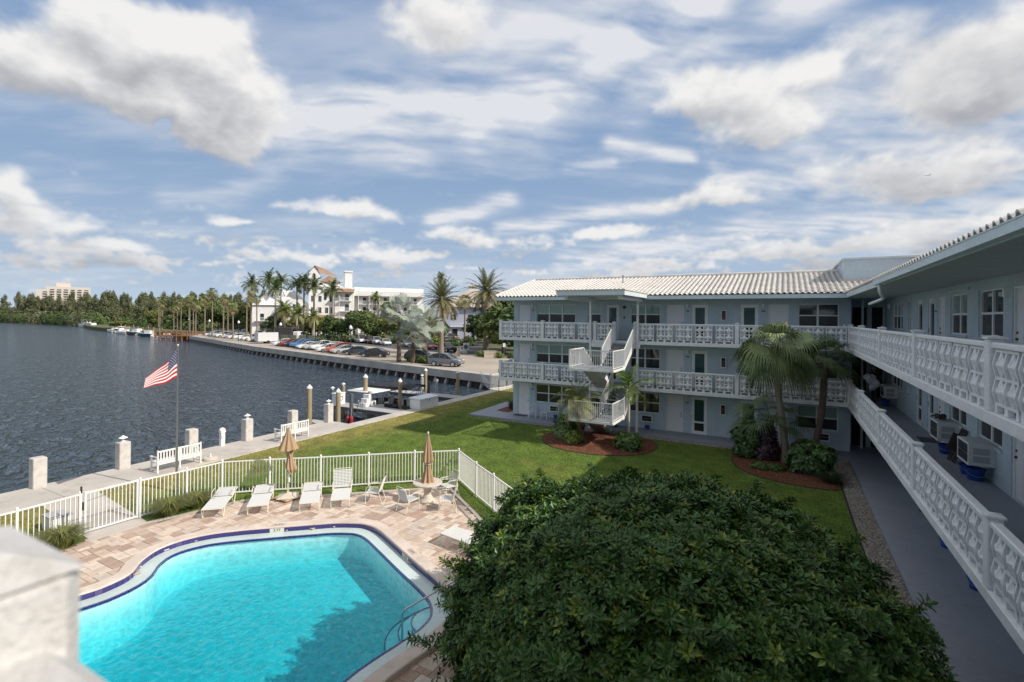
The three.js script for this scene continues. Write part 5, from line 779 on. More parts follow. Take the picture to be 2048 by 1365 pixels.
// ---------------------------------------------------------------- docks, pilings, boats
function dock(label, x0, x1, z0, z1) {
  const d = thing('finger_dock', label, 'dock', [(x0 + x1) / 2, -0.2, (z0 + z1) / 2]), n = Math.round((x1 - x0) / 0.29); for (let k = 0; k < n; k++) wp('plank', new G().cbox(x0 + (k * (x1 - x0)) / n + 0.004, -0.16, z0, x0 + ((k + 1) * (x1 - x0)) / n - 0.004, -0.11, z1, 0.006), M.dock, d);
  wp('beam', new G().box(x0, -0.42, z0 + 0.05, x1, -0.161, z0 + 0.15), M.wrap, d); wp('beam', new G().box(x0, -0.42, z1 - 0.15, x1, -0.161, z1 - 0.05), M.wrap, d);
}
dock('grey plank dock nearest, beside the white topped boat', -30.6, -24.06, -28.4, -27.0); dock('grey plank dock beyond the black canopy boat', -31.4, -24.06, -36.0, -34.6);
function piling(label, x, z, top, r = 0.16, cap = true, m = M.pile) { const t = thing('piling', label, 'piling', [x, WATER - 0.6, z], 0, 'mooring pilings'); const h = top - WATER + 0.6; part('pole', new G().tube([V(0, 0, 0), V(0.015, h * 0.5, 0.01), V(0, h - (cap ? 0.22 : 0), 0)], [r, r * 0.97, r * 0.93], 14), m, t); part('tide_band', new G().cyl(0, 0.3, 0, 1.15, r * 1.02, r * 1.015, 14), M.dark, t); if (cap) part('cap', new G().lathe(0, 0, [[r * 1.08, h - 0.28], [r * 1.08, h - 0.2], [r * 0.2, h - 0.02], [0.001, h]], 14), M.paint, t); return t; }
piling('wooden piling with white cone cap standing alone off the promenade', -27.6, -22.75, 2.15, 0.17); piling('greenish wooden piling with white cap at the promenade corner', -26.4, -24.1, 1.82); piling('thick wooden piling behind the white topped boat', -28.9, -29.1, 2.14, 0.18); piling('wooden piling in front of the black canopy boat', -26.25, -30.1, 1.89, 0.15); piling('tall greenish piling beyond the second dock, in front of the far wall', -29.6, -37.5, 1.86, 0.15); piling('tall wooden piling nearest the white fence gate', -25.75, -37.2, 1.93, 0.15);
for (const [l, x, z, t, m, lamp] of [['dark wrapped dock post with white lamp at the dock tip', -30.75, -27.5, 0.95, M.wrap, 1], ['reddish dock post with white cap behind the dock tip', -31.2, -29.0, 1.05, M.rust0 || M.pile, 1], ['dark grey dock post with red fenders below it', -28.05, -26.85, 0.95, M.wrap, 0], ['grey dock post on the far side of the near dock', -27.9, -28.55, 0.93, M.dock, 0], ['grey dock post with white lamp on the second dock', -28.9, -36.1, 1.2, M.dock, 1], ['dark dock post on the near side of the second dock', -26.9, -34.5, 1.15, M.wrap, 0], ['short grey post beyond the second dock', -27.4, -36.3, 1.08, M.dock, 0]]) {
  const p = piling(l, x, z, t, 0.15, false, m); if (lamp) { const h = t - WATER + 0.6; part('lamp_neck', new G().cyl(0, h, 0, h + 0.14, 0.05, 0.07), M.paint, p); part('lamp_hood', new G().lathe(0, 0, [[0.16, h + 0.14], [0.15, h + 0.16], [0.03, h + 0.26], [0.001, h + 0.27]], 14), M.paint, p); }
}
for (const [x, z, l] of [[-28.2, -26.66, 'red boat fender hanging from the dark dock post'], [-27.85, -26.68, 'dark red boat fender beside another under the dock']]) { const t = thing('boat_fender', l, 'fender', [x, -1.0, z]); part('body', new G().lathe(0, 0, [[0.02, -0.32], [0.1, -0.26], [0.125, -0.1], [0.125, 0.2], [0.08, 0.34], [0.02, 0.38]], 14), M.red, t); part('rope', new G().tube([V(0, 0.38, 0), V(-0.02, 0.9, -0.04)], 0.01, 5), M.vinyl, t); }
{ // dock chest
  const t = thing('dock_chest', 'large white storage chest on the seawall beside the docks', 'storage chest', [-23.75, LY + 0.03, -30.0]); part('case', new G().cbox(-0.5, 0, -1.1, 0.45, 0.68, 1.1, 0.02), M.paint, t); const l = new G().ob((x, y, z) => V(x, y + (x + 0.55) * -0.07 + 0.05, z), -0.55, 0.682, -1.15, 0.5, 0.76, 1.15); part('lid', l, M.plastic, t); part('latch', new G().box(0.452, 0.5, -0.04, 0.47, 0.62, 0.04), M.metal, t);
}
for (const [x, z, l] of [[-27.2, -27.02, 'pair of curved grab rails on the near dock'], [-28.0, -34.62, 'curved grab rails on the second dock']]) { const t = thing('dock_ladder', l, 'ladder', [x, -0.11, z]); for (const s of [-0.22, 0.22]) part('grab_rail', new G().tube([...Array(11)].map((_, k) => { const a = (k / 10) * Math.PI; return V(s, (k === 0 ? -0.6 : 0.35) + (k === 0 ? 0 : 0.25 * Math.sin(a)), 0.3 * Math.cos(a) * 0.5); }).concat([V(s, 0, -0.15)]), 0.02, 6), M.steel, t); for (let k = 0; k < 2; k++) part('rung', new G().tube([V(-0.22, -0.25 - k * 0.3, 0.15), V(0.22, -0.25 - k * 0.3, 0.15)], 0.016, 6), M.steel, t); }
function hull(L, B, D, n = 14) {   // bow towards -x
  const g = new G(), st = [...Array(n + 1)].map((_, i) => { const t = i / n, w = (B / 2) * Math.pow(Math.sin(Math.PI * (0.06 + 0.5 * Math.min(1, t * 1.35))), 0.8), x = -L / 2 + t * L, k = 0.22 * (1 - t) ** 2; return [V(x, -0.35 + k, 0), V(x, -0.15 + k, -w * 0.75), V(x, D + k * 1.2, -w), V(x, D + k * 1.2, w), V(x, -0.15 + k, w * 0.75)]; });
  for (let i = 0; i < n; i++) for (const [a, b] of [[0, 1], [1, 2], [3, 4], [4, 0]]) g.quad(st[i][a], st[i][b], st[i + 1][b], st[i + 1][a]); for (const k of [0, n]) { g.quad(st[k][1], st[k][2], st[k][3], st[k][4]); g.tri(st[k][0], st[k][1], st[k][4]); }
  const dk = new G(); for (let i = 0; i < n; i++) dk.quad(st[i][2], st[i][3], st[i + 1][3], st[i + 1][2]); return [g, dk];
}
{
  const b = thing('motorboat', 'dark pontoon boat under a black canopy between the docks', 'boat', [-28, WATER, -31.9]), hm = mat([0.03, 0.035, 0.05], 0.3, { clearcoat: 0.5 });
  for (const z of [-0.85, 0.85]) part('pontoon', new G().tube([V(-3.1, 0.12, z), V(-2.6, 0.02, z), V(3, 0.02, z)], [0.06, 0.32, 0.32], 14), M.metal, b); part('deck', new G().cbox(-2.9, 0.36, -1.2, 2.9, 0.44, 1.2, 0.02), M.dock, b);
  for (const [x0, x1, z0, z1] of [[-2.8, 2.8, 1.14, 1.18], [-2.8, 2.8, -1.18, -1.14], [-2.8, -2.76, -1.13, 1.13], [2.76, 2.8, -1.13, 1.13]]) part('fence_panel', new G().box(x0, 0.46, z0, x1, 1.05, z1), hm, b);
  part('lettering', new G().box(1.9, 0.7, 1.182, 2.4, 0.78, 1.186), M.paint, b);
  for (const [x, z] of [[-1.6, 0.6], [-1.6, -0.6], [0.5, 0.6], [1.7, -0.5]]) { const s = sub('seat', b); part('cushion', new G().cbox(x - 0.3, 0.6, z - 0.3, x + 0.3, 0.8, z + 0.3, 0.06), M.frame, s); part('seat_back', new G().cbox(x + 0.22, 0.8, z - 0.3, x + 0.36, 1.4, z + 0.3, 0.05), M.frame, s); }
  part('console', new G().cbox(0.6, 0.45, -0.9, 1.1, 1.3, -0.3, 0.05), M.paint, b); part('towel', new G().cbox(0.72, 1.1, 0.62, 0.9, 1.45, 1.0, 0.04), mat([0.35, 0.12, 0.16], 0.9), b);
  const c = new G(), n = 16; for (let i = 0; i < n; i++) for (let k = 0; k < 6; k++) { const P = (a, d) => { const t = a / n, s = d / 6 - 0.5; return V(-2.2 + t * 4.1, 2.28 + 0.34 * Math.sin(Math.PI * (0.12 + 0.78 * t)) - 0.35 * s * s * 4 * 0.4, s * 2.3); }; c.quad(P(i, k), P(i, k + 1), P(i + 1, k + 1), P(i + 1, k)); } part('canopy', c, M.bimini, b); part('canopy_edge', new G().bar(V(-2.2, 2.3, 1.16), V(1.9, 2.36, 1.16), 0.03, 0.2).bar(V(-2.2, 2.3, -1.16), V(1.9, 2.36, -1.16), 0.03, 0.2).bar(V(-2.21, 2.33, -1.15), V(-2.21, 2.33, 1.15), 0.03, 0.18), M.bimini, b);
  for (const z of [-1.16, 1.16]) for (const [a, d] of [[[-0.6, 1.0], [-2.1, 2.3]], [[-0.6, 1.0], [0.2, 2.55]], [[-0.9, 1.0], [1.8, 2.4]], [[2.6, 1.0], [1.7, 2.4]]]) part('canopy_pole', new G().tube([V(a[0], a[1], z), V(d[0], d[1], z)], 0.02, 6), M.black, b);
}
{
  const b = thing('motorboat', 'small open boat with a flat white top at the near dock', 'boat', [-29.2, WATER + 0.15, -29.7]), [h, d] = hull(5.4, 2.0, 0.45); part('hull', h, M.paint, b); part('deck', d, M.plastic, b); part('console', new G().cbox(-0.2, 0.46, -0.4, 0.5, 1.25, 0.4, 0.05), M.paint, b); part('windscreen', new G().bar(V(-0.25, 1.25, 0), V(-0.05, 1.55, 0), 0.8, 0.02, V(0, 0, 1)), M.carglass, b);
  part('hard_top', new G().cbox(-1.3, 1.98, -1.0, 1.5, 2.08, 1.0, 0.045), M.paint, b); for (const [x, z] of [[-0.9, 0.7], [-0.9, -0.7], [1.1, 0.7], [1.1, -0.7]]) part('top_post', new G().tube([V(x * 0.6, 0.5, z), V(x, 1.98, z)], 0.025, 6), M.metal, b); part('seat', new G().cbox(0.8, 0.5, -0.5, 1.3, 0.95, 0.5, 0.06), M.vinyl, b); part('life_vest', new G().cbox(-0.1, 1.28, 0.3, 0.25, 1.6, 0.5, 0.05), M.red, b); part('outboard', new G().cbox(2.6, 0.3, -0.2, 3.0, 1.1, 0.2, 0.08), M.black, b);
  const s = thing('dinghy', 'small white dinghy tied beside the near dock', 'boat', [-28.2, WATER, -25.2], 0.15), [h2, d2] = hull(3.6, 1.4, 0.3); part('hull', h2, M.paint, s); part('deck', d2, M.dock, s); part('thwart', new G().cbox(0, 0.32, -0.55, 0.25, 0.36, 0.55, 0.01), M.pile, s);
  const w = thing('power_pedestal', 'white utility cabinet at the tip of the near dock', 'cabinet', [-30.1, -0.11, -27.5]); part('case', new G().cbox(-0.3, 0, -0.42, 0.3, 0.85, 0.42, 0.04), M.paint, w); part('lid', new G().cbox(-0.33, 0.851, -0.45, 0.33, 0.9, 0.45, 0.02), M.plastic, w); const hs = part('hose', new G().tube([...Array(25)].map((_, k) => V(0.32, 0.5 + 0.16 * Math.sin(k * 0.78), 0.16 * Math.cos(k * 0.78))), 0.02, 5), M.red, w);
  const e = thing('boat_steps', 'white moulded boarding steps on the near dock', 'steps', [-27.7, -0.11, -27.75]); for (let k = 0; k < 3; k++) part('step', new G().cbox(-0.3, 0, -0.1 + k * 0.2 - 0.3, 0.3, 0.3 * (3 - k), -0.1 + k * 0.2 - 0.1, 0.02), M.paint, e);
}
{ // white barred gate across the cap at the basin corner
  const f = thing('white_fence', 'white barred fence with fanned bars at the basin corner', 'fence', [-23.6, LY, -41.5]); const P = [[-24.2, -40.2], [-23.55, -42.3], [-23.2, -43.0], [-20.6, -43.0], [-17.4, -43.0]];
  for (let i = 0; i + 1 < P.length; i++) { const [a, b] = [P[i], P[i + 1]], L = Math.hypot(b[0] - a[0], b[1] - a[1]), n = Math.round(L / 0.13); for (let k = 0; k <= n; k++) { const x = mix(a[0], b[0], k / n), z = mix(a[1], b[1], k / n); wp('picket', new G().box(x - 0.014, LY, z - 0.014, x + 0.014, LY + 1.5, z + 0.014), M.paint, f); } for (const y of [0.1, 1.42]) wp('rail', new G().bar(V(a[0], LY + y, a[1]), V(b[0], LY + y, b[1]), 0.04), M.paint, f); }
  for (let k = 0; k < 7; k++) wp('fan_bar', new G().bar(V(-24.25, LY + 0.1 + k * 0.1, -40.2), V(-24.9 - 0.06 * k, LY + 0.5 + k * 0.2, -40.15), 0.03), M.paint, f);
  solo('torch_lamp', new G().cyl(-23.1, LY, -40.0, 1.6, 0.02).cyl(-23.1, 1.6, -40.0, 1.95, 0.06, 0.08), M.black, 'black torch post behind the white barred fence', 'torch');
}

// ---------------------------------------------------------------- vegetation
const GA = 2.39996;
function basis(d) { const s = V(-d.z, 0, d.x); if (s.lengthSq() < 1e-6) s.set(1, 0, 0); s.normalize(); return [s, V(0, 0, 0).crossVectors(s, d).normalize()]; }
// fan-leaved crown; tone(i, n) gives the colour of a frond
function fanCrown(seed, n, pet, Rr, droop, tone, o = {}) {
  const R = rng(seed), g = new G(), { seg = 26, spread = 1.9, low = -0.75, high = 1.35, stiff = 0.35 } = o;
  for (let i = 0; i < n; i++) {
    const t = i / (n - 1), az = i * GA + R() * 0.4, el = mix(high, low, Math.pow(t, 0.85)) + (R() - 0.5) * 0.25, c = tone(t, R), L = pet * (0.75 + 0.4 * R()), r = Rr * (0.8 + 0.3 * R());
    g.tint(c[0] * 0.8, c[1] * 0.75, c[2] * 0.8);
    const d0 = V(Math.cos(az) * Math.cos(el), Math.sin(el), Math.sin(az) * Math.cos(el)), mid = d0.clone().multiplyScalar(L * 0.6), tip = d0.clone().multiplyScalar(L).add(V(0, -L * L * droop * 0.22, 0));
    g.tube([V(0, -0.1, 0), mid, tip], [0.024, 0.018, 0.011], 4, false);
    const d = tip.clone().sub(mid).normalize(), [s, nn] = basis(d), roll = (R() - 0.5) * (o.roll ?? 1.3); s.applyAxisAngle(d, roll); nn.applyAxisAngle(d, roll);
    for (let k = 0; k < seg; k++) {
      const a = mix(-spread, spread, k / (seg - 1)), a2 = a + (spread / seg) * 1.7, len = r * (1 - 0.22 * Math.abs(a) / spread) * (0.9 + 0.2 * R()), f = 0.82 + 0.36 * R(); g.tint(c[0] * f, c[1] * f, c[2] * f);
      const dir = (q) => d.clone().multiplyScalar(Math.cos(q)).addScaledVector(s, Math.sin(q)).addScaledVector(nn, 0.22 * Math.abs(Math.sin(q)) - 0.05), u = dir((a + a2) / 2), P = (q, h, dr) => tip.clone().addScaledVector(q, h).add(V(0, -dr, 0));
      const m1 = len * stiff * 1.25, m2 = len * 0.72, D1 = droop * len * 0.05, D2 = droop * len * 0.22, D3 = droop * len * 0.62, w = (q) => 0.5 * (1 - q);
      const e1 = P(dir(a), m1, D1), e2 = P(dir(a2), m1, D1), f1 = P(u.clone().lerp(dir(a), 0.45), m2, D2), f2 = P(u.clone().lerp(dir(a2), 0.45), m2, D2), tp = P(u, len * (1 - 0.12 * droop), D3);
      g.tri(tip, e1, e2); g.quad(e1, f1, f2, e2); g.tri(f1, tp, f2);
    }
  }
  return g.build();
}
// feather-leaved crown
function featherCrown(seed, n, L, leaf, sag, tone, o = {}) {
  const R = rng(seed), g = new G(), { pairs = 24, low = -0.5, high = 1.4, vee = 0.5, w = 0.02, lift = 0.3 } = o;
  for (let i = 0; i < n; i++) {
    const t = i / (n - 1), az = i * GA + R() * 0.5, el = mix(high, low, Math.pow(t, 0.9)) + (R() - 0.5) * 0.2, c = tone(t, R), len = L * (0.82 + 0.3 * R()), hz = V(Math.cos(az), 0, Math.sin(az)), pts = [], N = 9; let p = V(0, 0, 0), e = el;
    for (let k = 0; k <= N; k++) { pts.push(p.clone()); p = p.clone().addScaledVector(hz, (Math.cos(e) * len) / N).add(V(0, (Math.sin(e) * len) / N, 0)); e -= (sag * (0.55 + k / N)) / N * (0.55 + 0.5 * Math.cos(el)); }
    g.tint(c[0] * 0.95 + 0.02, c[1] * 0.85 + 0.01, c[2] * 0.8); g.tube(pts, pts.map((_, k) => mix(0.028, 0.006, k / N) * Math.min(1.4, L / 2)), 4, false);
    for (let k = 0; k < pairs; k++) {
      const q = 0.1 + 0.88 * (k / (pairs - 1)), a = q * N, ia = Math.min(N - 1, Math.floor(a)), at = pts[ia].clone().lerp(pts[ia + 1], a - ia), d = pts[ia + 1].clone().sub(pts[ia]).normalize(), side = V(-hz.z, 0, hz.x), nn = V(0, 0, 0).crossVectors(side, d).normalize(); if (nn.y < 0) nn.negate();
      const ll = leaf * Math.sin(Math.PI * Math.pow(mix(0.12, 0.93, q), 0.8)) * (0.85 + 0.3 * R()), f = 0.8 + 0.4 * R(); g.tint(c[0] * f, c[1] * f, c[2] * f);
      for (const s of [-1, 1]) { const dir = side.clone().multiplyScalar(s).addScaledVector(d, vee + 0.15 * R()).addScaledVector(nn, lift * (R() - 0.25)).normalize(), b = d.clone().multiplyScalar(w), m = at.clone().addScaledVector(dir, ll * 0.55), tp = at.clone().addScaledVector(dir, ll).add(V(0, -0.16 * ll * sag, 0)); g.quad(at.clone().sub(b), m.clone().sub(b), m.clone().add(b), at.clone().add(b)); g.tri(m.clone().sub(b), tp, m.clone().add(b)); }
    }
  }
  return g.build();
}
function trunkGeo(pts, r0, r1, seg = 10, rings = 0) { const c = new THREE.CatmullRomCurve3(pts), n = rings || 14, q = c.getPoints(n); return new G().tube(q, q.map((_, k) => mix(r0, r1, k / n) * (rings ? 1 + 0.09 * (k % 2) : 1) * (k < 2 ? 1.18 : 1)), seg); }
function palm(name, label, at, trunk, r0, r1, crown, turn = 0, scale = 1, group, o = {}) {
  const t = thing(name, label, 'palm tree', at, 0, group), top = trunk[trunk.length - 1];
  part('trunk', trunkGeo(trunk, r0, r1, 10, o.rings), o.bark || M.palmtrunk, t); if (o.shaft) part('crownshaft', new G().tube([top.clone().add(V(0, -o.shaft, 0)), top.clone().add(V(0, -o.shaft * 0.4, 0)), top.clone().add(V(0, 0.1, 0))], [r1 * 1.15, r1 * 1.25, r1 * 0.7], 10), M.shaft, t);
  const c = part('crown', crown, M.frond, t); c.position.copy(top); c.rotation.y = turn; c.scale.set(scale, scale, scale); return t;
}
M.shaft = mat([0.16, 0.2, 0.06], 0.5);
const green = (a, b, dead = 0) => (t, R) => { const k = 0.8 + 0.4 * R(), d = t > 0.86 ? dead : 0; return [0, 1, 2].map((q) => mix(mix(a[q], b[q], t), [0.3, 0.22, 0.11][q], d) * k); };
{
  // two tall fan palms and a low one in the shaded corner bed
  const big = fanCrown(5, 34, 1.2, 1.2, 1.0, green([0.21, 0.26, 0.10], [0.10, 0.15, 0.05], 0.25), { seg: 28, low: -0.75, stiff: 0.42 }), mid = fanCrown(9, 22, 0.85, 0.95, 0.9, green([0.09, 0.14, 0.05], [0.06, 0.10, 0.035], 0.1), { seg: 28, low: -0.5 });
  const low = fanCrown(12, 11, 1.15, 1.15, 0.7, green([0.13, 0.19, 0.07], [0.09, 0.14, 0.05], 0), { seg: 28, low: -0.1, high: 1.0 });
  palm('fan_palm', 'tall fan palm with a weeping sunlit crown in front of the galleries', [0.05, LY, -27.1], [V(0, 0, 0), V(-0.06, 1.5, 0.02), V(-0.3, 3.4, 0), V(-0.42, 5.5, 0)], 0.17, 0.11, big, 0.3, 0.98, 'palms in the corner bed', { rings: 60 });
  palm('fan_palm', 'darker fan palm with a ragged brown trunk at the corner', [1.05, LY, -27.6], [V(0, 0, 0), V(0.25, 1.0, 0), V(0.5, 2.6, 0), V(0.6, 5.0, 0.1)], 0.13, 0.14, mid, 1.2, 1.0, 'palms in the corner bed', { rings: 40, bark: M.bark });
  palm('fan_palm', 'low young fan palm between the two palm trunks', [-0.55, LY, -27.9], [V(0, 0, 0), V(0, 0.9, 0), V(0.0, 1.9, 0)], 0.09, 0.08, low, 2.2, 1.0, 'palms in the corner bed', { bark: M.bark });
  const date = featherCrown(21, 40, 1.75, 0.42, 1.7, green([0.17, 0.2, 0.07], [0.19, 0.19, 0.07], 0.6), { pairs: 34, low: -0.75, w: 0.008 });
  palm('date_palm', 'small leaning date palm in the mulch bed by the staircase', [-9.35, LY, -25.65], [V(0, 0, 0), V(-0.22, 0.5, 0), V(-0.42, 1.1, 0.0), V(-0.52, 2.0, 0), V(-0.5, 2.3, 0)], 0.09, 0.13, date, 0.4, 1, undefined, { bark: M.bark, rings: 24 });
  const fox = featherCrown(33, 9, 1.75, 0.55, 1.5, green([0.12, 0.21, 0.025], [0.085, 0.13, 0.02], 0), { pairs: 26, low: -0.35, high: 1.45, w: 0.02, lift: 0.6 });
  palm('slim_palm', 'slim bright green palm with a pale trunk beside the staircase', [-7.5, LY, -27.3], [V(0, 0, 0), V(0, 1.4, 0), V(0, 3.0, 0)], 0.075, 0.06, fox, 1.1, 1, undefined, { shaft: 0.55, bark: mat([0.45, 0.42, 0.36], 0.9, { map: T.mottle, metres: 0.5 }) });
}
// leafy crowns: many small leaf faces spread through clumps
function leafBlob(seed, clumps, n, size, tones, o = {}) {
  const R = rng(seed), g = new G(), { flat = 0.6, long = 1.6, shell = 0.6 } = o, tot = clumps.reduce((s, c) => s + c[3] * c[4] + c[4] * c[5], 0);
  for (const [cx, cy, cz, rx, ry, rz] of clumps) {
    const m = Math.round((n * (rx * ry + ry * rz)) / tot), base = tones[Math.floor(R() * tones.length)];
    for (let i = 0; i < m; i++) {
      const u = 2 * R() - 1, a = R() * PI2, q = Math.sqrt(1 - u * u), d = V(q * Math.cos(a), u, q * Math.sin(a)), rr = (1 - shell * R() * R()) * (1 + 0.38 * PN.noise(d.x * 2.3 + cx, d.y * 2.3 + cy, d.z * 2.3 + cz + seed)), p = V(cx + d.x * rx * rr, cy + d.y * ry * rr, cz + d.z * rz * rr);
      const out = V(d.x, d.y * 0.8 + flat * 0.5, d.z).add(V(R() - 0.5, R() - 0.5, R() - 0.5).multiplyScalar(1.3)).normalize(), t = V(R() - 0.5, R() - 0.7, R() - 0.5).cross(out).normalize(), b = V(0, 0, 0).crossVectors(out, t), s = size * (0.6 + 0.8 * R()), k = 0.7 + 0.6 * R();
      g.tint(base[0] * k, base[1] * k, base[2] * k);
      const A = p.clone().addScaledVector(t, -s * long * 0.5), C = p.clone().addScaledVector(t, s * long * 0.5), B = p.clone().addScaledVector(b, s * 0.5), D = p.clone().addScaledVector(b, -s * 0.5); g.quad(A, B, C, D);
    }
  }
  return g.build();
}
function bushy(name, label, category, at, geo, group, stem) { const t = thing(name, label, category, at, 0, group); part('foliage', geo, M.leaf, t); const s = new G(); (stem || [[0, 0]]).forEach(([x, z]) => s.tube([V(x * 0.3, 0, z * 0.3), V(x, 0.4, z)], [0.03, 0.015], 5)); part('stem', s, M.bark, t); return t; }
{
  const G1 = [[0.06, 0.12, 0.02], [0.085, 0.15, 0.03], [0.05, 0.095, 0.018]], G2 = [[0.035, 0.07, 0.018], [0.045, 0.085, 0.02]], Y = [[0.15, 0.22, 0.03], [0.2, 0.25, 0.04]];
  bushy('shrub', 'dark leafy shrub at the back of the sunlit mulch bed', 'shrub', [-11.2, LY, -27.3], leafBlob(2, [[0, 0.55, 0, 0.75, 0.55, 0.6], [0.6, 0.6, -0.3, 0.45, 0.5, 0.4], [-0.2, 0.95, 0.1, 0.25, 0.3, 0.25]], 2600, 0.085, G1), 'shrubs in the beds'); bushy('shrub', 'bright pale green shrub at the front of the mulch bed', 'shrub', [-10.75, LY, -25.9], leafBlob(3, [[0, 0.4, 0, 0.6, 0.42, 0.5]], 2000, 0.06, [[0.12, 0.2, 0.045], [0.16, 0.24, 0.07]]), 'shrubs in the beds'); bushy('shrub', 'low yellow green shrub next to the leaning date palm', 'shrub', [-9.95, LY, -25.3], leafBlob(4, [[0, 0.35, 0, 0.5, 0.36, 0.45], [0.1, 0.6, 0, 0.2, 0.25, 0.2]], 1600, 0.055, Y), 'shrubs in the beds'); bushy('shrub', 'rounded dense green shrub below the slim palm', 'shrub', [-7.1, LY, -25.7], leafBlob(6, [[0, 0.42, 0, 0.75, 0.45, 0.65], [0.35, 0.6, 0.1, 0.45, 0.35, 0.45], [-0.3, 0.68, -0.1, 0.35, 0.3, 0.35]], 3000, 0.075, G1), 'shrubs in the beds');
  bushy('shrub', 'tall dark shrub at the left of the shaded corner bed', 'shrub', [-1.6, LY, -27.2], leafBlob(7, [[0, 0.6, 0, 0.6, 0.6, 0.5], [0.1, 1.55, 0, 0.35, 0.4, 0.35], [-0.35, 1.15, 0.1, 0.4, 0.35, 0.4], [0.3, 1.0, 0.2, 0.35, 0.4, 0.35]], 2300, 0.13, G2.map((c) => c.map((q) => q * 1.5))), 'shrubs in the beds'); bushy('shrub', 'wide leafy shrub in front of the corner palm trunks', 'shrub', [1.0, LY, -25.9], leafBlob(8, [[0, 0.5, 0, 0.9, 0.55, 0.8], [0.5, 0.95, 0, 0.5, 0.4, 0.5], [-0.4, 0.9, 0.2, 0.45, 0.4, 0.45], [0.05, 1.15, -0.2, 0.35, 0.35, 0.35]], 2900, 0.14, G2.map((c) => c.map((q) => q * 1.5))), 'shrubs in the beds'); bushy('shrub', 'dark red leaved plant between the fan palm trunks', 'shrub', [-0.7, LY, -27.1], leafBlob(10, [[0, 0.6, 0, 0.5, 0.55, 0.4], [0, 1.3, 0, 0.35, 0.5, 0.35]], 1500, 0.16, [[0.035, 0.018, 0.028], [0.05, 0.02, 0.03], [0.03, 0.035, 0.02]], { long: 2.6 }), 'shrubs in the beds'); bushy('shrub', 'small red tipped plant at the foot of the ragged palm', 'shrub', [0.75, LY, -27.2], leafBlob(11, [[0, 0.8, 0, 0.4, 0.4, 0.4]], 500, 0.12, [[0.14, 0.03, 0.05], [0.08, 0.04, 0.04]], { long: 2.4 }), 'shrubs in the beds'); bushy('shrub', 'low green ground cover beside the fan palm trunk', 'shrub', [-0.35, LY, -25.5], leafBlob(12, [[0, 0.18, 0, 0.5, 0.2, 0.35], [-0.6, 0.2, 0.1, 0.4, 0.2, 0.3]], 1200, 0.06, G1), 'shrubs in the beds');
  // strap-leaved clumps
  const clump = (seed, n, r, h, tones) => { const R = rng(seed), g = new G(); for (let i = 0; i < n; i++) { const a = R() * PI2, c = tones[Math.floor(R() * tones.length)], k = 0.75 + 0.5 * R(), d = V(Math.cos(a), 0, Math.sin(a)), s = V(-d.z, 0, d.x).multiplyScalar(0.012), b = d.clone().multiplyScalar(R() * r * 0.35), hh = h * (0.7 + 0.5 * R()), q = r * (0.5 + 0.6 * R()); g.tint(c[0] * k, c[1] * k, c[2] * k); const P = [0, 0.4, 0.75, 1].map((t) => b.clone().addScaledVector(d, q * t * t * 0.9).add(V(0, hh * (1.9 * t - 1.25 * t * t), 0))); for (let j = 0; j < 3; j++) { const w0 = 1 - j * 0.25, w1 = 1 - (j + 1) * 0.3; g.quad(P[j].clone().addScaledVector(s, -w0), P[j].clone().addScaledVector(s, w0), P[j + 1].clone().addScaledVector(s, w1), P[j + 1].clone().addScaledVector(s, -w1)); } } return g.build(); };
  const tn = [[0.12, 0.15, 0.03], [0.17, 0.18, 0.045], [0.22, 0.2, 0.07], [0.08, 0.11, 0.02]], c1 = clump(3, 900, 0.85, 0.75, tn), c2 = clump(4, 500, 0.7, 0.5, [[0.03, 0.05, 0.02], [0.04, 0.06, 0.02]]);
  for (const [x, z, s, l] of [[-18.3, -9.45, 0.85, 'arching grass clump beside the pool gate post'], [-18.25, -10.3, 0.8, 'arching grass clump next to the first lounger'], [-18.5, -6.6, 0.85, 'arching grass clump below the fence near the picture edge']]) { const t = thing('grass_clump', l, 'grass clump', [x, LY, z], 0, 'strap leaved clumps by the fence'); const o = part('blades', c1, M.leaf, t); o.scale.setScalar(s); part('root', new G().lathe(0, 0, [[0.2, 0], [0.12, 0.06], [0.001, 0.08]], 8), M.soil, t); }
  { const t = thing('grass_clump', 'dark low grass clump at the gravel corner', 'grass clump', [1.75, LY, -24.9]); part('blades', c2, M.leaf, t); part('root', new G().lathe(0, 0, [[0.2, 0], [0.12, 0.06], [0.001, 0.08]], 8), M.soil, t); }
  { const t = thing('spiky_plant', 'dark spiky bromeliad in mulch at the end of the blue wing', 'plant', [-17.5, 0, -32.2]); const o = part('blades', clump(9, 120, 0.7, 0.9, [[0.05, 0.035, 0.03], [0.07, 0.07, 0.03]]), M.leaf, t); part('root', new G().lathe(0, 0, [[0.2, 0], [0.12, 0.06], [0.001, 0.08]], 8), M.soil, t); }
}
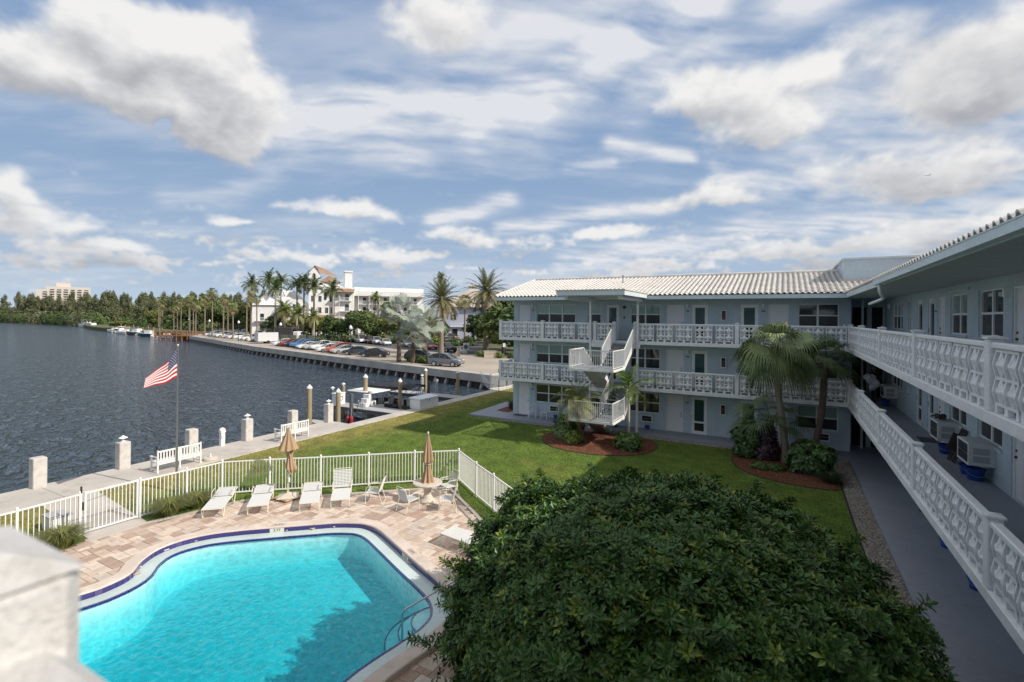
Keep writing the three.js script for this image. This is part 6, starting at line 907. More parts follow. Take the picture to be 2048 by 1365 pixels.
// ---- the big glossy bush in the foreground: rosettes of leaves on a branching frame
{
  const t = thing('big_bush', 'large dense glossy green bush filling the foreground', 'bush', [-1.95, LY, -9.35]), R = rng(101), lg = new G();
  for (let k = 0; k < 9; k++) { const a = k * GA, el = mix(1.1, 0.05, k / 8) , d = V(Math.cos(a) * Math.cos(el), Math.sin(el), Math.sin(a) * Math.cos(el)), s = V(-Math.sin(a), 0, Math.cos(a)), L = 0.075 + 0.02 * (k % 3), w = 0.019, n = V(0, 0, 0).crossVectors(s, d), b = V(0, 0, 0).addScaledVector(d, 0.012), m = d.clone().multiplyScalar(L * 0.62).addScaledVector(n, -0.006), e = d.clone().multiplyScalar(L).addScaledVector(n, -0.016); const f = [1, 0.85, 1.1][k % 3], y = k < 2 ? 1.5 : 1; lg.tint(f * y, f * (y > 1 ? 1.25 : 1), f); for (const q of [-1, 1]) { const o = m.clone().addScaledVector(s, q * w).addScaledVector(n, 0.007); lg.tri(b, q > 0 ? o : m, q > 0 ? m : o); lg.tri(m, q > 0 ? o : e, q > 0 ? e : o); } }
  const geo = lg.build(), items = [], rx = 3.85, ry = 2.15, rz = 3.45, cy = 1.5;
  const lump = (d) => 1 + 0.10 * PN.noise(d.x * 2.1 + 3, d.y * 2.1, d.z * 2.1) + 0.10 * PN.noise(d.x * 5, d.y * 5 + 7, d.z * 5) + 0.05 * PN.noise(d.x * 12, d.y * 12, d.z * 12 + 2);
  for (let i = 0; i < 24000; i++) {
    const u = mix(-0.75, 1, R()), a = R() * PI2, q = Math.sqrt(1 - u * u), d = V(q * Math.cos(a), u, q * Math.sin(a)), layer = R(), f = lump(d) * (layer < 0.62 ? 1 - 0.06 * R() : 0.93 - 0.3 * R()), sprout = R() < 0.03 ? 1.03 + 0.03 * R() : 1;
    items.push([V(d.x * rx * f * sprout, Math.max(0.12, cy + d.y * ry * f * sprout), d.z * rz * f * sprout), V(d.x * 0.8 / rx * 3, d.y + 0.55, d.z * 0.8 / rz * 3).add(V(R() - 0.5, (R() - 0.5) * 0.6, R() - 0.5).multiplyScalar(1.1)).normalize()]);
  }
  // leafy shoots that break the outline
  for (let i = 0; i < 190; i++) { const u = mix(-0.35, 0.95, R()), a = R() * PI2, q = Math.sqrt(1 - u * u), d = V(q * Math.cos(a), u, q * Math.sin(a)), f = lump(d), dir = V(d.x, d.y * 0.5 + 0.3, d.z).add(V(R() - 0.5, R() * 0.4, R() - 0.5).multiplyScalar(0.5)).normalize(), n = 4 + Math.floor(R() * 6); for (let k = 0; k < n; k++) items.push([V(d.x * rx * f, cy + d.y * ry * f, d.z * rz * f).addScaledVector(dir, k * 0.05).add(V((R() - 0.5) * 0.04, (R() - 0.5) * 0.04, (R() - 0.5) * 0.04)), dir.clone().add(V(R() - 0.5, R() - 0.3, R() - 0.5).multiplyScalar(0.7)).normalize()]); }
  const lm = mat([1, 1, 1], 0.38, { vertexColors: true, specularIntensity: 0.8 }), o = shade(new THREE.InstancedMesh(geo, lm, items.length)), m = new THREE.Matrix4(), qt = new THREE.Quaternion(), q2 = new THREE.Quaternion(), up = V(0, 1, 0), c = new THREE.Color();
  items.forEach(([p, n], i) => { qt.setFromUnitVectors(up, n); q2.setFromAxisAngle(up, R() * 6.3); qt.multiply(q2); const s = 1.05 + 0.65 * R(); m.compose(p, qt, V(s, s, s)); o.setMatrixAt(i, m); const k = 0.75 + 0.5 * R(), y = R() < 0.12 ? 1 : 0; o.setColorAt(i, c.setRGB(mix(0.055, 0.14, y) * k, mix(0.125, 0.2, y) * k, mix(0.028, 0.032, y) * k)); });
  o.name = 'foliage'; o.userData = { kind: 'stuff' }; t.add(o);
  const bg = new G(); for (let k = 0; k < 26; k++) { const a = k * GA, u = 0.1 + 0.8 * R(), q = Math.sqrt(1 - u * u), e = V(Math.cos(a) * q * rx * 0.85, cy + u * ry * 0.8, Math.sin(a) * q * rz * 0.85), b = V(Math.cos(a) * 0.3, 0, Math.sin(a) * 0.3); bg.tube([b, b.clone().lerp(e, 0.4).add(V(0, 0.3, 0)), e], [0.06, 0.035, 0.008], 6); } part('branches', bg, M.bark, t);
}
// ---------------------------------------------------------------- palms and trees beyond the basin
const FY = 0.15;
const crowns = {
  bis: fanCrown(41, 20, 1.45, 1.45, 0.12, green([0.36, 0.40, 0.345], [0.26, 0.31, 0.25], 0.15), { seg: 20, spread: 1.9, low: -0.6, high: 1.3, stiff: 0.55, roll: 2.4 }),
  date: featherCrown(43, 64, 4.1, 0.62, 1.05, green([0.17, 0.185, 0.085], [0.22, 0.20, 0.1], 0.35), { pairs: 44, low: -0.75, high: 1.45, w: 0.03, vee: 0.75, lift: 0.7 }),
  date2: featherCrown(44, 64, 4.1, 0.62, 1.05, green([0.16, 0.18, 0.085], [0.23, 0.21, 0.11], 0.4), { pairs: 44, low: -0.8, high: 1.45, w: 0.03, vee: 0.75, lift: 0.7 }),
  coco: featherCrown(45, 22, 3.0, 0.75, 1.6, green([0.12, 0.17, 0.035], [0.17, 0.18, 0.045], 0.5), { pairs: 26, low: -0.6, w: 0.04, lift: 0.3 }),
  royal: featherCrown(46, 18, 3.1, 0.8, 1.5, green([0.065, 0.115, 0.025], [0.09, 0.12, 0.03], 0.2), { pairs: 28, low: -0.35, w: 0.045, lift: 0.9 }),
  sabal: fanCrown(47, 30, 0.95, 0.9, 0.7, green([0.15, 0.19, 0.05], [0.2, 0.2, 0.07], 0.75), { seg: 18, low: -0.9 }),
  wash: fanCrown(48, 30, 0.9, 0.85, 0.8, green([0.13, 0.175, 0.04], [0.22, 0.19, 0.08], 0.9), { seg: 16, low: -1.1 }),
};
const tall = (h, lean = 0) => [V(0, 0, 0), V(lean * 0.3, h * 0.4, 0), V(lean * 0.7, h * 0.75, 0), V(lean, h, 0)];
function farPalm(name, label, x, z, h, r, crown, turn, s = 1, group, lean = 0, o) { return palm(name, label, [x, FY, z], tall(h, lean), r * 1.15, r * 0.85, crowns[crown], turn, s, group, o); }
farPalm('silver_palm', 'silver fan palm with the tallest dark trunk by the parked grey cars', -48.5, -55.3, 7.2, 0.26, 'bis', 0.2, 1.15, 'silver palms on the parking island', 0, { bark: M.bark }); farPalm('silver_palm', 'low silver fan palm in front, at the seawall', -45.6, -54.9, 4.0, 0.26, 'bis', 1.3, 1.2, 'silver palms on the parking island', 0.1, { bark: M.bark }); farPalm('silver_palm', 'silver fan palm behind, close to the big date palm', -49.5, -62.5, 5.4, 0.26, 'bis', 2.9, 1.3, 'silver palms on the parking island', 0, { bark: M.bark }); farPalm('silver_palm', 'small silver fan palm among bushes beyond the parked van', -84, -96, 5.4, 0.2, 'bis', 4.1, 0.95, 'silver palms on the parking island');
farPalm('date_palm', 'huge date palm with wide arching fronds behind the silver palms', -52, -70.1, 9.4, 0.36, 'date', 0, 1.14, 'big date palms'); farPalm('date_palm', 'huge date palm next to the stone sign near the blue wing', -49.3, -80.4, 11.2, 0.38, 'date2', 1, 1.22, 'big date palms');
farPalm('slim_trunk_palm', 'second dark trunked palm close beside the big date palm by the sign', -50.6, -82, 8.5, 0.3, 'bis', 0.5, 1.1); farPalm('sabal_palm', 'small cabbage palm right of the big date palm among parked cars', -79.3, -108.2, 10, 0.2, 'sabal', 0, 1.5, 'cabbage palms'); farPalm('sabal_palm', 'small cabbage palm between the two big date palms', -69, -102.5, 10.3, 0.22, 'sabal', 1, 1.45, 'cabbage palms'); farPalm('sabal_palm', 'brown skirted cabbage palm beyond the white van', -92, -100, 8.6, 0.2, 'sabal', 2, 1.5, 'cabbage palms');
farPalm('coconut_palm', 'slim tall coconut palm rising in front of the hotel wing', -84, -112, 17, 0.16, 'coco', 1, 0.9, 'coconut palms', 0.6); farPalm('coconut_palm', 'coconut palm before the hotel balconies', -108, -112, 11.8, 0.16, 'coco', 2, 0.95, 'coconut palms', 0.5); farPalm('coconut_palm', 'shorter coconut palm right of the hotel balcony tower', -101, -112, 9.5, 0.16, 'coco', 4, 0.9, 'coconut palms', -0.4);
for (const [u, x, z, h, s] of [[0, -150.4, -86, 12.6, 1.5], [1, -139.1, -82.6, 12, 1.45], [2, -131.4, -81, 11.4, 1.4], [3, -125.4, -79.2, 11, 1.35], [4, -119.6, -77.4, 12.2, 1.4], [5, -115.7, -76, 12.6, 1.45], [6, -111.4, -75, 10, 1.3], [7, -164, -92, 11.8, 1.5], [8, -170, -95, 11.4, 1.4], [9, -180, -99, 12.4, 1.5], [10, -188, -101, 11.6, 1.5], [11, -200, -105, 12.4, 1.5], [12, -212, -108, 11.8, 1.5], [13, -224, -112, 12.6, 1.5], [14, -236, -116, 12, 1.6], [15, -184, -103, 11, 1.4], [16, -216, -112, 12.8, 1.5], [17, -244, -120, 12.6, 1.6], [18, -157, -95, 11, 1.4], [19, -128, -86, 10.4, 1.3]]) farPalm('washingtonia_palm', 'tall slim fan palm in the row along the far seawall', x + 2.2 * Math.sin(u * 5.3), z + 1.2 * Math.sin(u * 3.1) - 0.6, h * (0.9 + 0.16 * Math.sin(u * 7.7)), 0.16, 'wash', u, s * (0.78 + 0.14 * Math.sin(u * 2.9)), 'slim palms along the far seawall', (u % 3) * 0.2 - 0.2);
for (const [x, z, h, s, l] of [[-148.8, -108.7, 16.5, 1.2, 'royal palm at the corner of the hotel'], [-150, -118, 18, 1.3, 'royal palm, leftmost of the clump before the hotel'], [-144, -116, 18.6, 1.3, 'royal palm in the middle of the clump before the hotel'], [-139, -116, 17.2, 1.3, 'royal palm with a dark crown before the hotel arch'], [-130, -116, 16, 1.25, 'royal palm before the hotel balcony tower'], [-190, -128, 20, 1.4, 'windswept dark palm, leftmost above the trees'], [-182, -130, 21.5, 1.5, 'windswept dark palm in the middle above the trees'], [-172, -128, 20.5, 1.4, 'windswept dark palm closest to the white hotel roof']]) farPalm('royal_palm', l, x * 0.84, z * 0.84, h * 0.84, 0.26, 'royal', x, s, 'tall royal palms', 0, { shaft: 1.6, bark: M.palepalm || (M.palepalm = mat([0.36, 0.33, 0.28], 0.9, { map: T.mottle, metres: 2 })) });
for (const [x, z, h, s, l] of [[-122, -92, 7.6, 1.3, 'drooping yellow green palm by the green container'], [-114, -90, 6.8, 1.25, 'broad drooping palm beside the box truck'], [-128, -96, 8.4, 1.3, 'drooping palm among bushes behind the first cars'], [-106, -88, 6, 1.1, 'low drooping palm over the white trailer']]) farPalm('coconut_palm', l, x, z, h, 0.18, 'coco', x, s, 'coconut palms', 0.4);
// broadleaf masses and the pine-like trees of the far bank
{
  const Gn = [[0.05, 0.088, 0.02], [0.07, 0.11, 0.024], [0.09, 0.125, 0.03], [0.042, 0.07, 0.018]], Yl = [[0.15, 0.165, 0.03], [0.1, 0.13, 0.03], [0.075, 0.1, 0.025]], Cs = [[0.10, 0.115, 0.05], [0.125, 0.14, 0.065], [0.09, 0.108, 0.045], [0.15, 0.155, 0.075]];
  const round = (seed, tones, n = 2600, sz = 0.42) => { const R = rng(seed), cl = []; for (let k = 0; k < 13; k++) { const a = R() * PI2, r = 1.9 * Math.sqrt(R()); cl.push([Math.cos(a) * r, 2.1 + 1.9 * R(), Math.sin(a) * r, 0.8 + 0.7 * R(), 0.6 + 0.6 * R(), 0.8 + 0.7 * R()]); } return leafBlob(seed, cl, n, sz * 0.6, tones); };
  const geos = [round(201, Gn, 4200), round(202, Gn, 4200), round(203, Yl, 4200), round(204, [...Gn, ...Yl], 4200)];
  const pineG = (seed) => { const R = rng(seed), cl = []; for (let k = 0; k < 26; k++) { const t = k / 25, y = 1.6 + t * 11, a = R() * PI2, r = Math.pow(1 - t, 0.6) * 3.0 + 0.3; cl.push([Math.cos(a) * r * (0.3 + 0.7 * R()), y, Math.sin(a) * r * (0.3 + 0.7 * R()), 1.7 * (1.3 - t), 1.2 + 1.0 * R(), 1.7 * (1.3 - t)]); } return leafBlob(seed, cl, 4200, 0.25, Cs, { long: 3.0, flat: 0.2, shell: 0.8 }); };
  const pines = [pineG(301), pineG(302), pineG(303)], tg = trunkGeo(tall(11), 0.16, 0.04, 6).build(), sg = trunkGeo(tall(2.6), 0.2, 0.09, 6).build();
  const tree = (name, label, group, x, z, s, geo, trunk, turn, sy = 1, m = M.crown) => { const t = thing(name, label, 'tree', [x, FY, z], turn, group); t.scale.set(s, s * sy, s); part('trunk', trunk, M.bark, t); part('crown', geo, m, t); };
  const R = rng(55);
  // seagrapes and other broadleaf trees in front of the hotel
  for (const [x, z, s, k, l] of [[-103, -92, 1.9, 0, 'dense dark seagrape left of the parked black car'], [-96, -92.5, 2.1, 1, 'big rounded seagrape beyond the pickup truck'], [-90, -95, 1.9, 3, 'seagrape with yellowing leaves behind the white van'], [-83, -95, 1.8, 2, 'yellowish bushy tree right of the white van'], [-77, -100, 1.9, 3, 'bushy tree behind the white cars'], [-70, -108, 2.1, 0, 'dark tree behind the silver palms'], [-60, -98, 1.5, 0, 'dark rounded tree left of the stone sign'], [-46, -86, 1.9, 1, 'tall dark tree behind the big date palm by the sign'], [-43.6, -77, 1.8, 3, 'leafy tree next to the blue wing, behind the sign'], [-40.5, -78, 2.1, 1, 'dark leafy tree against the corner of the blue wing'], [-47, -88, 2.3, 0, 'tall dark tree between the pale house and the blue wing'], [-57, -108, 2.2, 1, 'dark tree in front of the pale house'], [-118, -100, 1.8, 2, 'yellow green tree behind the box truck'], [-126, -104, 2.0, 3, 'broad tree left of the hotel entrance'], [-136, -106, 1.9, 2, 'sunny yellow tree behind the drooping palms'], [-146, -104, 1.9, 0, 'dark tree behind the row of slim palms'], [-158, -106, 1.9, 3, 'broad green tree behind parked red cars'], [-166, -112, 2.1, 2, 'light green tree left of the red cars'], [-178, -114, 2.2, 0, 'dark broad tree behind the slim palms'], [-192, -116, 2.2, 3, 'green tree near the orange dock'], [-206, -120, 2.3, 2, 'yellowish tree above the moored boats'], [-222, -124, 2.3, 1, 'green tree above the end of the dock'], [-240, -128, 2.2, 3, 'tree at the left end of the palm row'], [-256, -124, 1.6, 2, 'tree near the mangrove point']]) tree('broadleaf_tree', l, 'broadleaf trees beyond the basin', x, z, s * (x < -100 && x > -165 ? 0.72 : x < -55 && x > -100 ? 0.8 : 1), geos[k], sg, R() * 6, 0.82 + 0.2 * R(), M.crown);
  for (const [x, z, s, l] of [[-258, -112, 1.3, 'low round mangrove on the point'], [-266, -113, 1.1, 'low mangrove at the tip of the point']]) tree('mangrove', l, 'mangroves on the point', x, z, s, geos[2], sg, 1, 0.45);
  const far = [[-196, -128], [-240, -142], [-300, -160], [-370, -180], [-450, -192], [-540, -196], [-620, -180], [-700, -110], [-790, 20]], fc = new THREE.CatmullRomCurve3(far.map(([x, z]) => V(x, 0, z)));
  const seenBy = ['thin pine at the right end of the far tree line', 'feathery grey green pine in the tree line on the far bank'];
  for (let i = 0; i < 150; i++) { const p = fc.getPointAt((i + R()) / 150), s = mix(1.05, 1.62, Math.min(1, i / 80)) * (0.8 + 0.4 * R()); tree('pine_tree', seenBy[i ? 1 : 0], 'pines on the far bank', p.x + (R() - 0.5) * 8, p.z - R() * 34, s, pines[i % 3], tg, R() * 6); }
  // low growth that reads as one mass below the far trees
  const um = leafBlob(77, [...Array(46)].map((_, i) => { const t = i / 45, q = t < 0.45; const u = q ? t / 0.45 : (t - 0.45) / 0.55; return q ? [mix(-112, -330, u), 1.4, mix(-90, -132, u) - 6 - 6 * R(), 6, 2.4 + R(), 4] : [mix(-330, -760, u), 2.4, mix(-136, -98, u * u) - 52 * u, 10, 4 + 2 * R(), 6]; }), 26000, 0.7, [...Gn, ...Cs]);
  const o = solo('undergrowth', um, M.crown, 'low green growth along the far bank', 'undergrowth'); o.userData.kind = 'stuff';
  const hg = leafBlob(79, [...Array(18)].map((_, i) => [mix(-104, -62, i / 17), 0.7, mix(-88.5, -92, i / 17) - 2 * (i % 2), 1.8, 0.9 + 0.4 * (i % 3), 1.4]), 9000, 0.28, [...Gn, ...Yl]); solo('hedge', hg, M.crown, 'low hedge along the rear parking bays', 'hedge');
  for (const [pts, l, sd] of [[[[-44.6, -55.6], [-43.4, -55.4], [-42.6, -55.6], [-46.8, -56.2]], 'low clipped hedge below the silver palms', 81], [[[-44, -70.2], [-42.6, -69.8], [-40.2, -69.2], [-38, -70], [-36, -71]], 'low clipped hedge behind the stone sign', 83], [[[-78, -118], [-72, -114], [-66, -110]], 'yellow flowering hedge in front of the pale house', 85]]) solo('hedge', leafBlob(sd, pts.map(([x, z]) => [x, FY + 0.45, z, 1.1, 0.5, 0.7]), 2400, 0.16, sd === 85 ? [[0.32, 0.26, 0.02], [0.2, 0.2, 0.03]] : Gn.map((c) => c.map((q) => q * 1.6))), M.crown, l, 'hedge', 'clipped hedges by the parking lot');
}

// ---------------------------------------------------------------- parked vehicles
const carPaint = new Map(); const cp = (c) => { const k = c.join(); if (!carPaint.has(k)) carPaint.set(k, mat(c, 0.3, { clearcoat: 0.8, clearcoatRoughness: 0.05 })); return carPaint.get(k); };
// stations along the length: [x, bottom, belt, top, half width at belt, half width at top]; nose at +x
const KINDS = {
  sedan: { L: 4.7, H: 1.45, lo: [[-2.35, 0.45, 0.85, 0.72], [-2.25, 0.3, 0.98, 0.82], [-1.6, 0.22, 1.02, 0.9], [0, 0.22, 0.96, 0.9], [1.3, 0.22, 0.92, 0.89], [2.1, 0.26, 0.78, 0.82], [2.35, 0.4, 0.62, 0.68]], gh: [[-1.75, 1.0, 1.0, 0.86], [-0.95, 0.99, 1.4, 0.66], [-0.2, 0.97, 1.45, 0.64], [0.35, 0.95, 1.38, 0.66], [1.25, 0.92, 0.93, 0.84]] },
  suv: { L: 4.7, H: 1.72, lo: [[-2.35, 0.5, 0.95, 0.8], [-2.28, 0.35, 1.1, 0.86], [-1.5, 0.28, 1.12, 0.93], [0, 0.28, 1.08, 0.93], [1.3, 0.28, 1.05, 0.92], [2.1, 0.32, 0.95, 0.85], [2.35, 0.45, 0.75, 0.72]], gh: [[-2.2, 1.1, 1.12, 0.84], [-1.7, 1.1, 1.62, 0.7], [-0.6, 1.09, 1.72, 0.68], [0.2, 1.07, 1.66, 0.68], [1.15, 1.05, 1.06, 0.86]] },
  van: { L: 5.2, H: 2.0, lo: [[-2.6, 0.4, 1.1, 0.9], [-2.55, 0.3, 1.2, 0.95], [0, 0.28, 1.2, 0.97], [1.6, 0.28, 1.12, 0.96], [2.4, 0.32, 0.95, 0.88], [2.6, 0.45, 0.7, 0.74]], gh: [[-2.55, 1.2, 1.22, 0.94], [-2.45, 1.2, 1.92, 0.84], [0.4, 1.19, 2.0, 0.82], [1.0, 1.17, 1.95, 0.8], [1.9, 1.1, 1.11, 0.86]] },
  pickup: { L: 5.6, H: 1.85, lo: [[-2.8, 0.5, 1.0, 0.86], [-2.76, 0.4, 1.12, 0.94], [-0.6, 0.35, 1.12, 0.96], [1.5, 0.35, 1.12, 0.95], [2.5, 0.4, 1.02, 0.9], [2.8, 0.5, 0.85, 0.78]], gh: [[-0.8, 1.12, 1.14, 0.86], [-0.6, 1.12, 1.78, 0.72], [0.3, 1.12, 1.84, 0.7], [0.7, 1.12, 1.78, 0.7], [1.4, 1.12, 1.13, 0.86]] },
};
const protos = new Map();
function carGeo(kind) {
  if (protos.has(kind)) return protos.get(kind);
  const K = KINDS[kind], body = new G(), glass = new G(), roof = new G(), pil = new G();
  const ring = ([x, b, t, w]) => [V(x, b, -w * 0.92), V(x, (b + t) / 2, -w), V(x, t - 0.06, -w * 0.97), V(x, t, -w * 0.85), V(x, t + 0.02, 0), V(x, t, w * 0.85), V(x, t - 0.06, w * 0.97), V(x, (b + t) / 2, w), V(x, b, w * 0.92)];
  const lo = K.lo.map(ring); for (let i = 0; i + 1 < lo.length; i++) for (let k = 0; k + 1 < 9; k++) body.quad(lo[i][k], lo[i + 1][k], lo[i + 1][k + 1], lo[i][k + 1]); for (const k of [0, lo.length - 1]) for (let j = 1; j < 8; j++) body.tri(lo[k][0], lo[k][j], lo[k][j + 1]);
  const gr = K.gh.map(([x, b, t, w]) => { const wb = Math.min(0.9, w + (t - b) * 0.28); return [V(x, b, -wb), V(x, t, -w), V(x, t + 0.015, 0), V(x, t, w), V(x, b, wb)]; }), n = gr.length;
  for (let i = 0; i + 1 < n; i++) { const a = gr[i], c = gr[i + 1]; glass.quad(a[0], c[0], c[1], a[1]); glass.quad(a[3], c[3], c[4], a[4]); const tgt = i === 0 || i === n - 2 ? glass : roof; for (const [k, l] of [[1, 2], [2, 3]]) tgt.quad(a[k], c[k], c[l], a[l]); }
  for (let i = 1; i < n - 1; i++) for (const s of [0, 1]) { const a = gr[i]; pil.bar(a[s ? 4 : 0].clone(), a[s ? 3 : 1].clone(), 0.07, 0.02, V(1, 0, 0)); }
  for (const s of [0, 1]) { for (let i = 0; i + 1 < n; i++) pil.bar(gr[i][s ? 3 : 1], gr[i + 1][s ? 3 : 1], 0.05, 0.05); }
  const r = kind === 'sedan' ? 0.32 : 0.37, tyre = new G().tube([V(0, r, -0.11), V(0, r, 0.11)], r, 18), rim = new G().lathe(0, 0, [[0.02, 0], [r * 0.62, 0.0], [r * 0.66, 0.01]], 10); const rg = rim.build(); rg.rotateX(Math.PI / 2); rg.translate(0, r, 0.113);
  const out = { K, r, body: body.build(), glass: glass.build(), roof: roof.build(), pillar: pil.build(), tyre: tyre.build(), rim: rg, lamp: new G().cbox(-0.06, -0.06, -0.16, 0.06, 0.06, 0.16, 0.03).build() }; protos.set(kind, out); return out;
}
function car(kind, color, label, x, z, turn, y = 0.152) {
  const q = carGeo(kind), t = thing('parked_' + (kind === 'sedan' ? 'car' : kind), label, kind === 'sedan' ? 'car' : kind === 'suv' ? 'car' : kind, [x, y, z], turn, 'vehicles in the far parking lot'), m = cp(color);
  part('body', q.body, m, t); part('windows', q.glass, M.carglass, t); part('roof', q.roof, m, t); part('window_pillars', q.pillar, m, t);
  const wx = q.K.L * 0.29; for (const [a, s] of [[wx, 1], [wx, -1], [-wx, 1], [-wx, -1]]) { const w = sub('wheel', t); w.position.set(a, 0, s * (kind === 'sedan' ? 0.80 : 0.84)); part('tyre', q.tyre, M.rubber, w); const o = part('rim', q.rim, M.rim, w); if (s < 0) o.scale.z = -1; }
  for (const s of [-1, 1]) { const h = part('headlight', q.lamp, M.headlight, t), k = part('taillight', q.lamp, M.taillight, t); h.position.set(q.K.L / 2 - 0.2, q.K.lo[q.K.lo.length - 2][2] - 0.08, s * 0.6); k.position.set(-q.K.L / 2 + 0.09, 0.86, s * 0.62); }
  part('number_plate', new G().box(-q.K.L / 2 - 0.012, 0.62, -0.15, -q.K.L / 2 + 0.03, 0.74, 0.15), M.paint, t); return t;
}
const white = [0.72, 0.72, 0.72], silver = [0.42, 0.43, 0.45], grey = [0.13, 0.135, 0.15], blackc = [0.012, 0.013, 0.015], blue = [0.01, 0.16, 0.42], orange = [0.48, 0.075, 0.02], red = [0.3, 0.015, 0.02], maroon = [0.10, 0.012, 0.02], tan = [0.2, 0.14, 0.1], navy = [0.012, 0.02, 0.05];
// front row: noses to the water (about +z, a little to the left)
const nose = -1.95;
for (const [k, c, l, x, z, r] of [
  ['sedan', blackc, 'black car nearest in the front row, its side to the water', -57.2, -59.4, -2.75], ['sedan', [0.03, 0.04, 0.055], 'dark grey blue car second in the front row', -62.6, -61.0, -2.6], ['sedan', silver, 'silver car third in the front row, beside the orange one', -66.8, -62.2, nose], ['suv', orange, 'bright orange car in the front row', -69.4, -63.4, nose], ['sedan', white, 'white car just left of the orange one', -72.2, -63.6, nose], ['pickup', white, 'white pickup truck in the front row', -76.0, -66.0, nose], ['sedan', silver, 'silver car left of the white pickup', -78.8, -66.2, nose], ['sedan', white, 'white car right of the blue ones', -81, -66.6, nose], ['suv', blue, 'sky blue car, the nearer of two', -83.4, -67.8, nose], ['suv', blue, 'sky blue car, the farther of two', -86, -69, nose], ['sedan', navy, 'dark car left of the blue ones', -88.6, -69.6, nose], ['sedan', red, 'red car at the left of the front row', -91, -70.0, nose], ['sedan', white, 'white car at the left end of the front row', -93.4, -70.4, nose],
  ['suv', blackc, 'black car alone in front of the seagrapes', -100, -82.5, 0.5], ['van', white, 'white delivery van in the rear bays', -89, -88, -0.55], ['suv', navy, 'dark car left of the white delivery van', -94, -89.5, -0.6], ['suv', maroon, 'maroon car right of the white delivery van', -85.4, -87.4, -0.55], ['suv', white, 'white car in the rear bays right of the maroon one', -82.4, -86.3, -0.55], ['sedan', white, 'white car in the rear bays at the silver palm', -78.2, -84.6, -0.55], ['sedan', grey, 'dark grey car glimpsed between the silver palm trunks', -70.4, -82.4, -0.55], ['suv', white, 'white car behind the silver palm fronds', -66.2, -81.4, -0.5], ['sedan', red, 'pale red car behind the low silver palm', -62, -79.6, -0.5], ['suv', blackc, 'large black van shaped car by the white kerb wall', -55, -76.0, -0.45], ['sedan', white, 'white car behind the large black one', -66, -94.6, -0.5], ['sedan', silver, 'silver car behind the big date palm', -75, -103, -0.5], ['sedan', white, 'white car in the back row near the cabbage palm', -79, -105, -0.5], ['suv', tan, 'brown car in the back row under the cabbage palm', -82.5, -117, -0.5],
  ['suv', [0.05, 0.055, 0.06], 'dark grey car half hidden by the silver palm trunks', -46.3, -57.6, 0.3], ['suv', [0.17, 0.175, 0.19], 'grey car alone beside the seawall, seen from its rear', -39.2, -54.0, 0.15],
]) car(k, c, l, x, z, r);
for (const [i, k, c, x, z] of [[0, 'sedan', white, -150, -89], [1, 'suv', silver, -146, -87.6], [2, 'sedan', white, -142, -86.6], [3, 'suv', white, -138, -85], [4, 'sedan', silver, -133, -83.6], [5, 'sedan', white, -121, -80.4], [6, 'suv', white, -117, -79], [7, 'sedan', white, -112.6, -77.4], [8, 'sedan', blackc, -109.4, -76.4], [9, 'sedan', white, -128.6, -82.6], [10, 'sedan', navy, -155, -91]]) car(k, c, ['white car, first left of the orange dock end of the row', 'silver car near the left end of the palm row', 'white car under the second slim palm', 'white car between slim palms', 'silver car left of the third slim palm', 'white car under the pair of slim palms', 'white car behind the lamp in the palm row', 'white car two places left of the trailer', 'black car next to the white trailer', 'white car under the fourth slim palm', 'dark car at the left end of the palm row'][i], x, z, nose);
for (const [c, k, l, x, z] of [[blackc, 'suv', 'black car in the back row at far left', -170, -101], [red, 'suv', 'red car in the back row behind the slim palms', -164, -100], [maroon, 'sedan', 'dark red car in the back row behind the slim palms', -158, -99], [white, 'pickup', 'white pickup truck in the back row behind the slim palms', -136, -94], [silver, 'pickup', 'silver pickup in the back row, farther left', -146, -96], [grey, 'suv', 'grey car in the back row at the lamp', -153, -98]]) car(k, c, l, x, z, -0.4);
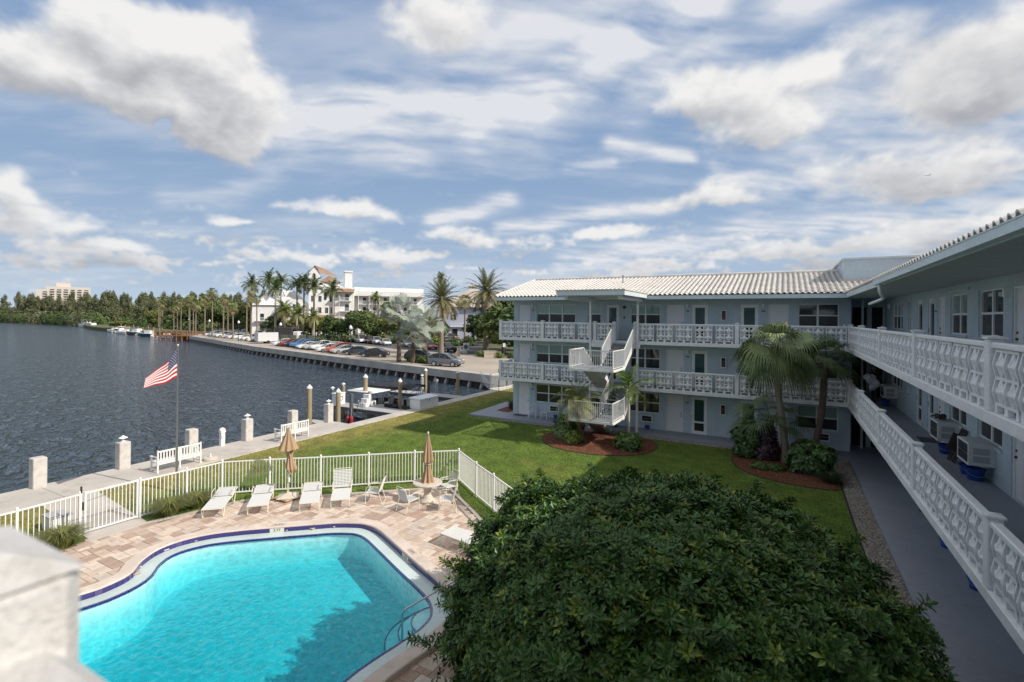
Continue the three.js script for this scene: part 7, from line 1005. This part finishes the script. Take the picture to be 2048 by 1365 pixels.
{
  const t = thing('box_truck', 'box truck with dark grey body and white cab', 'truck', [-107, 0.152, -82.5], 0.35); part('box_body', new G().cbox(-3.6, 0.9, -1.2, 1.0, 3.5, 1.2, 0.04), mat([0.06, 0.055, 0.055], 0.7), t); part('cab', new G().cbox(1.1, 0.6, -1.1, 2.6, 2.5, 1.1, 0.2), cp(white), t); part('hood', new G().cbox(2.4, 0.6, -1.0, 3.5, 1.5, 1.0, 0.15), cp(white), t); part('windscreen', new G().bar(V(2.62, 1.6, 0), V(2.5, 2.3, 0), 1.9, 0.03, V(0, 0, 1)), M.carglass, t); part('air_deflector', new G().cbox(1.1, 2.6, -0.9, 2.0, 3.2, 0.9, 0.2), M.black, t);
  for (const [x, s] of [[2.6, 1], [2.6, -1], [-2.2, 1], [-2.2, -1]]) { const w = sub('wheel', t); w.position.set(x, 0.1, s * 1.0); part('tyre', carGeo('suv').tyre, M.rubber, w); part('rim', carGeo('suv').rim, M.rim, w); }
  const r = thing('trailer', 'white box trailer at the end of the palm row', 'trailer', [-103.2, 0.152, -73.2], -1.85); part('box_body', new G().cbox(-2.2, 0.5, -1.1, 2.2, 2.5, 1.1, 0.05), cp([0.62, 0.62, 0.64]), r); part('drawbar', new G().bar(V(2.2, 0.5, 0), V(3.2, 0.4, 0), 0.1), M.black, r); for (const s of [-1, 1]) { const w = sub('wheel', r); w.position.set(0, 0, s * 1.0); part('tyre', carGeo('suv').tyre, M.rubber, w); part('rim', carGeo('suv').rim, M.rim, w); }
  const c = thing('screen_fence', 'green mesh construction fence left of the box truck', 'fence', [-100, 0.152, -76]); for (let k = 0; k < 5; k++) part('mesh_panel', new G().box(-5 + k * 2.2, 0.1, -k * 0.7, -2.85 + k * 2.2, 1.9, -k * 0.7 + 0.03), mat([0.24, 0.25, 0.15], 0.95, { map: T.fabric, metres: 2 }), c); for (let k = 0; k < 6; k++) part('post', new G().cyl(-5.02 + k * 2.2, 0, -k * 0.7 + 0.3, 2.0, 0.04, 0.04, 8), M.metal, c);
}
for (const [x, z, l] of [[-90.6, -67.4, 'dark lamp post with white globe beside the red car'], [-62.6, -59.6, 'dark lamp post with white globe beside the black car'], [-119.4, -77.0, 'lamp post with white globe in the palm row'], [-143, -83.6, 'lamp post with white globe at the left of the palm row'], [-135, -96, 'lamp post with white globe behind the parked cars'], [-176, -96, 'distant lamp post with white globe near the orange dock']]) { const t = thing('lamp_post', l, 'lamp post', [x, 0.152, z], 0, 'globe lamps along the far seawall'); part('post', new G().tube([V(0, 0, 0), V(0, 0.5, 0), V(0, 0.55, 0), V(0, 4.1, 0)], [0.13, 0.11, 0.07, 0.055], 10), mat([0.03, 0.045, 0.06], 0.5), t); part('collar', new G().lathe(0, 0, [[0.06, 4.1], [0.14, 4.2], [0.14, 4.26]], 10), M.black, t); part('globe', new G().lathe(0, 0, [[0.13, 4.26], [0.24, 4.4], [0.27, 4.58], [0.2, 4.78], [0.08, 4.88], [0.03, 5.0], [0.001, 5.02]], 14), M.lamp, t); }
{ // stone sign and small signs
  const t = thing('entrance_sign', 'cream stone entrance sign behind the parking lot', 'sign', [-41.1, 0.152, -68.4], 0.5); part('slab', new G().cbox(-1.0, 0, -0.15, 1.0, 1.05, 0.15, 0.05), mat([0.62, 0.54, 0.42], 0.85, { map: T.stain, metres: 1.5 }), t); part('cap', new G().cbox(-1.08, 1.051, -0.2, 1.08, 1.15, 0.2, 0.03), M.coping, t); for (let k = 0; k < 4; k++) part('lettering', new G().box(-0.7 + k * 0.37, 0.55, 0.152, -0.45 + k * 0.37, 0.85, 0.16), M.tanroof, t);
  const p = thing('traffic_sign', 'small white sign on a post beside the stone sign', 'sign', [-38.9, 0.152, -68.9], 0.5); part('post', new G().cyl(0, 0, 0, 2.3, 0.03, 0.03, 8), M.metal, p); part('plate', new G().cbox(-0.2, 1.8, 0.03, 0.2, 2.4, 0.05, 0.008), M.paint, p);
  const s = thing('yard_sign', 'tan triangular board leaning behind the grey car', 'sign', [-41.2, 0.152, -59.2], 0.3); part('board', new G().tri(V(-0.9, 0.5, 0), V(0.5, 0.9, 0), V(0.45, 2.2, 0.02)), M.tanroof, s); part('post', new G().cyl(0.5, 0, 0.03, 2.3, 0.04, 0.04, 8), M.pile, s);
  const c = thing('service_cabinet', 'grey louvred service cabinet next to the big black car', 'cabinet', [-51.4, 0.152, -77], 0.3); part('case', new G().cbox(-0.6, 0.3, -0.4, 0.6, 1.7, 0.4, 0.05), M.acbody, c); part('fan_grille', new G().tube([V(0, 1.0, 0.4), V(0, 1.0, 0.43)], 0.4, 18), M.wrap, c);
}
// ---------------------------------------------------------------- buildings beyond; each in its own axes, front towards local +z
function hip(g, x0, x1, z0, z1, y, h, o = 0.6) { const m = (z0 + z1) / 2, d = Math.min((z1 - z0) / 2, (x1 - x0) / 2 - 0.01), A = V(x0 - o, y, z0 - o), B = V(x1 + o, y, z0 - o), C = V(x1 + o, y, z1 + o), D = V(x0 - o, y, z1 + o), E = V(x0 + d, y + h, m), F = V(x1 - d, y + h, m); g.quad(D, C, F, E); g.quad(B, A, E, F); g.tri(A, D, E); g.tri(C, B, F); g.quad(A, B, C, D); return g; }
{
  const t = thing('hotel', 'large white hotel with balconies and a brown roofed turret', 'building', [-134, FY, -117], 0.86), D = M.glass; t.scale.x = 0.62;
  const win = (x, y, w, h, z) => { const s = sub('window', t); part('frame', new G().box(x - w / 2 - 0.12, y - 0.12, z, x + w / 2 + 0.12, y + h + 0.12, z + 0.06), M.hotel, s); part('pane', new G().box(x - w / 2, y, z + 0.061, x - 0.05, y + h, z + 0.09), D, s); part('pane', new G().box(x + 0.05, y, z + 0.061, x + w / 2, y + h, z + 0.09), D, s); };
  const balcony = (x, y, w, z) => { const s = sub('balcony', t); part('slab', new G().box(x - w / 2, y - 0.2, z, x + w / 2, y, z + 1.5), M.hotel, s); part('rail', new G().box(x - w / 2, y + 0.95, z + 1.4, x + w / 2, y + 1.03, z + 1.47), M.hotel, s); const b = new G(); for (let k = 0; k <= w / 0.24; k++) b.box(x - w / 2 + k * 0.24, y, z + 1.42, x - w / 2 + k * 0.24 + 0.05, y + 0.95, z + 1.46); part('balusters', b, M.hotel, s); part('opening', new G().box(x - 0.2, y, z + 0.02, x + w * 0.3, y + 2.2, z + 0.06), M.glass, s); };
  part('main_wall', new G().box(-9, 0, -14, 4, 15.4, 0), M.hotel, t); part('cornice', new G().box(-9.4, 15.41, -14, 4.4, 16.0, 0.4), M.hotel, t); part('upper_roof', hip(new G(), -9, 8, -14, 0, 16.01, 2.2), M.whiteroof, t);
  part('turret', new G().box(-9, 15.5, -5, -3.4, 20.4, 0.2).tri(V(-9, 20.4, 0.2), V(-3.4, 20.4, 0.2), V(-6.2, 22.6, 0.2)), M.hotel, t); part('turret_roof', new G().quad(V(-9.6, 20.2, 0.6), V(-6.2, 22.9, 0.6), V(-2, 22.9, -9), V(-9.6, 20.2, -9)).quad(V(-6.2, 22.9, 0.6), V(-2.8, 20.2, 0.6), V(6, 20.2, -9), V(-2, 22.9, -9)), M.hotelroof, t); part('side_block', new G().box(-3.39, 15.5, -9, 6, 17.7, -0.6).box(-11.4, 15.5, -8, -9.01, 18.4, -0.4), M.hotel, t); part('side_roof', hip(new G(), -3.2, 6.4, -9, -0.6, 17.71, 2.2), M.hotelroof, t); part('side_roof', hip(new G(), -11.4, -9.2, -8, -0.4, 18.41, 0.9), M.hotelroof, t); part('turret_window', new G().box(-6.6, 18.2, 0.21, -5.8, 19.8, 0.26).tube([V(-6.2, 19.8, 0.21), V(-6.2, 19.8, 0.26)], 0.4, 14), M.teal, t);
  for (const x of [-9.1, -6.2, -3]) part('turret_vent', new G().box(x - 0.8, 16.6, 0.26, x + 0.8, 17.2, 0.32), M.screen, t); part('chimney', new G().box(9.2, 15.2, -8, 13.2, 21.3, -3).box(8.9, 21.31, -8.3, 13.5, 21.8, -2.7), M.hotel, t);
  for (const [x, y] of [[-7, 3], [-3.4, 3], [0, 3], [-7, 7.2], [-3.4, 7.2], [0, 7.2], [2.6, 7.2], [-7, 11], [-3.4, 11], [2.2, 11]]) win(x, y, 1.5, 1.9, 0.001);
  // balcony tower
  part('tower_wall', new G().box(4.01, 0, -12, 14, 15.2, 1.4), M.hotel, t); part('tower_cornice', new G().box(3.8, 15.21, -12, 14.3, 15.9, 1.9), M.hotel, t); for (let k = 0; k < 4; k++) balcony(9.4, 1.2 + k * 3.4, 6.2, 1.41); part('tower_awning', hip(new G(), 5.6, 13.4, 1.41, 3.6, 14.2, 1.2, 0.3), M.hotelroof, t); for (const x of [6.2, 12.8]) part('awning_post', new G().cyl(x, 1, 2.8, 14.2, 0.12, 0.12, 8), M.hotel, t);
  // long wing to the right with rows of recessed balconies
  part('wing_back', new G().box(14.01, 0, -14, 52, 14.8, -1.5), M.hotel, t); part('wing_parapet', new G().box(14.02, 14.81, -14, 52.4, 16.2, -1.2).box(14.02, 13.2, -1.49, 52.2, 14.6, 0.8), M.hotel, t);
  for (let k = 0; k < 6; k++) { const x = 19 + k * 5.6; part('party_wall', new G().box(x - 2.9, 0, -1.49, x - 2.6, 13.2, 0.7), M.hotel, t); for (let f = 0; f < 4; f++) { balcony(x, 0.6 + f * 3.3, 5.0, -1.48); } }
  // left wing: lower, with a big pale hip roof
  part('left_wing', new G().box(-36, 0, -16, -9.01, 9.6, -1), M.hotel, t); part('left_roof', hip(new G(), -36, -9.02, -16, -1, 9.61, 5.2), M.whiteroof, t); for (let k = 0; k < 4; k++) { for (let f = 0; f < 2; f++) balcony(-32 + k * 6.2, 1 + f * 3.6, 5.2, -0.99); }
  part('front_block', new G().box(-20, 0, 0.5, -12, 11.4, 6), M.hotel, t); for (let f = 0; f < 3; f++) balcony(-16, 0.8 + f * 3.4, 6.4, 6.01); part('entrance_roof', hip(new G(), -11, 6, 0.1, 7, 4.8, 1.8), M.hotelroof, t); part('entrance_wall', new G().box(-10, 0, 0.12, 5, 4.79, 5.6), M.hotel, t); for (let k = 0; k < 5; k++) win(-8 + k * 2.8, 1.2, 1.4, 2.2, 5.61);
  part('arch_window', new G().box(-1.4, 11.6, 0.02, -0.2, 13.6, 0.08).tube([V(-0.8, 13.6, 0.02), V(-0.8, 13.6, 0.08)], 0.6, 16), M.teal, t); part('gable_hood', new G().quad(V(-3, 14.2, 0.02), V(-3, 14.2, 2), V(0, 15.4, 1.0), V(0, 15.4, 0.02)).quad(V(3, 14.2, 0.02), V(0, 15.4, 0.02), V(0, 15.4, 1), V(3, 14.2, 2)), M.whiteroof, t);
}
{
  const t = thing('pale_house', 'pale house with a broad tan hipped roof beyond the big date palms', 'building', [-76.5, FY, -122], 0.5); part('wall', new G().box(-11, 0, -12, 15, 9.2, 0), M.lavender, t); part('roof', hip(new G(), -11, 15, -12, 0, 9.21, 5.0, 1), M.tanroof, t); part('chimney', new G().box(-4.2, 11.5, -9, -1.6, 15.6, -7).box(-4.5, 15.61, -9.3, -1.3, 16.1, -6.7), M.hotel, t); for (const [x, y] of [[-8, 5.6], [-3, 5.6], [2, 5.6], [-7.5, 1.4], [-2, 1.4], [4, 1.4]]) { const s = sub('window', t); part('frame', new G().box(x - 0.9, y - 0.1, 0.001, x + 0.9, y + 1.7, 0.06), M.hotel, s); part('pane', new G().box(x - 0.78, y, 0.061, x + 0.78, y + 1.58, 0.09), M.glass, s); } part('balcony_rail', new G().box(-9, 4.5, 0.5, 6, 4.6, 0.56).box(-9, 3.5, 0.001, 6, 3.7, 0.6), M.hotel, t);
  const w = thing('pale_house', 'low white roofed building behind the tan roofed house', 'building', [-100, FY, -170], 0.5); part('wall', new G().box(-6, 0, -10, 22, 13.4, 0), M.hotel, w); part('roof', hip(new G(), -6, 22, -10, 0, 13.41, 3), M.whiteroof, w);
  const f = thing('pale_house', 'white building glimpsed through the trees left of the hotel', 'building', [-186, FY, -140], 0.9); part('wall', new G().box(-14, 0, -8, 14, 5.4, 0), M.hotel, f); part('roof', hip(new G(), -14, 14, -8, 0, 5.41, 3), M.whiteroof, f); for (let k = 0; k < 6; k++) part('window', new G().box(-12 + k * 4.4, 1.4, 0.001, -10.4 + k * 4.4, 3.4, 0.05), M.glass, f);
}
{ // apartment tower far left
  const t = thing('apartment_tower', 'distant white apartment tower rising above the far trees', 'building', [-828, FY, -289], 1.2), m = M.towerwall, sh = mat([0.12, 0.10, 0.095], 0.9), col = (x0, x1, H, z = 0) => part('block', new G().box(x0, 0, z - 16, x1, H, z), m, t);
  col(-30, -21, 26); col(-20.99, -12, 36); col(-11.99, 32, 40); part('penthouse', new G().box(-2, 40.01, -14, 12, 45, -3), M.coping, t); 
  for (let f = 0; f < 13; f++) for (let k = 0; k < 9; k++) { const x = -28 + k * 6.7, top = x < -21 ? 24 : x < -12 ? 34 : 38; if (f * 3.05 + 2.6 > top) continue; const s = sub('balcony', t); part('opening', new G().box(x, f * 3.05 + 1.2, 0.01, x + 4.2, f * 3.05 + 2.9, 0.06), sh, s); part('parapet', new G().box(x - 0.1, f * 3.05 + 0.2, 0.061, x + 4.3, f * 3.05 + 1.2, 1.2), m, s); }
}
{ // low bridge at far left, boats and the orange dock
  const t = thing('bridge', 'low grey bridge over the river at far left', 'bridge', [-700, WATER, -120], 0.2); part('deck', new G().box(-160, 2.0, -5, 60, 3.0, 5), M.seaface, t); part('parapet', new G().box(-160, 3.01, 4.6, 60, 3.7, 5), M.seaface, t); for (let k = 0; k < 12; k++) part('pier', new G().box(-150 + k * 18, -1, -4, -148 + k * 18, 2, 4), M.wetwall, t);
  const d = thing('timber_dock', 'orange brown timber dock at the end of the far seawall', 'dock', [-161, WATER, -85], 0.3); part('deck', new G().box(-7, 1.3, -2, 7, 1.5, 2), mat([0.33, 0.12, 0.05], 0.9, { map: T.wood, metres: 2 }), d); for (let k = 0; k < 8; k++) for (const s of [-1, 1]) part('post', new G().cyl(-6.6 + k * 1.9, -1, s * 1.9, 2.9, 0.17, 0.17, 8), M.orangewood || (M.orangewood = mat([0.34, 0.12, 0.055], 0.9)), d); for (const s of [-1.9, 1.9]) part('rail', new G().bar(V(-6.8, 2.5, s), V(6.8, 2.5, s), 0.14), M.orangewood, d);
  const boat = (l, x, z, s, turn, c, top) => { const b = thing('moored_boat', l, 'boat', [x, WATER + 0.2, z], turn, 'boats moored by the far palms'); b.scale.setScalar(s); const [h, k] = hull(7, 2.4, 0.7, 10); part('hull', h, c, b); part('deck', k, M.plastic, b); part('cabin', new G().cbox(-0.8, 0.7, -0.8, 1.6, 1.7, 0.8, 0.15), M.paint, b); part('windscreen', new G().box(-0.84, 1.2, -0.7, -0.79, 1.6, 0.7), M.carglass, b); if (top) { part('hard_top', new G().cbox(-1, 2.3, -0.9, 1.6, 2.42, 0.9, 0.04), top, b); for (const [q, w] of [[-0.8, 0.7], [-0.8, -0.7], [1.4, 0.7], [1.4, -0.7]]) part('top_post', new G().cyl(q, 0.8, w, 2.3, 0.03, 0.03, 6), M.metal, b); } };
  boat('white motor boat moored at the left end of the far dock', -246, -104.5, 1.0, 0.3, M.paint); boat('white boat with a dark hull line next to the leftmost moored boat', -234, -101.5, 1.05, -0.2, M.paint, M.paint); boat('boat under a dark cover in the middle of the moored row', -212, -96.8, 1.25, 0.2, M.wrap, M.bimini); boat('green hulled boat nearest the orange dock', -196, -93.2, 1.1, 0.35, mat([0.02, 0.12, 0.11], 0.4), M.bimini); boat('small white boat just left of the orange dock', -178, -90, 0.8, 0.4, M.paint); boat('white boat further off in front of the mangrove', -225, -99, 0.9, 0.5, M.paint, M.paint); boat('distant white boat below the far trees', -345, -133, 1.6, 0.2, M.paint, M.paint); boat('distant white boat with low cabin beside the far bank', -322, -127, 1.4, -0.2, M.paint); boat('distant pale barge along the far bank', -365, -140, 1.9, 0.1, M.paint);
  for (let k = 0; k < 9; k++) { const x = -186 - k * 7.6, z = -92 - k * 1.9; piling('slim timber post in the row beside the moored boats', x, z, 1.6 + 0.3 * (k % 3), 0.16, false); }
  const r = rng(8), g = new G(); for (let k = 0; k < 60; k++) { const x = -250 + r() * 60, z = -103.6 + (x + 250) * 0.2 + 1.6 * r(), s = 0.4 + 0.6 * r(); g.add(new THREE.IcosahedronGeometry(s, 0), new THREE.Matrix4().makeTranslation(x, WATER + 0.3 * r(), z - 2)); } const o = solo('riprap', g, M.pillar, 'pale boulders along the far bank', 'rocks'); o.userData.kind = 'stuff';
}
{ // airliner far off in the sky
  const t = thing('airplane', 'tiny airliner above the blue wing roof', 'airplane', [640, 760, -3300], 0.4); part('fuselage', new G().tube([V(-19, 0, 0), V(-15, 0, 0), V(14, 0, 0), V(19, 1.4, 0)], [0.5, 2, 2, 0.4], 10), M.paint, t); part('wing', new G().quad(V(-3, -0.6, 0), V(4, -0.6, 0), V(9, 0.4, 17), V(6.5, 0.4, 17)), M.metal, t); part('wing', new G().quad(V(-3, -0.6, 0), V(4, -0.6, 0), V(9, 0.4, -17), V(6.5, 0.4, -17)), M.metal, t); part('tail_fin', new G().quad(V(14, 1.6, 0), V(18.5, 1.8, 0), V(20, 7, 0), V(17.5, 7, 0)), M.navy, t);
}
// ---------------------------------------------------------------- a person on the middle gallery carrying white linen
{
  const t = thing('person', 'person in a dark top carrying a big bundle of white linen on the middle gallery', 'person', [3.95, S + 0.006, -30.7], -0.5);
  const caps = [];   // [a, b, ra, rb]
  const J = { pel: V(0, 0.93, 0), chest: V(0, 1.3, 0.02), neck: V(0, 1.46, 0.02) };
  caps.push([V(-0.07, 0.92, 0), V(0.07, 0.92, 0), 0.12, 0.12], [J.pel, J.chest, 0.125, 0.13], [V(-0.15, 1.38, 0), V(0.15, 1.38, 0), 0.065, 0.065], [J.chest, J.neck, 0.1, 0.055], [J.neck, V(0, 1.54, 0.03), 0.05, 0.05]);
  for (const s of [-1, 1]) { const hip_ = V(s * 0.09, 0.88, 0), kn = V(s * 0.1, 0.49, 0.03 + s * 0.06), an = V(s * 0.1, 0.09, s * 0.1 - 0.03), sh = V(s * 0.19, 1.38, 0), el = V(s * 0.27, 1.13, 0.06), wr = V(s * 0.14, 1.08, 0.28), hd = V(s * 0.05, 1.07, 0.33); caps.push([hip_, kn, 0.085, 0.055], [kn, an, 0.055, 0.036], [an.clone().add(V(0, -0.04, 0)), an.clone().add(V(0, -0.055, 0.15)), 0.04, 0.03], [sh, el, 0.052, 0.04], [el, wr, 0.04, 0.028], [wr, hd, 0.032, 0.026]); for (let f = 0; f < 4; f++) caps.push([hd, hd.clone().add(V(-s * 0.07, 0.02 - f * 0.016, 0.012)), 0.011, 0.008]); caps.push([wr, hd.clone().add(V(-s * 0.01, 0.05, 0.0)), 0.013, 0.009]); }
  const head = V(0, 1.63, 0.04); caps.push([head, head.clone().add(V(0, 0.05, -0.01)), 0.088, 0.092], [head.clone().add(V(0, -0.06, 0.03)), head, 0.05, 0.08], [head.clone().add(V(0, 0.0, 0.09)), head.clone().add(V(0, -0.02, 0.105)), 0.012, 0.016]); for (const s of [-1, 1]) caps.push([head.clone().add(V(s * 0.088, 0.01, 0)), head.clone().add(V(s * 0.092, -0.02, 0)), 0.018, 0.014]);
  const sd = (p) => { let d = 1; for (const [a, b, ra, rb] of caps) { const ab = b.clone().sub(a), h = clamp(p.clone().sub(a).dot(ab) / (ab.lengthSq() || 1)), q = p.distanceTo(a.clone().addScaledVector(ab, h)) - mix(ra, rb, h), k = 0.03, w = clamp(0.5 + 0.5 * (d - q) / k); d = mix(d, q, w) - k * w * (1 - w); } return d; };
  const mesher = (N, cx, cy, cz, half, f) => { const mc = new MarchingCubes(N, new THREE.MeshBasicMaterial(), false, false, 60000); mc.isolation = 0; for (let k = 0; k < N; k++) for (let j = 0; j < N; j++) for (let i = 0; i < N; i++) mc.setCell(i, j, k, -f(V(cx + (i / N * 2 - 1) * half, cy + (j / N * 2 - 1) * half, cz + (k / N * 2 - 1) * half))); mc.update(); const n = mc.count, P = new Float32Array(mc.positionArray.subarray(0, n * 3)), NN = new Float32Array(mc.normalArray.subarray(0, n * 3)); const g = new THREE.BufferGeometry(); for (let i = 0; i < n; i++) { P[i * 3] = cx + P[i * 3] * half; P[i * 3 + 1] = cy + P[i * 3 + 1] * half; P[i * 3 + 2] = cz + P[i * 3 + 2] * half; } g.setAttribute('position', new THREE.BufferAttribute(P, 3)); g.setAttribute('normal', new THREE.BufferAttribute(NN, 3)); const c = new Float32Array(n * 3); for (let i = 0; i < n; i++) { const y = P[i * 3 + 1], skin = y > 1.46 || (P[i * 3 + 2] > 0.13 && y > 1.0 && y < 1.25), q = skin ? [0.33, 0.19, 0.13] : y > 0.95 ? [0.03, 0.03, 0.04] : y > 0.06 ? [0.06, 0.06, 0.075] : [0.03, 0.03, 0.03]; c.set(q, i * 3); } g.setAttribute('color', new THREE.BufferAttribute(c, 3)); return g; };
  part('body', mesher(88, 0, 0.88, 0.08, 0.95, sd), mat([1, 1, 1], 0.8, { vertexColors: true }), t);
  part('hair', new G().lathe(0, 0, [[0.001, 1.55], [0.07, 1.53], [0.105, 1.62], [0.108, 1.7], [0.07, 1.77], [0.001, 1.79]], 16).build().translate(0, 0, 0.005), mat([0.02, 0.014, 0.012], 0.6), t); for (const s of [-1, 1]) part('eye', new G().box(s * 0.032 - 0.01, 1.645, 0.122, s * 0.032 + 0.01, 1.655, 0.126), M.black, t); part('mouth', new G().box(-0.02, 1.575, 0.112, 0.02, 1.582, 0.116), M.red, t);
  const l = thing('linen_bundle', 'big bundle of crumpled white linen held by the person', 'linen', [3.8, S + 1.0, -30.4], -0.5), ln = (a, b, c, r, seed) => { const g = new THREE.IcosahedronGeometry(r, 4), p = g.attributes.position, v = V(0, 0, 0); for (let i = 0; i < p.count; i++) { v.fromBufferAttribute(p, i); const k = 1 + 0.28 * PN.noise(v.x * 6 + seed, v.y * 6, v.z * 6) + 0.12 * PN.noise(v.x * 17, v.y * 17 + seed, v.z * 17); v.multiplyScalar(k); p.setXYZ(i, v.x + a, v.y * 1.15 + b, v.z + c); } g.computeVertexNormals(); return g; };
  const lm = mat([0.80, 0.80, 0.83], 0.9); part('sheet', ln(0, 0.12, 0, 0.21, 1), lm, l); part('sheet', ln(-0.2, 0.2, -0.02, 0.16, 5), lm, l); part('sheet', ln(0.22, -0.05, 0.02, 0.16, 9), lm, l); part('sheet', ln(0.05, -0.28, 0.0, 0.15, 12), lm, l);
}
renderer.render(scene, camera);
